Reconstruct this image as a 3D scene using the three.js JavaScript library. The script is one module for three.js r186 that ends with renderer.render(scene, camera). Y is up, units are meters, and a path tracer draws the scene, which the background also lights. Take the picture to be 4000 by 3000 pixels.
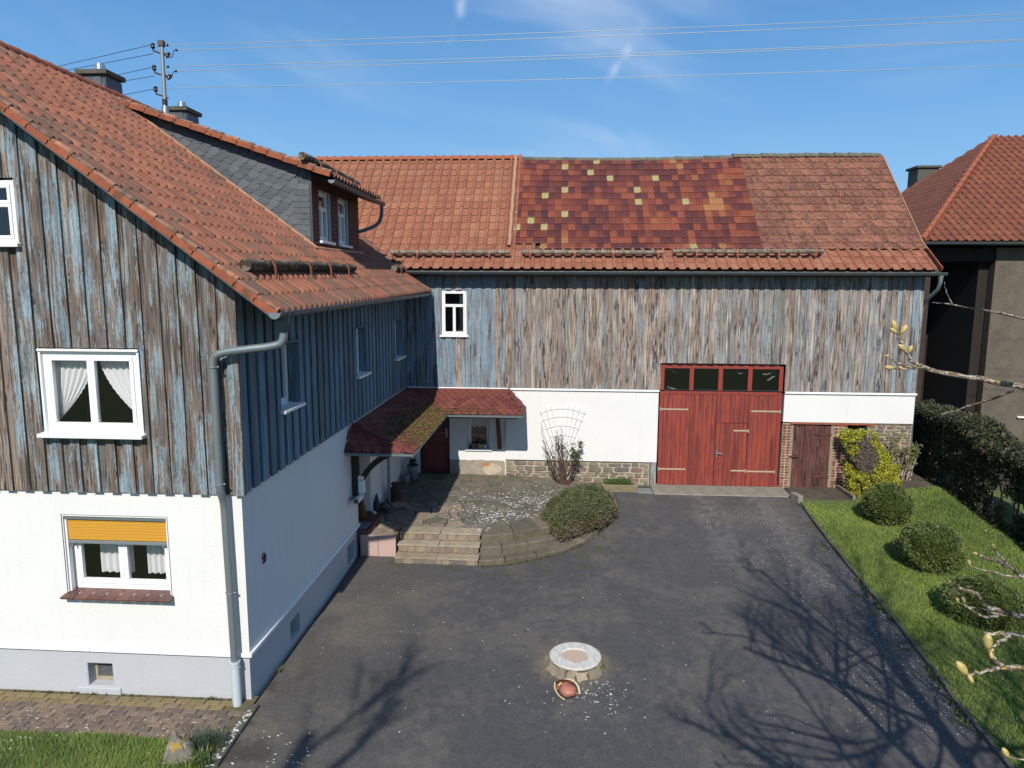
import * as THREE from 'three';
import { mergeGeometries } from 'three/addons/utils/BufferGeometryUtils.js';
import { FontLoader } from 'three/addons/loaders/FontLoader.js';
import { TextGeometry } from 'three/addons/geometries/TextGeometry.js';

// ---------------------------------------------------------------- camera, sky, sun, exposure
const scene = new THREE.Scene();
const camera = new THREE.PerspectiveCamera(57.724, 4 / 3, 0.05, 900);
camera.rotation.order = 'YXZ';
camera.position.set(3.9365, 5.5, 18.0621);
camera.rotation.set(-0.1407, 0.0637, 0.0043);
scene.add(camera);
const renderer = new THREE.WebGLRenderer({ antialias: true });
renderer.setSize(1024, 768);
renderer.toneMapping = THREE.LinearToneMapping;
renderer.toneMappingExposure = 1.1;
renderer.shadowMap.enabled = true;

// ---------------------------------------------------------------- random numbers and noise
function rng(seed) { let a = seed >>> 0; return () => { a = (a + 0x6D2B79F5) | 0; let t = Math.imul(a ^ (a >>> 15), 1 | a); t = (t + Math.imul(t ^ (t >>> 7), 61 | t)) ^ t; return ((t ^ (t >>> 14)) >>> 0) / 4294967296; }; }
const R0 = rng(7);
const rr = (a, b, r = R0) => a + (b - a) * r();
const HASH = new Float32Array(65536); { const h = rng(99); for (let i = 0; i < 65536; i++) HASH[i] = h(); }
const hash2 = (x, y, s) => HASH[((x * 157 + y * 1013 + s * 7919 + ((x * y) << 3)) & 65535)];
const mod = (a, n) => ((a % n) + n) % n;
function N(x, y, px, py, s = 0) {           // value noise, periodic with px, py
  const xi = Math.floor(x), yi = Math.floor(y), fx = x - xi, fy = y - yi;
  const u = fx * fx * (3 - 2 * fx), v = fy * fy * (3 - 2 * fy);
  const x0 = mod(xi, px), x1 = mod(xi + 1, px), y0 = mod(yi, py), y1 = mod(yi + 1, py);
  const a = hash2(x0, y0, s), b = hash2(x1, y0, s), c = hash2(x0, y1, s), d = hash2(x1, y1, s);
  return a + (b - a) * u + (c - a) * v + (a - b - c + d) * u * v;
}
function fbm(u, v, p, q, s = 0, oct = 4) { let t = 0, a = 0.5, w = 0; for (let o = 0; o < oct; o++) { t += a * N(u * p, v * q, p, q, s + o * 17); w += a; p *= 2; q *= 2; a *= 0.5; } return t / w; }
const clamp = (x, a = 0, b = 1) => Math.min(b, Math.max(a, x));
const sst = (a, b, x) => { const t = clamp((x - a) / (b - a)); return t * t * (3 - 2 * t); };
const mix = (a, b, t) => a + (b - a) * t;
const mix3 = (a, b, t) => [a[0] + (b[0] - a[0]) * t, a[1] + (b[1] - a[1]) * t, a[2] + (b[2] - a[2]) * t];
const toLin = (c) => (c <= 0.04045 ? c / 12.92 : Math.pow((c + 0.055) / 1.055, 2.4));
const S3 = (r, g, b, k = 1) => [toLin(r / 255) * k, toLin(g / 255) * k, toLin(b / 255) * k];   // sRGB bytes to a linear colour
const LUT = new Uint8Array(4097); for (let i = 0; i <= 4096; i++) { const c = i / 4096; LUT[i] = Math.round(255 * (c <= 0.0031308 ? 12.92 * c : 1.055 * Math.pow(c, 1 / 2.4) - 0.055)); }

function tex(w, h, fn, { srgb = true } = {}) {
  const d = new Uint8Array(w * h * 4);
  for (let j = 0; j < h; j++) for (let i = 0; i < w; i++) {
    const c = fn((i + 0.5) / w, (j + 0.5) / h), k = (j * w + i) * 4;
    if (srgb) { d[k] = LUT[(clamp(c[0]) * 4096) | 0]; d[k + 1] = LUT[(clamp(c[1]) * 4096) | 0]; d[k + 2] = LUT[(clamp(c[2]) * 4096) | 0]; }
    else { const v = typeof c === 'number' ? c : c[0]; d[k] = d[k + 1] = d[k + 2] = clamp(v) * 255; }
    d[k + 3] = 255;
  }
  const t = new THREE.DataTexture(d, w, h, THREE.RGBAFormat);
  t.wrapS = t.wrapT = THREE.RepeatWrapping; t.magFilter = THREE.LinearFilter; t.minFilter = THREE.LinearMipmapLinearFilter; t.generateMipmaps = true;
  if (srgb) t.colorSpace = THREE.SRGBColorSpace;
  t.needsUpdate = true; return t;
}
const rep = (t, a, b) => { const c = t.clone(); c.repeat.set(a, b); c.needsUpdate = true; return c; };

// the sky: blue April air with thin cirrus and two old contrails
{
  const W = 2048, H = 1024, d = new Float32Array(W * H * 4);
  const stops = [[-0.2, [0.36, 0.50, 0.66]], [0, [0.40, 0.60, 0.82]], [0.10, [0.275, 0.53, 0.82]], [0.22, [0.17, 0.40, 0.73]], [0.38, [0.092, 0.265, 0.58]], [0.7, [0.092, 0.235, 0.50]], [1.6, [0.092, 0.215, 0.45]]];
  const trails = [[-1.703, 0.362, -1.722, 0.293], [-1.45, 0.358, -1.502, 0.273]];
  for (let j = 0; j < H; j++) {
    const el = ((j + 0.5) / H - 0.5) * Math.PI;
    let k = 0; while (k < stops.length - 2 && el > stops[k + 1][0]) k++;
    const t = clamp((el - stops[k][0]) / (stops[k + 1][0] - stops[k][0]));
    const base = mix3(stops[k][1], stops[k + 1][1], t);
    for (let i = 0; i < W; i++) {
      const u = (i + 0.5) / W, v = (j + 0.5) / H, az = (u - 0.5) * 2 * Math.PI;
      let c = 0;
      if (el > 0) {
        const warp = fbm(u, v, 24, 12, 3, 3) * 0.03;
        const q = fbm(u + warp, v + warp * 0.6 + u * 0.5, 22, 60, 5, 5);
        const m = fbm(u, v, 9, 7, 11, 3);
        c = sst(0.42, 0.8, q) * sst(0.34, 0.62, m) * 0.42 + sst(0.4, 0.75, m) * 0.05;
        c += sst(0.5, 0.75, fbm(u + warp * 2, v, 40, 130, 21, 4)) * sst(0.4, 0.6, fbm(u, v, 14, 20, 31, 2)) * 0.16;
        for (const [a0, e0, a1, e1] of trails) {
          const dx = a1 - a0, dy = e1 - e0, s = ((az - a0) * dx + (el - e0) * dy) / (dx * dx + dy * dy);
          if (s > -1 && s < 1.15) { const n = Math.abs((az - a0) * dy - (el - e0) * dx) / Math.hypot(dx, dy) + (N(az * 90, el * 90, 4096, 4096, 41) - 0.5) * 0.008; c += Math.exp(-n * n / 0.00003) * 0.4 * sst(0.25, 0.6, N(az * 40, el * 60, 4096, 4096, 42)) * sst(-1, -0.8, s) * sst(1.15, 0.9, s); }
        }
        c *= sst(0, 0.06, el);
      }
      const p = (j * W + i) * 4;
      d[p] = mix(base[0], 0.68, c); d[p + 1] = mix(base[1], 0.76, c); d[p + 2] = mix(base[2], 0.88, c); d[p + 3] = 1;
    }
  }
  const sky = new THREE.DataTexture(d, W, H, THREE.RGBAFormat, THREE.FloatType);
  sky.mapping = THREE.EquirectangularReflectionMapping; sky.magFilter = THREE.LinearFilter; sky.minFilter = THREE.LinearFilter; sky.wrapS = THREE.RepeatWrapping; sky.needsUpdate = true;
  scene.background = sky; scene.environment = sky;
}
const SUN = new THREE.Vector3(-0.035, 0.838, 1).normalize();
const sun = new THREE.DirectionalLight(new THREE.Color(1, 0.955, 0.88), 4.6);
sun.position.copy(SUN).multiplyScalar(60).add(new THREE.Vector3(5, 0, 4)); sun.target.position.set(5, 0, 4);
sun.castShadow = true; sun.shadow.mapSize.set(4096, 4096); sun.shadow.radius = 1;
Object.assign(sun.shadow.camera, { left: -26, right: 26, top: 26, bottom: -26, near: 1, far: 140 });
scene.add(sun, sun.target);

// ---------------------------------------------------------------- helpers
const V3 = (x, y, z) => new THREE.Vector3(x, y, z);
const col = (a) => new THREE.Color().setRGB(a[0], a[1], a[2]);
function mat(c, o = {}) { return new THREE.MeshStandardMaterial({ color: c ? col(c) : 0xffffff, roughness: 0.85, metalness: 0, side: THREE.DoubleSide, ...o }); }
function projUV(g, s = 1, ou = 0, ov = 0, flat = false) {    // uv in metres from the side a face looks to
  if (g.index) g = g.toNonIndexed();
  const p = g.attributes.position, n = p.count, uv = new Float32Array(n * 2), a = V3(), b = V3(), c = V3();
  for (let i = 0; i < n; i += 3) {
    a.fromBufferAttribute(p, i); b.fromBufferAttribute(p, i + 1); c.fromBufferAttribute(p, i + 2);
    const e = b.clone().sub(a).cross(c.clone().sub(a)), x = Math.abs(e.x), y = Math.abs(e.y), z = Math.abs(e.z);
    [a, b, c].forEach((q, k) => {
      let u, v; if (x >= y && x >= z) { u = q.z; v = q.y; } else if (y >= z) { u = q.x; v = q.z; } else { u = q.x; v = q.y; }
      uv[(i + k) * 2] = u * s + ou; uv[(i + k) * 2 + 1] = v * s + ov;
    });
  }
  g.setAttribute('uv', new THREE.BufferAttribute(uv, 2));
  if (flat || !g.attributes.normal) g.computeVertexNormals();
  return g;
}
function polyGeo(faces) {              // flat-shaded faces, each a list of points in order
  const pos = []; for (const f of faces) for (let k = 1; k + 1 < f.length; k++) for (const q of [f[0], f[k], f[k + 1]]) pos.push(q[0], q[1], q[2]);
  const g = new THREE.BufferGeometry(); g.setAttribute('position', new THREE.Float32BufferAttribute(pos, 3)); return g;
}
function cbox(w, h, d, c = 0.006, ou = R0() * 7, ov = R0() * 7, s = 1) {     // a box with chamfered edges, centred
  const X = w / 2, Y = h / 2, Z = d / 2; c = Math.min(c, X * 0.6, Y * 0.6, Z * 0.6);
  const A = (x, y, z) => [x * X, y * (Y - c), z * (Z - c)], B = (x, y, z) => [x * (X - c), y * Y, z * (Z - c)], D = (x, y, z) => [x * (X - c), y * (Y - c), z * Z];
  const f = [], sg = [-1, 1];
  for (const x of sg) f.push([A(x, -1, -1), A(x, 1, -1), A(x, 1, 1), A(x, -1, 1)]);
  for (const y of sg) f.push([B(-1, y, -1), B(1, y, -1), B(1, y, 1), B(-1, y, 1)]);
  for (const z of sg) f.push([D(-1, -1, z), D(1, -1, z), D(1, 1, z), D(-1, 1, z)]);
  for (const p of sg) for (const q of sg) { f.push([A(p, q, -1), A(p, q, 1), B(p, q, 1), B(p, q, -1)]); f.push([A(p, -1, q), A(p, 1, q), D(p, 1, q), D(p, -1, q)]); f.push([B(-1, p, q), B(1, p, q), D(1, p, q), D(-1, p, q)]); }
  for (const x of sg) for (const y of sg) for (const z of sg) f.push([A(x, y, z), B(x, y, z), D(x, y, z)]);
  for (const q of f) { const a = q[0], b = q[1], e = q[2], n = [(b[1] - a[1]) * (e[2] - a[2]) - (b[2] - a[2]) * (e[1] - a[1]), (b[2] - a[2]) * (e[0] - a[0]) - (b[0] - a[0]) * (e[2] - a[2]), (b[0] - a[0]) * (e[1] - a[1]) - (b[1] - a[1]) * (e[0] - a[0])]; if (n[0] * a[0] + n[1] * a[1] + n[2] * a[2] < 0) q.reverse(); }
  return projUV(polyGeo(f), s, ou, ov, true);
}
const bxAt = (x0, x1, y0, y1, z0, z1, c = 0.004, s = 1) => cbox(Math.abs(x1 - x0), Math.abs(y1 - y0), Math.abs(z1 - z0), c, R0() * 7, R0() * 7, s).translate((x0 + x1) / 2, (y0 + y1) / 2, (z0 + z1) / 2);
function prism(pts, depth, { bevel = 0, holes = [] } = {}) {      // an outline in x,y pushed along +z
  const s = new THREE.Shape(pts.map((p) => new THREE.Vector2(p[0], p[1])));
  for (const h of holes) s.holes.push(new THREE.Path(h.map((p) => new THREE.Vector2(p[0], p[1]))));
  const g = new THREE.ExtrudeGeometry(s, { depth, bevelEnabled: bevel > 0, bevelSize: bevel, bevelThickness: bevel, bevelOffset: -bevel, bevelSegments: 1, curveSegments: 6 });
  return projUV(g, 1, 0, 0, true);
}
const rect = (x0, x1, y0, y1) => [[x0, y0], [x1, y0], [x1, y1], [x0, y1]];
function tube(pts, r, seg = 8, close = false, n = 0) {
  const c = new THREE.CatmullRomCurve3(pts.map((p) => (p.isVector3 ? p : V3(...p))), close, 'centripetal');
  return projUV(new THREE.TubeGeometry(c, n || Math.max(2, pts.length * 4), r, seg, close));
}
function rod(a, b, r0, r1 = r0, seg = 8) {
  const A = V3(...a), B = V3(...b), d = B.clone().sub(A), g = new THREE.CylinderGeometry(r1, r0, d.length(), seg, 1);
  g.applyQuaternion(new THREE.Quaternion().setFromUnitVectors(V3(0, 1, 0), d.normalize())).translate((A.x + B.x) / 2, (A.y + B.y) / 2, (A.z + B.z) / 2);
  return projUV(g);
}
function taper(pts, radii, seg = 6) {       // a tube whose radius changes along its way
  const P = pts.map((p) => (p.isVector3 ? p : V3(...p))), pos = [], idx = [], n = P.length; let ref = V3(0.31, 0.2, 0.93);
  for (let i = 0; i < n; i++) {
    const t = P[Math.min(n - 1, i + 1)].clone().sub(P[Math.max(0, i - 1)]).normalize();
    const a = ref.clone().addScaledVector(t, -ref.dot(t)); if (a.lengthSq() < 1e-6) a.set(1, 0, 0).addScaledVector(t, -t.x); a.normalize(); ref = a.clone();
    const b = t.clone().cross(a);
    for (let k = 0; k < seg; k++) { const w = (k / seg) * Math.PI * 2, q = P[i].clone().addScaledVector(a, Math.cos(w) * radii[i]).addScaledVector(b, Math.sin(w) * radii[i]); pos.push(q.x, q.y, q.z); }
    if (i) for (let k = 0; k < seg; k++) { const k2 = (k + 1) % seg, p = (i - 1) * seg, q = i * seg; idx.push(p + k, p + k2, q + k, p + k2, q + k2, q + k); }
  }
  const g = new THREE.BufferGeometry(); g.setAttribute('position', new THREE.Float32BufferAttribute(pos, 3)); g.setIndex(idx); g.computeVertexNormals();
  return g;
}
const lathe = (pts, seg = 24) => projUV(new THREE.LatheGeometry(pts.map((p) => new THREE.Vector2(p[0], p[1])), seg));
function clean(g) { if (g.index) g = g.toNonIndexed(); for (const k of Object.keys(g.attributes)) if (!['position', 'normal', 'uv'].includes(k)) g.deleteAttribute(k); if (!g.attributes.normal) g.computeVertexNormals(); if (!g.attributes.uv) projUV(g); return g; }
const merge = (list) => mergeGeometries(list.map(clean), false);
const used = new Map();
function numbered(n) { const k = used.get(n) ?? 0; used.set(n, k + 1); return k ? n + '_' + String(k).padStart(3, '0') : n; }
function add(name, g, m, parent) { const o = new THREE.Mesh(Array.isArray(g) ? merge(g) : g, m); o.name = parent === scene ? numbered(name) : name; o.castShadow = o.receiveShadow = true; parent.add(o); return o; }
function grp(name, parent, p = [0, 0, 0], ry = 0) { const o = new THREE.Group(); o.name = parent === scene ? numbered(name) : name; o.position.set(...p); o.rotation.y = ry; parent.add(o); return o; }
function thing(name, label, category, p = [0, 0, 0], ry = 0, group) { const o = grp(name, scene, p, ry); o.userData = { label, category }; if (group) o.userData.group = group; return o; }
function tag(o, label, category, group) { Object.assign(o.userData, { label, category }); if (group) o.userData.group = group; return o; }
function struct(o, label) { o.userData.kind = 'structure'; if (label) o.userData.label = label; return o; }
const stuff = (o) => { o.userData.kind = 'stuff'; return o; };
class Merge {                           // many placed copies of a template joined into one mesh, each with its own colour
  constructor() { this.p = []; this.n = []; this.u = []; this.c = []; }
  add(g, M, c, ou = 0, ov = 0) {
    const P = g.attributes.position, Q = g.attributes.normal, U = g.attributes.uv, v = V3(), nm = new THREE.Matrix3().getNormalMatrix(M);
    for (let i = 0; i < P.count; i++) {
      v.fromBufferAttribute(P, i).applyMatrix4(M); this.p.push(v.x, v.y, v.z); v.fromBufferAttribute(Q, i).applyMatrix3(nm).normalize(); this.n.push(v.x, v.y, v.z);
      this.u.push(U.getX(i) + ou, U.getY(i) + ov); this.c.push(c[0], c[1], c[2]);
    }
  }
  geo() { const g = new THREE.BufferGeometry(), f = (k, a, n) => g.setAttribute(k, new THREE.Float32BufferAttribute(a, n)); f('position', this.p, 3); f('normal', this.n, 3); f('uv', this.u, 2); f('color', this.c, 3); return g; }
}
function tinted(g, c, ou = 0, ov = 0) { const q = g.clone(), n = q.attributes.position.count, a = new Float32Array(n * 3), u = q.attributes.uv; for (let i = 0; i < n; i++) { a.set(c, i * 3); u.setXY(i, u.getX(i) + ou, u.getY(i) + ov); } q.setAttribute('color', new THREE.BufferAttribute(a, 3)); return q; }
// basis matrix from an origin, an across axis, a down axis and a normal
const frameM = (o, U, Vd, Nn) => new THREE.Matrix4().makeBasis(U, Vd, Nn).setPosition(o);
camera.updateMatrixWorld(true); const camInv = camera.matrixWorld.clone().invert();
function inView(p, margin = 0.1) { const q = p.clone().applyMatrix4(camInv); if (q.z > -0.1) return false; const t = Math.tan(57.724 * Math.PI / 360); return Math.abs(q.y / -q.z) < t * (1 + margin) && Math.abs(q.x / -q.z) < t * (4 / 3) * (1 + margin); }

// ---------------------------------------------------------------- surfaces
const K = 1 / 1.32;      // sunlit colour in the picture to base colour, for upright walls
// wood cladding: paint left in vertical streaks over bare boards, with knots and cracks
function woodTex(seed, o) {
  const r = rng(seed), knots = []; for (let i = 0; i < 70; i++) knots.push([r(), r(), 0.004 + r() * 0.006, r()]);
  const W = 1024, H = 1024, near = new Map();
  knots.forEach((k, i) => { for (let a = -1; a <= 1; a++) for (let b = -1; b <= 1; b++) { const key = mod(Math.floor(k[0] * 16) + a, 16) * 16 + mod(Math.floor(k[1] * 16) + b, 16); if (!near.has(key)) near.set(key, []); near.get(key).push(i); } });
  return tex(W, H, (u, v) => {
    let du = (N(u * 18, v * 9, 18, 9, seed + 1) - 0.5) * 0.008, dark = 0, light = 0;
    for (const i of near.get(Math.floor(u * 16) * 16 + Math.floor(v * 16)) ?? []) {
      const k = knots[i]; let x = u - k[0], y = v - k[1]; x -= Math.round(x); y -= Math.round(y); y *= 2.0;
      const q = Math.hypot(x, y) / k[2]; if (q < 3) { du += x * 0.5 * Math.exp(-q * q * 0.6); if (q < 1) dark = Math.max(dark, 1 - q * q); else light = Math.max(light, Math.exp(-(q - 1.2) * (q - 1.2) * 9) * k[3]); }
    }
    const U = u + du;
    const fine = N(U * 420, v * 14, 420, 14, seed + 2), med = N(U * 150, v * 9, 150, 9, seed + 3), wide = N(U * 34, v * 5, 34, 5, seed + 4), patch = fbm(U, v, 12, 7, seed + 5, 3);
    const streak = N(U * 160, v * 22, 160, 22, seed + 6), chip = N(U * 260, v * 90, 260, 90, seed + 7);
    let c = mix3(o.dark, o.mid, sst(0.2, 0.6, wide * 0.55 + med * 0.3 + fine * 0.25));
    c = mix3(c, o.light, sst(0.45, 0.9, med * 0.5 + patch * 0.5) * o.lightness);
    c = mix3(c, o.grey, sst(0.35, 0.75, N(U * 50, v * 7, 50, 7, seed + 8)) * o.greyness);
    c = mix3(c, o.black, sst(0.56, 0.82, streak * 0.55 + wide * 0.5) * o.blackness);
    const pm = patch * 0.5 + wide * 0.28 + streak * 0.2 + chip * 0.14 + (fine - 0.5) * 0.1;
    const paint = sst(1 - o.paint - 0.07, 1 - o.paint + 0.07, pm);
    c = mix3(c, mix3(o.paintA, o.paintB, sst(0.3, 0.7, med * 0.6 + chip * 0.4)), paint * 0.93);
    c = mix3(c, o.black, dark * 0.3); c = mix3(c, o.paintB, light * 0.5);
    c = mix3(c, o.paintB, sst(0.8, 0.92, N(U * 300, v * 60, 300, 60, seed + 12)) * sst(0.4, 0.7, patch + 0.2 * streak) * 0.55);
    const crack = sst(0.86, 0.97, N(U * 300, v * 4, 300, 4, seed + 9)) * 0.4;
    const f = (0.70 + 0.58 * fine) * (1 - crack);
    return [c[0] * f, c[1] * f, c[2] * f];
  });
}
const BLUE_A = S3(114, 134, 147, K), BLUE_B = S3(154, 172, 180, K);
const gableO = { dark: S3(66, 54, 46, K), mid: S3(122, 105, 92, K), light: S3(180, 163, 142, K), lightness: 0.8, grey: S3(112, 114, 114, K), greyness: 0.5, black: S3(42, 35, 31, K), blackness: 1, paint: 0.352, paintA: BLUE_A, paintB: BLUE_B };
const T = {
  gable: woodTex(101, gableO),
  gable2: woodTex(131, { ...gableO, paint: 0.425, blackness: 0.9, greyness: 0.4 }),
  barnBlue: woodTex(151, { ...gableO, mid: S3(140, 132, 130, K), light: S3(178, 172, 168, K), grey: S3(140, 148, 155, K), greyness: 0.75, paint: 0.5, blackness: 0.4 }),
  barnBrown: woodTex(171, { ...gableO, dark: S3(92, 72, 59, K), mid: S3(152, 132, 117, K), light: S3(212, 198, 184, K), lightness: 1, grey: S3(162, 157, 154, K), greyness: 0.5, paint: 0.2, blackness: 0.9 }),
  barnGrey: woodTex(191, { ...gableO, dark: S3(96, 87, 79, K), mid: S3(150, 141, 132, K), light: S3(206, 196, 182, K), lightness: 1, grey: S3(146, 150, 152, K), greyness: 0.6, paint: 0.31, blackness: 0.85, paintA: S3(126, 140, 150, K), paintB: S3(146, 160, 168, K) }),
  blue: woodTex(211, { dark: S3(104, 123, 136, K), mid: S3(120, 141, 155, K), light: S3(134, 155, 168, K), lightness: 0.5, grey: S3(98, 116, 130, K), greyness: 0.4, black: S3(72, 88, 100, K), blackness: 0.35, paint: 0.4, paintA: S3(122, 143, 157, K), paintB: S3(131, 153, 167, K) }),
  red: woodTex(231, { dark: S3(118, 50, 42, 0.72), mid: S3(150, 62, 48, 0.72), light: S3(178, 92, 74, 0.72), lightness: 0.5, grey: S3(140, 66, 56, 0.72), greyness: 0.4, black: S3(98, 42, 37, 0.72), blackness: 0.55, paint: 0.46, paintA: S3(160, 64, 48, 0.74), paintB: S3(174, 76, 58, 0.74) }),
  grain: tex(512, 512, (u, v) => { const U = u + (N(u * 12, v * 6, 12, 6, 9) - 0.5) * 0.02, f = 0.72 + 0.24 * N(U * 150, v * 6, 150, 6, 10) + 0.16 * N(U * 40, v * 3, 40, 3, 11) - 0.2 * sst(0.78, 0.95, N(U * 60, v * 5, 60, 5, 12)); return [f, f, f]; }),
  clay: tex(512, 512, (u, v) => { const a = fbm(u, v, 9, 9, 31, 4), b = fbm(u, v, 40, 40, 33, 2), g = 0.74 + 0.36 * a + 0.14 * (b - 0.5); const m = sst(0.62, 0.8, fbm(u, v, 14, 14, 37, 3)) * 0.35; return [mix(g, 0.42, m), mix(g, 0.5, m), mix(g, 0.52, m)]; }),
  clayOld: tex(512, 512, (u, v) => { const a = fbm(u, v, 8, 8, 51, 4), b = fbm(u, v, 46, 46, 53, 2), g = 0.66 + 0.46 * a + 0.2 * (b - 0.5), m = sst(0.46, 0.68, fbm(u, v, 12, 9, 57, 4)) * 0.72, l = sst(0.74, 0.84, fbm(u, v, 60, 60, 59, 2)) * 0.5; const c = [mix(g, 0.30, m), mix(g, 0.46, m), mix(g, 0.50, m)]; return mix3(c, [0.9, 1.5, 1.6], l * 0.5); }),
  stone: tex(512, 512, (u, v) => { const a = fbm(u, v, 6, 6, 71, 4), b = fbm(u, v, 50, 50, 73, 2), g = 0.62 + 0.5 * a + 0.34 * (b - 0.5); const l = sst(0.7, 0.8, fbm(u, v, 26, 26, 77, 3)) * 0.35; return [mix(g, 1.0, l), mix(g * 0.985, 1.0, l), mix(g * 0.96, 0.96, l)]; }),
  plaster: tex(1024, 1024, (u, v) => { const a = fbm(u, v, 5, 5, 81, 4), b = fbm(u, v, 120, 120, 83, 2), s = N(u * 60, v * 3, 60, 3, 85); const g = 0.955 + 0.045 * a + 0.05 * (b - 0.5) - 0.03 * sst(0.7, 1, s); return [g, g * 0.997, g * 0.99]; }),
  plasterH: tex(512, 512, (u, v) => 0.5 * fbm(u, v, 64, 64, 87, 3) + 0.5 * N(u * 200, v * 200, 200, 200, 89), { srgb: false }),
  fineH: tex(512, 512, (u, v) => 0.6 * fbm(u, v, 30, 30, 95, 3) + 0.4 * N(u * 220, v * 220, 220, 220, 97), { srgb: false }),
  zinc: tex(256, 256, (u, v) => { const g = 0.82 + 0.26 * fbm(u, v, 6, 6, 111, 4) + 0.1 * N(u * 60, v * 60, 60, 60, 113); return [g * 0.97, g, g * 1.01]; }),
  bark: tex(512, 512, (u, v) => { const a = fbm(u, v, 16, 8, 121, 4), l = sst(0.5, 0.62, fbm(u, v, 9, 12, 123, 4)), y = sst(0.66, 0.72, fbm(u, v, 7, 9, 127, 3)); let c = mix3(S3(86, 68, 54, 0.8), S3(132, 110, 90, 0.8), a); c = mix3(c, S3(196, 194, 182, 0.8), l * 0.75); return mix3(c, S3(190, 170, 60, 0.8), y * 0.8); }),
};
const gyWet = 0;
// asphalt over the whole yard, one texture without repeats: worn grey, brown dust patches, stone chips, tyre rings
const AX0 = -1, AX1 = 11, AZ0 = -0.5, AZ1 = 20;
const WELL = [4.27, 8.5];
T.asphalt = tex(1536, 2048, (u, v) => {
  const x = AX0 + u * (AX1 - AX0), z = AZ1 - v * (AZ1 - AZ0);
  const big = fbm(u, v, 5, 8, 201, 4), dust = fbm(u, v, 14, 22, 205, 4), fine = N(u * 900, v * 1300, 900, 1300, 209), mid = fbm(u, v, 120, 190, 211, 3);
  let c = mix3(S3(66, 65, 66, 0.8), S3(92, 89, 88, 0.8), 0.14 + big * 0.3 + mid * 0.45);
  c = mix3(c, S3(120, 112, 100, 0.8), sst(0.45, 0.8, dust * 0.6 + mid * 0.25 + fbm(u, v, 40, 60, 207, 3) * 0.25) * 0.42);
  c = mix3(c, S3(112, 104, 90, 0.8), sst(2.6, 0.3, x) * (0.35 + 0.5 * sst(0.35, 0.65, dust)) * 0.75);
  c = mix3(c, S3(58, 52, 46, 0.8), sst(0.55, 0.75, fbm(u, v, 34, 50, 221, 3)) * sst(1.6, 0.2, x) * sst(8.2, 9.8, z) * 0.7);
  c = mix3(c, S3(122, 118, 114, 0.8), (sst(0.5, 0.1, Math.abs(x - 7.55 + 0.25 * (dust - 0.5))) + sst(0.5, 0.1, Math.abs(x - 9.0 + 0.3 * (big - 0.5)))) * sst(7.5, 2.5, z) * sst(0.3, 0.7, mid * 0.6 + fbm(u, v, 70, 30, 208, 3) * 0.5) * 0.42);
  c = mix3(c, S3(46, 44, 44, 0.8), sst(0.6, 0.7, fbm(u, v, 22, 34, 219, 4)) * 0.1);
  const dw = Math.hypot(x - WELL[0], (z - WELL[1]));
  c = mix3(c, S3(134, 122, 100, 0.8), sst(0.75, 0.36, dw + (mid - 0.5) * 0.4) * 0.65);
  const ring = N(dw * 30, 0.5, 4096, 2, 225); c = mix3(c, S3(112, 110, 110, 0.86), sst(0.62, 0.95, ring) * sst(0.6, 1.2, dw) * sst(3.6, 2.6, dw) * 0.16);
  c = mix3(c, S3(82, 84, 50, 0.7), sst(0.62, 0.74, fbm(u, v, 60, 90, 227, 3)) * (sst(0.9, 0.25, Math.abs(Math.hypot(x - 2.6, (z - 1.3)) - 3.75)) + sst(0.35, 0.05, 9.9 - 0.075 * z - x)) * 0.8);
  const k = 0.74 + 0.52 * fine; c = [c[0] * k, c[1] * k, c[2] * k];
  const chip = sst(0.955, 0.985, N(u * 1100 + 7, v * 1700, 1100, 1700, 231)); return mix3(c, S3(176, 172, 166, 0.8), chip * 0.55);
});
T.turf = tex(1024, 1024, (u, v) => { const a = fbm(u, v, 6, 6, 241, 4), b = fbm(u, v, 60, 60, 243, 3), d = sst(0.56, 0.72, fbm(u, v, 16, 16, 247, 3)); let c = mix3([0.04, 0.066, 0.014], [0.11, 0.145, 0.034], clamp(a * 0.8 + (b - 0.5) * 0.9 + 0.1)); return mix3(c, [0.09, 0.075, 0.04], d * 0.35); });
T.soil = tex(512, 512, (u, v) => { const a = fbm(u, v, 10, 10, 251, 5); return mix3([0.035, 0.028, 0.02], [0.11, 0.088, 0.06], a); });

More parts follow.
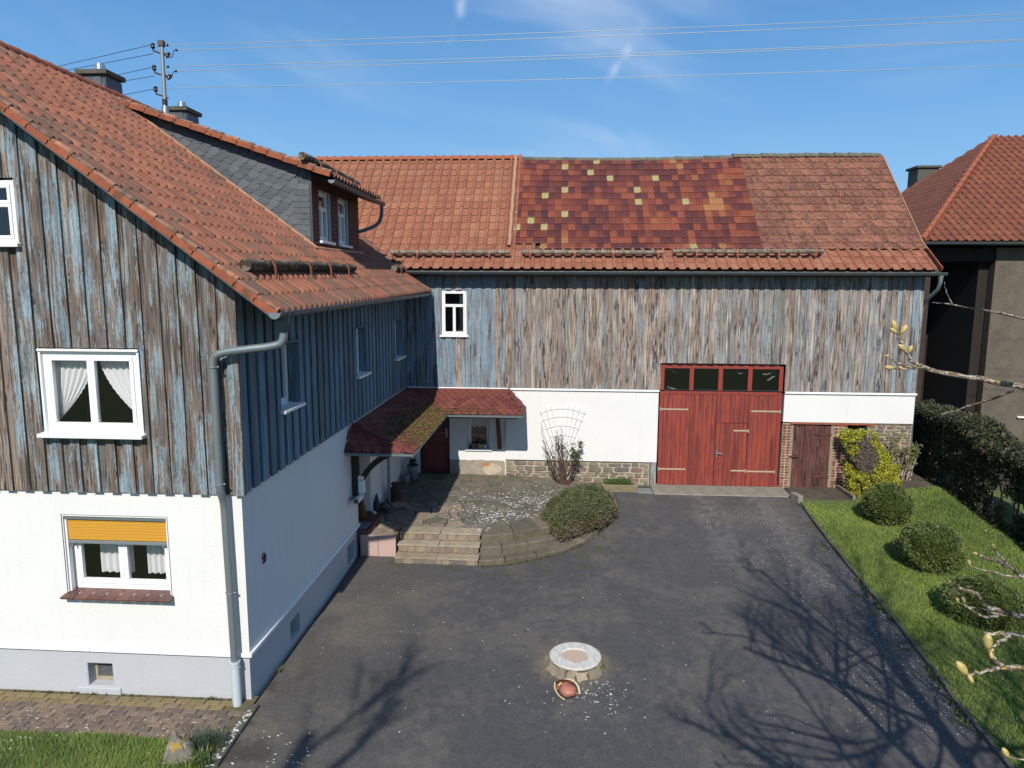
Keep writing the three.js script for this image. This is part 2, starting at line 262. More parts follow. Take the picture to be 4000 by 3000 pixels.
const M = {
  plaster: mat(S3(236, 234, 230, 0.86), { map: rep(T.plaster, 0.4, 0.4), bumpMap: rep(T.plasterH, 1.2, 1.2), bumpScale: 0.003, roughness: 0.95 }),
  plinth: mat(S3(200, 202, 205, 0.78), { map: rep(T.plaster, 0.5, 0.5), bumpMap: rep(T.fineH, 1, 1), bumpScale: 0.003, roughness: 0.92 }),
  trim: mat(S3(238, 238, 236, 0.92), { roughness: 0.45 }),
  upvc: mat(S3(240, 240, 238, 0.92), { roughness: 0.35 }),
  back: mat(S3(40, 50, 58, 0.6), { roughness: 0.95 }),
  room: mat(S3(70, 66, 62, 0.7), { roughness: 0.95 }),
  curtain: new THREE.MeshPhysicalMaterial({ color: col([0.82, 0.82, 0.82]), roughness: 0.95, transmission: 0.3, thickness: 0, side: THREE.DoubleSide }),
  glass: new THREE.MeshPhysicalMaterial({ color: 0xffffff, roughness: 0.02, transmission: 1, thickness: 0, ior: 1.5, side: THREE.DoubleSide }),
  blue: mat([1, 1, 1], { map: rep(T.blue, 0.4, 0.2), roughness: 0.8 }),
  blueDeep: mat([0.86, 0.9, 0.95], { map: rep(T.blue, 0.4, 0.2), roughness: 0.8 }),
  zinc: mat(S3(150, 158, 160, 0.8), { map: rep(T.zinc, 2, 2), roughness: 0.42, metalness: 0.55 }),
  zincDark: mat(S3(104, 112, 116, 0.75), { map: rep(T.zinc, 2, 2), roughness: 0.5, metalness: 0.5 }),
  paintPipe: mat(S3(196, 206, 206, 0.85), { map: rep(T.zinc, 2, 2), roughness: 0.6 }),
  slate: [S3(92, 98, 103, 0.72), S3(99, 105, 110, 0.72), S3(86, 93, 98, 0.72), S3(105, 111, 115, 0.72)].map((c) => mat(c, { map: rep(T.stone, 2, 2), roughness: 0.48 })),
  brownSlate: [S3(74, 44, 40, 0.9), S3(62, 38, 36, 0.9), S3(84, 50, 44, 0.9)].map((c) => mat(c, { map: rep(T.stone, 2, 2), roughness: 0.6 })),
  mortar: mat(S3(196, 150, 122, 0.7), { map: rep(T.stone, 1.5, 1.5), roughness: 0.95 }),
  clay: mat([1, 1, 1], { map: rep(T.clay, 2.2, 2.2), vertexColors: true, roughness: 0.82, bumpMap: rep(T.fineH, 2, 2), bumpScale: 0.002 }),
  clayOld: mat([1, 1, 1], { map: rep(T.clayOld, 1.6, 1.6), vertexColors: true, roughness: 0.88, bumpMap: rep(T.fineH, 2, 2), bumpScale: 0.004 }),
  glazed: new THREE.MeshPhysicalMaterial({ color: 0xffffff, map: rep(T.clay, 2.6, 2.6), vertexColors: true, roughness: 0.5, clearcoat: 0.28, clearcoatRoughness: 0.12, side: THREE.DoubleSide }),
  terracotta: mat(S3(196, 110, 74, 0.58), { map: rep(T.clay, 2, 2), roughness: 0.85 }),
  hook: mat(S3(182, 110, 80, 0.7), { map: rep(T.clay, 3, 3), roughness: 0.6, metalness: 0.2 }),
  log: mat([0.86, 0.74, 0.58], { map: rep(T.barnGrey, 0.7, 0.7), roughness: 0.95 }),
  logDark: mat([0.42, 0.42, 0.34], { map: rep(T.bark, 1.2, 1.2), roughness: 0.98 }),
  concrete: mat(S3(170, 164, 150, 0.62), { map: rep(T.stone, 1, 1), bumpMap: rep(T.fineH, 2, 2), bumpScale: 0.004, roughness: 0.95 }),
  concreteDark: mat(S3(112, 110, 100, 0.6), { map: rep(T.stone, 1.4, 1.4), roughness: 0.95 }),
  steel: mat(S3(196, 200, 202, 0.9), { roughness: 0.3, metalness: 0.85 }),
  galv: mat(S3(166, 170, 172, 0.75), { roughness: 0.5, metalness: 0.5, map: rep(T.zinc, 3, 3) }),
  rust: mat(S3(96, 62, 44, 0.7), { map: rep(T.clayOld, 3, 3), roughness: 0.9 }),
  black: mat([0.02, 0.02, 0.022], { roughness: 0.6 }),
  insulator: mat([0.035, 0.018, 0.014], { roughness: 0.15 }),
  wire: mat(S3(196, 198, 196, 0.7), { roughness: 0.5, metalness: 0.3 }),
  brownBeam: mat(S3(92, 58, 44, 0.8), { map: rep(T.grain, 1, 1), roughness: 0.7 }),
  darkBeam: mat(S3(62, 46, 40, 0.8), { map: rep(T.grain, 1, 1), roughness: 0.75 }),
  redDoor: [0.92, 0.84, 0.98, 0.88].map((k) => mat([k, k, k], { map: rep(T.red, 0.45, 0.22), roughness: 0.68 })),
  oldRed: [S3(128, 76, 70, 0.8), S3(120, 68, 64, 0.8), S3(136, 86, 78, 0.8)].map((c) => mat([0.4, 0.205, 0.19].map((v, i) => v * (0.8 + c[i])), { map: rep(T.barnBrown, 0.8, 0.4), roughness: 0.88 })),
  redFrame: mat(S3(158, 64, 50, 0.74), { map: rep(T.grain, 1, 0.3), roughness: 0.55 }),
  ironStrap: mat(S3(206, 186, 156, 0.75), { roughness: 0.55, metalness: 0.2, map: rep(T.zinc, 4, 4) }),
  sandstone: [S3(182, 166, 142, 0.7), S3(174, 157, 133, 0.7), S3(188, 173, 150, 0.7)].map((c) => mat(c, { map: rep(T.stone, 1.2, 1.2), roughness: 0.92 })),
  pink: mat(S3(206, 176, 164, 0.76), { map: rep(T.plaster, 1, 1), bumpMap: rep(T.fineH, 2, 2), bumpScale: 0.002, roughness: 0.9 }),
  mortarPale: mat(S3(186, 170, 144, 0.62), { map: rep(T.stone, 2, 2), bumpMap: rep(T.fineH, 3, 3), bumpScale: 0.006, roughness: 0.97 }),
  mortarWhite: mat(S3(216, 200, 174, 0.72), { map: rep(T.stone, 2, 2), bumpMap: rep(T.fineH, 3, 3), bumpScale: 0.006, roughness: 0.97 }),
  brick: [S3(160, 100, 82, 0.78), S3(142, 86, 72, 0.78), S3(172, 114, 94, 0.78), S3(132, 82, 72, 0.78)].map((c) => mat(c, { map: rep(T.stone, 2.5, 2.5), roughness: 0.93 })),
  rubble: [S3(150, 139, 122, 0.84), S3(134, 126, 115, 0.84), S3(164, 151, 132, 0.84), S3(142, 122, 111, 0.84), S3(124, 119, 112, 0.84)].map((c) => mat(c, { map: rep(T.stone, 2, 2), bumpMap: rep(T.fineH, 3, 3), bumpScale: 0.008, roughness: 0.94 })),
  flag: [S3(122, 115, 99, 0.8), S3(112, 107, 94, 0.8), S3(132, 123, 107, 0.8), S3(113, 110, 90, 0.78), S3(126, 117, 106, 0.78)].map((c) => mat(c, { map: rep(T.stone, 1.1, 1.1), bumpMap: rep(T.fineH, 2, 2), bumpScale: 0.006, roughness: 0.95 })),
  flagPink: [S3(148, 132, 116, 0.84), S3(140, 124, 114, 0.84), S3(158, 142, 122, 0.84)].map((c) => mat(c, { map: rep(T.stone, 1.3, 1.3), roughness: 0.92 })),
  kerb: [S3(124, 115, 97, 0.8), S3(112, 105, 90, 0.8), S3(136, 125, 105, 0.8)].map((c) => mat(c, { map: rep(T.stone, 1.6, 1.6), bumpMap: rep(T.fineH, 2, 2), bumpScale: 0.01, roughness: 0.96 })),
  joint: mat(S3(128, 118, 88, 0.6), { map: rep(T.stone, 1, 1), roughness: 1 }),
  paver: [S3(142, 122, 106, 0.74), S3(132, 114, 102, 0.74), S3(150, 130, 112, 0.74), S3(122, 108, 98, 0.74)].map((c) => mat(c, { map: rep(T.stone, 2.4, 2.4), bumpMap: rep(T.fineH, 3, 3), bumpScale: 0.004, roughness: 0.95 })),
  paverYellow: [S3(160, 142, 102, 0.66), S3(150, 134, 98, 0.66)].map((c) => mat(c, { map: rep(T.stone, 2.4, 2.4), roughness: 0.95 })),
  shingle: [S3(140, 74, 63, 0.7), S3(128, 67, 58, 0.7), S3(150, 82, 69, 0.7), S3(118, 60, 54, 0.7)].map((c) => mat(c, { map: rep(T.stone, 2, 2), roughness: 0.9 })),
  moss: mat([0.085, 0.075, 0.018], { roughness: 1 }),
  asphalt: mat([1, 1, 1], { map: T.asphalt, roughness: 0.93, bumpMap: rep(T.fineH, 16, 27), bumpScale: 0.004 }),
  turf: mat([1, 1, 1], { map: rep(T.turf, 0.25, 0.25), roughness: 1 }),
  soil: mat([1, 1, 1], { map: rep(T.soil, 0.6, 0.6), roughness: 1 }),
  bark: mat([1, 1, 1], { map: rep(T.bark, 3, 3), roughness: 0.95 }),
  barkDark: mat([0.4, 0.36, 0.32], { map: rep(T.bark, 2, 2), roughness: 0.95 }),
  shutter: mat(S3(222, 162, 54, 0.76), { roughness: 0.5 }),
  sillTile: [S3(122, 80, 68, 0.66), S3(132, 88, 74, 0.66), S3(112, 74, 66, 0.66)].map((c) => mat(c, { roughness: 0.35 })),
};
M.clay.color.setRGB(1, 1, 1);
const boardM = (t, n, s) => { const r = rng(s); return Array.from({ length: n }, () => { const k = 0.78 + r() * 0.36, b = 0.95 + r() * 0.1; return mat([k * b, k, k * (2 - b)], { map: rep(t, 0.52, 0.3), roughness: 0.88 }); }); };
const gableM = [...boardM(T.gable, 6, 1), ...boardM(T.gable2, 3, 2), ...boardM(T.barnBrown, 2, 9)];
const barnM = { blue: boardM(T.barnBlue, 4, 3), brown: boardM(T.barnBrown, 8, 4), grey: boardM(T.barnGrey, 6, 5) };
const blueM = boardM(T.blue, 4, 6);
const pick = (a, r = R0) => a[Math.floor(r() * a.length)];

// ---------------------------------------------------------------- the ground
const gy = (x, z) => 0.28 * (1 - sst(0.2, 6.5, z)) + 0.36 * sst(11, 13.2, x) * (1 - sst(0, 7, z));
const driveX = [[-0.5, 10.0], [1.15, 9.9], [2.55, 9.78], [4.1, 9.71], [5.4, 9.66], [6.94, 9.56], [8, 9.44], [9.26, 9.28], [10.33, 9.19], [12, 9.05], [20, 8.6]];
function edgeX(z) { for (let i = 1; i < driveX.length; i++) if (z <= driveX[i][0]) { const [a, b] = driveX[i - 1], [c, d] = driveX[i]; return b + (d - b) * (z - a) / (c - a); } return 8.6; }
function sheet(x0, x1, z0, z1, nx, nz, fy, uvf) {
  const p = [], u = [], idx = [];
  for (let j = 0; j <= nz; j++) for (let i = 0; i <= nx; i++) { const z = z0 + (z1 - z0) * j / nz, a = typeof x0 === 'function' ? x0(z) : x0, b = typeof x1 === 'function' ? x1(z) : x1, x = a + (b - a) * i / nx; p.push(x, fy(x, z), z); const q = uvf(x, z); u.push(q[0], q[1]); }
  for (let j = 0; j < nz; j++) for (let i = 0; i < nx; i++) { const k = j * (nx + 1) + i; idx.push(k, k + nx + 1, k + 1, k + 1, k + nx + 1, k + nx + 2); }
  const g = new THREE.BufferGeometry(); g.setAttribute('position', new THREE.Float32BufferAttribute(p, 3)); g.setAttribute('uv', new THREE.Float32BufferAttribute(u, 2)); g.setIndex(idx); g.computeVertexNormals(); return g;
}
struct(add('ground', sheet(-320, 320, -420, 140, 160, 140, (x, z) => -0.12 + (gy(x, z)) * 0.6 + sst(40, 300, Math.hypot(x, z)) * 3, (x, z) => [x, z]), M.turf, scene), 'far grassy ground around the farmyard');
struct(add('driveway', sheet(AX0 + 1.02, edgeX, AZ0 + 0.55, AZ1, 24, 60, (x, z) => gy(x, z) + (N(x * 0.7, z * 0.7, 64, 64, 5) - 0.5) * 0.012, (x, z) => [(x - AX0) / (AX1 - AX0), (AZ1 - z) / (AZ1 - AZ0)]), M.asphalt, scene), 'grey asphalt yard in front of the barn');
struct(add('lawn', sheet((z) => edgeX(z) + 0.06, 30, 1.0, 20, 30, 40, (x, z) => gy(x, z) + 0.03 + 0.04 * (N(x * 1.3, z * 1.3, 64, 64, 8) - 0.3), (x, z) => [x, z]), M.turf, scene), 'mown grass strip beside the asphalt yard');
struct(add('lawn', sheet(-14, 0.02, 10.56, 20, 20, 16, (x, z) => 0.02 + 0.04 * (N(x * 1.3, z * 1.3, 64, 64, 8) - 0.3), (x, z) => [x, z]), M.turf, scene), 'grass in front of the brick path');
struct(add('soil_bed', sheet(9.95, 18, -12, 1.06, 30, 40, (x, z) => gy(x, Math.max(z, 0)) + 0.012 + 0.025 * N(x * 3, z * 3, 64, 64, 12), (x, z) => [x, z]), M.soil, scene), 'bare earth along the barn foot');

// grass blades, one mass
function bladeGeo(n, h, spread, w, r) { const f = []; for (let i = 0; i < n; i++) { const a = r() * 6.28, x = (r() - 0.5) * spread, z = (r() - 0.5) * spread, l = 0.25 + r() * 0.6, hh = h * (0.6 + r() * 0.6), dx = Math.cos(a), dz = Math.sin(a), b = w * (0.7 + r() * 0.6); f.push([[x - dz * b, 0, z + dx * b], [x + dz * b, 0, z - dx * b], [x + dx * l * hh * 0.35 + dz * b * 0.7, hh * 0.62, z + dz * l * hh * 0.35 - dx * b * 0.7], [x + dx * l * hh * 0.35 - dz * b * 0.7, hh * 0.62, z + dz * l * hh * 0.35 + dx * b * 0.7]]); f.push([[x + dx * l * hh * 0.35 - dz * b * 0.7, hh * 0.62, z + dz * l * hh * 0.35 + dx * b * 0.7], [x + dx * l * hh * 0.35 + dz * b * 0.7, hh * 0.62, z + dz * l * hh * 0.35 - dx * b * 0.7], [x + dx * l * hh, hh, z + dz * l * hh]]); } return projUV(polyGeo(f), 1, 0, 0, true); }
const leafMat = (o = {}) => new THREE.MeshPhysicalMaterial({ color: 0xffffff, roughness: 0.8, transmission: 0.25, thickness: 0, side: THREE.DoubleSide, ...o });
function scatter(name, geo, m, list, parent) {           // list of [matrix, colour]
  const o = new THREE.InstancedMesh(geo, m, list.length); list.forEach(([M4, c], i) => { o.setMatrixAt(i, M4); o.setColorAt(i, col(c)); });
  o.name = parent === scene ? numbered(name) : name; o.castShadow = o.receiveShadow = true; parent.add(o); return o;
}
const xf = (p, q, s) => new THREE.Matrix4().compose(p, q, typeof s === 'number' ? V3(s, s, s) : s);
const qy = (a, tilt = 0, b = 0) => new THREE.Quaternion().setFromEuler(new THREE.Euler(tilt, a, b, 'YXZ'));
function grass(label, n, fn, seed, h = 0.055) {
  const r = rng(seed), g = bladeGeo(7, h, 0.09, 0.0035, r), L = [];
  for (let i = 0; i < n; i++) { const [x, z] = fn(r); if (x === undefined) continue; const t = N(x * 0.9, z * 0.9, 128, 128, seed) * 0.6 + N(x * 5, z * 5, 128, 128, seed + 1) * 0.4, d = r(); let c = mix3([0.085, 0.15, 0.021], [0.29, 0.37, 0.055], clamp(t * 1.15 - 0.1 + (d - 0.5) * 0.35)); if (d > 0.955) c = [0.17, 0.15, 0.07]; L.push([xf(V3(x, gy(x, z) + 0.012 + 0.04 * (N(x * 1.3, z * 1.3, 64, 64, 8) - 0.3), z), qy(r() * 6.28, (r() - 0.5) * 0.3), 0.7 + r() * 0.8), c]); }
  const o = stuff(scatter('grass', g, leafMat(), L, scene)); o.userData.label = label; return o;
}
grass('short spring grass on the lawn beside the yard', 52000, (r) => { const z = 0.95 + Math.pow(r(), 1.0) * 12, x = edgeX(z) + 0.08 + r() * (13.6 - edgeX(z)); if (z < 1.2 + 0.3 * N(x * 3, 1, 64, 8, 3) && x < 11.3) return []; return [x, z]; }, 301);
grass('short lush grass in front of the brick path', 12000, (r) => { const x = -3.6 + r() * 3.55, z = 10.6 + r() * 1.5 + 0.05 * N(x * 6, 2, 64, 8, 4); return [x, z]; }, 302, 0.065);

// white daisies in the grass
{
  const r = rng(77), petal = []; for (let i = 0; i < 9; i++) { const a = i / 9 * 6.283, b = 0.25; petal.push([[0, 0.002, 0], [Math.cos(a - b) * 0.011, 0.004, Math.sin(a - b) * 0.011], [Math.cos(a) * 0.014, 0.003, Math.sin(a) * 0.014], [Math.cos(a + b) * 0.011, 0.004, Math.sin(a + b) * 0.011]]); }
  const g = projUV(polyGeo(petal), 1, 0, 0, true), L = [];
  const put = (x, z, s = 1) => L.push([xf(V3(x, gy(x, z) + 0.07, z), qy(r() * 6, 0.25), s), [0.8, 0.8, 0.76]]);
  for (let i = 0; i < 46; i++) put(-2.95 + 0.55 * (r() + r() - 1) * 0.8 + (i > 34 ? r() * 0.9 : 0), 10.66 + r() * 0.14, 1.2);
  for (let i = 0; i < 14; i++) put(-2.9 + r() * 2.6, 10.7 + r() * 0.5, 1.1);
  for (let i = 0; i < 40; i++) { const z = 2 + r() * 8; put(edgeX(z) + 1.2 + r() * 2.2, z); }
  const o = stuff(scatter('daisies', g, leafMat({ transmission: 0.15 }), L, scene)); o.userData.label = 'small white daisies dotted through the grass';
}

// ---------------------------------------------------------------- brick path before the gable, with its kerb towards the asphalt
{
  const path = struct(add('brick_path', bxAt(-9, 0.0, -0.1, 0.012, 9.6, 10.6, 0.004), M.joint, scene), 'brick paved path along the gable foot');
  const r = rng(31), shapes = Array.from({ length: 6 }, () => cbox(0.192, 0.05, 0.094, 0.006, r() * 5, r() * 5)), half = Array.from({ length: 3 }, () => cbox(0.094, 0.05, 0.094, 0.006, r() * 5, r() * 5));
  let n = 0;
  for (let k = 0; k < 9; k++) for (let i = 0; i < 18; i++) {
    const z = 9.77 + k * 0.1 + 0.045, x = -0.13 - i * 0.2 - (k % 2) * 0.1;
    if (x < -3.6 || z > 10.56 || (x > -0.12 && z < 9.9) || (Math.abs(x + 0.18) < 0.1 && Math.abs(z - 9.87) < 0.09)) continue;
    const m = add('paving_brick', pick(shapes, r), k < 2 && r() < 0.75 ? pick(M.paverYellow, r) : pick(M.paver, r), path); m.position.set(x, 0.006 + r() * 0.008, z); m.rotation.set((r() - 0.5) * 0.03, (r() - 0.5) * 0.04, (r() - 0.5) * 0.03); n++;
    if (k % 2 === 0 && i === 0) continue;
  }
  const kerb = thing('path_kerb', 'lichen spotted concrete kerb between brick path and asphalt', 'kerb');
  for (let i = 0; i < 5; i++) { const g = cbox(0.13, 0.2, 0.58, 0.012); const o = add('kerb_stone', g, M.concreteDark, kerb); o.position.set(0.045 + 0.006 * i, -0.055 + r() * 0.01, 10.12 + i * 0.6); o.rotation.y = 0.02; }
  const L = [], lg = projUV(new THREE.CircleGeometry(0.02, 7).rotateX(-Math.PI / 2)); for (let i = 0; i < 70; i++) { const z = 9.95 + r() * 1.4; L.push([xf(V3(0.0 + r() * 0.1, 0.056, z), qy(r() * 6), V3(0.4 + r() * r() * 2, 1, 0.4 + r() * r() * 1.6)), r() < 0.7 ? [0.62, 0.62, 0.56] : [0.45, 0.4, 0.26]]); }
  stuff(scatter('lichen', lg, mat([1, 1, 1]), L, kerb));
}
// kerb line between yard and lawn
{
  const k = thing('lawn_edging', 'thin row of weathered concrete edging slabs between asphalt and lawn', 'edging'), r = rng(41);
  for (let z = 1.3; z < 12.6; z += 0.5) { const x = (edgeX(z) + edgeX(z + 0.5)) / 2 + 0.03, o = add('edging_slab', cbox(0.055, 0.22, 0.488, 0.008), M.concreteDark, k); o.position.set(x, gy(x, z + 0.25) - 0.06 + r() * 0.02, z + 0.25); o.rotation.set(Math.atan((gy(x, z) - gy(x, z + 0.5)) / 0.5), Math.atan((edgeX(z + 0.5) - edgeX(z)) / 0.5), (r() - 0.5) * 0.1); }
  const b = tag(add('concrete_block', cbox(0.14, 0.2, 0.36, 0.015), M.concrete, scene), 'small pale concrete block at the corner of the lawn by the cellar door', 'block'); b.position.set(9.9, 0.34, 1.02); b.rotation.y = 0.25;
  const t = tag(add('timber_edging', cbox(0.07, 0.16, 1.0, 0.01), M.log, scene), 'grey timber board edging the bed under the yellow bush', 'edging'); t.position.set(11.27, 0.34, 0.52); t.rotation.y = 0.02;
}

// ---------------------------------------------------------------- terrace of irregular flagstones with its curved kerb
const arcPts = [[2.47, 5.08], [3.05, 4.95], [3.62, 4.66], [4.05, 4.38], [4.42, 4.03], [4.74, 3.62], [4.97, 3.2], [5.2, 2.72], [5.36, 2.2], [5.44, 1.6], [5.4, 0.95], [5.2, 0.3]];
const arc = new THREE.CatmullRomCurve3(arcPts.map((p) => V3(p[0], 0, p[1])));
const ty = (x, z) => mix(0.485, 0.33, sst(2.4, 5.2, x + 0.1 * (z - 2)));
function clipPoly(poly, px, py, nx, ny) { const out = []; for (let i = 0; i < poly.length; i++) { const a = poly[i], b = poly[(i + 1) % poly.length], da = (a[0] - px) * nx + (a[1] - py) * ny, db = (b[0] - px) * nx + (b[1] - py) * ny; if (da <= 0) out.push(a); if ((da < 0 && db > 0) || (da > 0 && db < 0)) { const t = da / (da - db); out.push([a[0] + (b[0] - a[0]) * t, a[1] + (b[1] - a[1]) * t]); } } return out; }
function voronoi(sites, bound, gap) { return sites.map((s, i) => { let p = bound; sites.forEach((q, j) => { if (i === j || !p.length) return; const dx = q[0] - s[0], dy = q[1] - s[1], l = Math.hypot(dx, dy); if (l > 2.2) return; p = clipPoly(p, (s[0] + q[0]) / 2 - dx / l * gap, (s[1] + q[1]) / 2 - dy / l * gap, dx / l, dy / l); }); return p; }); }
function inPoly(x, y, poly) { let c = false; for (let i = 0, j = poly.length - 1; i < poly.length; j = i++) { const a = poly[i], b = poly[j]; if ((a[1] > y) !== (b[1] > y) && x < ((b[0] - a[0]) * (y - a[1])) / (b[1] - a[1]) + a[0]) c = !c; } return c; }
function slabGeo(poly, y0, yf, c, r) {         // polygon in x,z; chamfered top
  const cx = poly.reduce((s, p) => s + p[0], 0) / poly.length, cz = poly.reduce((s, p) => s + p[1], 0) / poly.length, f = [], top = [], rim = [], bot = [];
  for (const [x, z] of poly) { const d = Math.hypot(x - cx, z - cz) || 1, k = 1 - c / d; top.push([cx + (x - cx) * k, yf(x, z), cz + (z - cz) * k]); rim.push([x, yf(x, z) - c, z]); bot.push([x, y0, z]); }
  f.push([...top].reverse()); const n = poly.length; for (let i = 0; i < n; i++) { const j = (i + 1) % n; f.push([top[i], top[j], rim[j], rim[i]].reverse()); f.push([rim[i], rim[j], bot[j], bot[i]].reverse()); }
  return projUV(polyGeo(f), 1, r() * 5, r() * 5, true);
}
const terraceOutline = [[0.0, 0.02], [0.0, 4.72], [0.74, 4.72], [0.76, 4.42], [2.46, 4.42]];
{ const inner = []; for (let i = 0; i <= 24; i++) { const p = arc.getPoint(i / 24), c = [2.6, 1.6], d = Math.hypot(p.x - c[0], p.z - c[1]), k = (d - mix(0.5, 0.1, sst(0.1, 0.7, i / 24))) / d; inner.push([c[0] + (p.x - c[0]) * k, c[1] + (p.z - c[1]) * k]); } terraceOutline.push(...inner.filter((p) => p[1] < 4.5 && p[0] > 2.48 && p[1] > 0.05), [5.2, 0.02]); }
{
  const r = rng(55), s = new THREE.Shape(terraceOutline.map((p) => new THREE.Vector2(p[0], -p[1])));
  const gb = new THREE.ShapeGeometry(s, 4).rotateX(-Math.PI / 2), bed = gb.attributes.position; for (let i = 0; i < bed.count; i++) bed.setY(i, ty(bed.getX(i), bed.getZ(i)) - 0.022);
  const side = []; for (let i = 0; i < terraceOutline.length; i++) { const a = terraceOutline[i], b = terraceOutline[(i + 1) % terraceOutline.length]; side.push([[a[0], -0.05, a[1]], [b[0], -0.05, b[1]], [b[0], ty(...b) - 0.022, b[1]], [a[0], ty(...a) - 0.022, a[1]]]); }
  const terr = struct(add('terrace', [projUV(gb), projUV(polyGeo(side), 1, 0, 0, true)], M.joint, scene), 'raised mossy flagstone terrace in the corner of house and barn');
  const sites = []; for (let i = 0; i < 17; i++) for (let j = 0; j < 15; j++) { const x = 0.05 + i * 0.33 + (j % 2) * 0.16 + (r() - 0.5) * 0.4, z = 0.1 + j * 0.32 + (r() - 0.5) * 0.34; sites.push([x, z]); }
  const cells = voronoi(sites, terraceOutline.length ? [[0.01, 0.03], [5.5, 0.03], [5.5, 4.7], [0.01, 4.7]] : [], 0.0);
  sites.forEach((q, i) => {
    if (!inPoly(q[0], q[1], terraceOutline)) return;
    const left = q[0] < 1.9 && q[1] > 2.6, gap = left ? 0.016 : 0.006;
    let p = voronoi([q, ...sites.filter((o) => o !== q && Math.hypot(o[0] - q[0], o[1] - q[1]) < 1.3)], [[0.02, 0.03], [5.5, 0.03], [5.5, 4.7], [0.02, 4.7]], gap)[0];
    p = p.map(([x, z]) => inPoly(x, z, terraceOutline) ? [x, z] : (() => { let a = 0, b = 1; for (let k = 0; k < 12; k++) { const m = (a + b) / 2; inPoly(mix(q[0], x, m), mix(q[1], z, m), terraceOutline) ? (a = m) : (b = m); } return [mix(q[0], x, a), mix(q[1], z, a)]; })());
    p = p.filter((a, k) => { const b = p[(k + 1) % p.length]; return Math.hypot(a[0] - b[0], a[1] - b[1]) > 0.02; }); if (p.length < 3) return;
    const dy = (r() - 0.5) * 0.012, tx = (r() - 0.5) * 0.02, tz = (r() - 0.5) * 0.02;
    add('flagstone', slabGeo(p, ty(q[0], q[1]) - 0.05, (x, z) => ty(x, z) + dy + (x - q[0]) * tx + (z - q[1]) * tz, 0.008, r), left && r() < 0.75 ? pick(M.flagPink, r) : pick(M.flag, r), terr);
  });
  // curved kerb in courses of stone, three near the steps and one at the far end
  const courses = [[0, 0.0, 0.15, 0.05, 1.0], [0.25, 0.14, 0.32, 0.035, 0.66], [0.48, 0.3, 0.495, 0.03, 0.46]], len = arc.getLength();
  courses.forEach(([inset, y0, y1, jit, end], ci) => {
    let t = 0.0; while (t < end) {
      const w = (0.22 + r() * 0.5) / len, t2 = Math.min(end + 0.02, t + w), a = arc.getPoint(Math.min(1, t)), b = arc.getPoint(Math.min(1, t2 - 0.0016)), c = [2.5, 1.4];
      const off = (p, d) => { const l = Math.hypot(p.x - c[0], p.z - c[1]); return [p.x - (p.x - c[0]) / l * d, p.z - (p.z - c[1]) / l * d]; };
      const shrink = 1 - 0.35 * sst(0.3, 1, t), i0 = inset * shrink + (r() - 0.5) * 0.03, poly = [off(a, i0), off(b, i0 + (r() - 0.5) * 0.02), off(b, i0 + 0.36 + (ci === 2 ? 0.3 : 0.06)), off(a, i0 + 0.36 + (ci === 2 ? 0.3 : 0.06))].reverse();
      const mid = off(arc.getPoint(Math.min(1, (t + t2) / 2)), i0), topY = (x, z) => Math.max(gy(x, z) + 0.07, mix(y1, ty(x, z) + 0.005, sst(0.3, 0.9, t) * (ci ? 1 : 0.6))) + dd, dd = (r() - 0.5) * 0.015;
      add('kerb_stone', slabGeo(poly, gy(mid[0], mid[1]) - 0.06, topY, 0.026, r), r() < 0.75 ? pick(M.kerb, r) : pick(M.flag, r), terr); t = t2;
    }
  });
  // fallen blossom petals: white specks lying on stone and asphalt
  const L = [], pg = projUV(polyGeo([[[-0.016, 0.002, -0.006], [0, 0.004, -0.009], [0.016, 0.001, -0.004], [0.014, 0.003, 0.006], [-0.002, 0.001, 0.009], [-0.015, 0.003, 0.005]]]), 1, 0, 0, true);
  const put = (x, y, z, s) => L.push([xf(V3(x, y + 0.004, z), qy((r() - 0.5) * 1.6, (r() - 0.5) * 0.4), V3(s * (0.6 + r() * 0.9), s, s * (0.6 + r() * 0.7))), mix3([0.62, 0.62, 0.60], [0.46, 0.43, 0.36], r() * r())]);
  for (let i = 0; i < 9500; i++) { const x = 1.6 + r() * 3.4, z = 0.7 + r() * 3.7; if (!inPoly(x, z, terraceOutline)) continue; const dens = sst(0.3, 0.7, N(x * 5, z * 7, 64, 64, 91) * 0.65 + N(x * 1.6, z * 1.8, 64, 64, 90) * 0.35) * Math.exp(-Math.pow((x - 3.05) / 1.15, 2) - Math.pow((z - 2.75) / 1.5, 2)); if (r() < dens * 0.45) put(x, ty(x, z) + 0.006, z, 0.8 + r() * 0.9); }
  for (let i = 0; i < 300; i++) { const gx = (r() + r() + r() - 1.5) * 0.62, gz = (r() + r() + r() - 1.5) * 0.6; if (N(gx * 9 + 30, gz * 9 + 30, 64, 64, 93) < 0.42) continue; put(4.52 + gx, 0.004, 9.22 + gz, 0.3 + r() * 0.6); }
  for (let i = 0; i < 3600; i++) { const z = 1.6 + r() * 8.2, w = Math.pow(r(), 1.7) * (z < 5 ? 2.6 : 1.4), x = edgeX(z) - 0.05 - w; if (r() < 0.62 * N(x * 1.2, z * 1.2, 64, 64, 92) + 0.05) put(x, gy(x, z) + 0.004, z, 0.3 + r() * 0.38); }
  for (let i = 0; i < 330; i++) { const x = 0.3 + r() * 9, z = 1.2 + r() * 10.5; if (x < 5.6 && z < 5.2) continue; put(x, gy(x, z) + 0.004, z, 0.35 + r() * 0.45); }
  for (let i = 0; i < 60; i++) put(0.2 + r() * 0.9, 0.004, 10.3 + r() * 1.3, 0.5 + r() * 0.6);
  for (let i = 0; i < 160; i++) { const x = -3.4 + r() * 3.3; put(x, 0.036, 10.15 + r() * 0.45, 0.35 + r() * 0.4); }
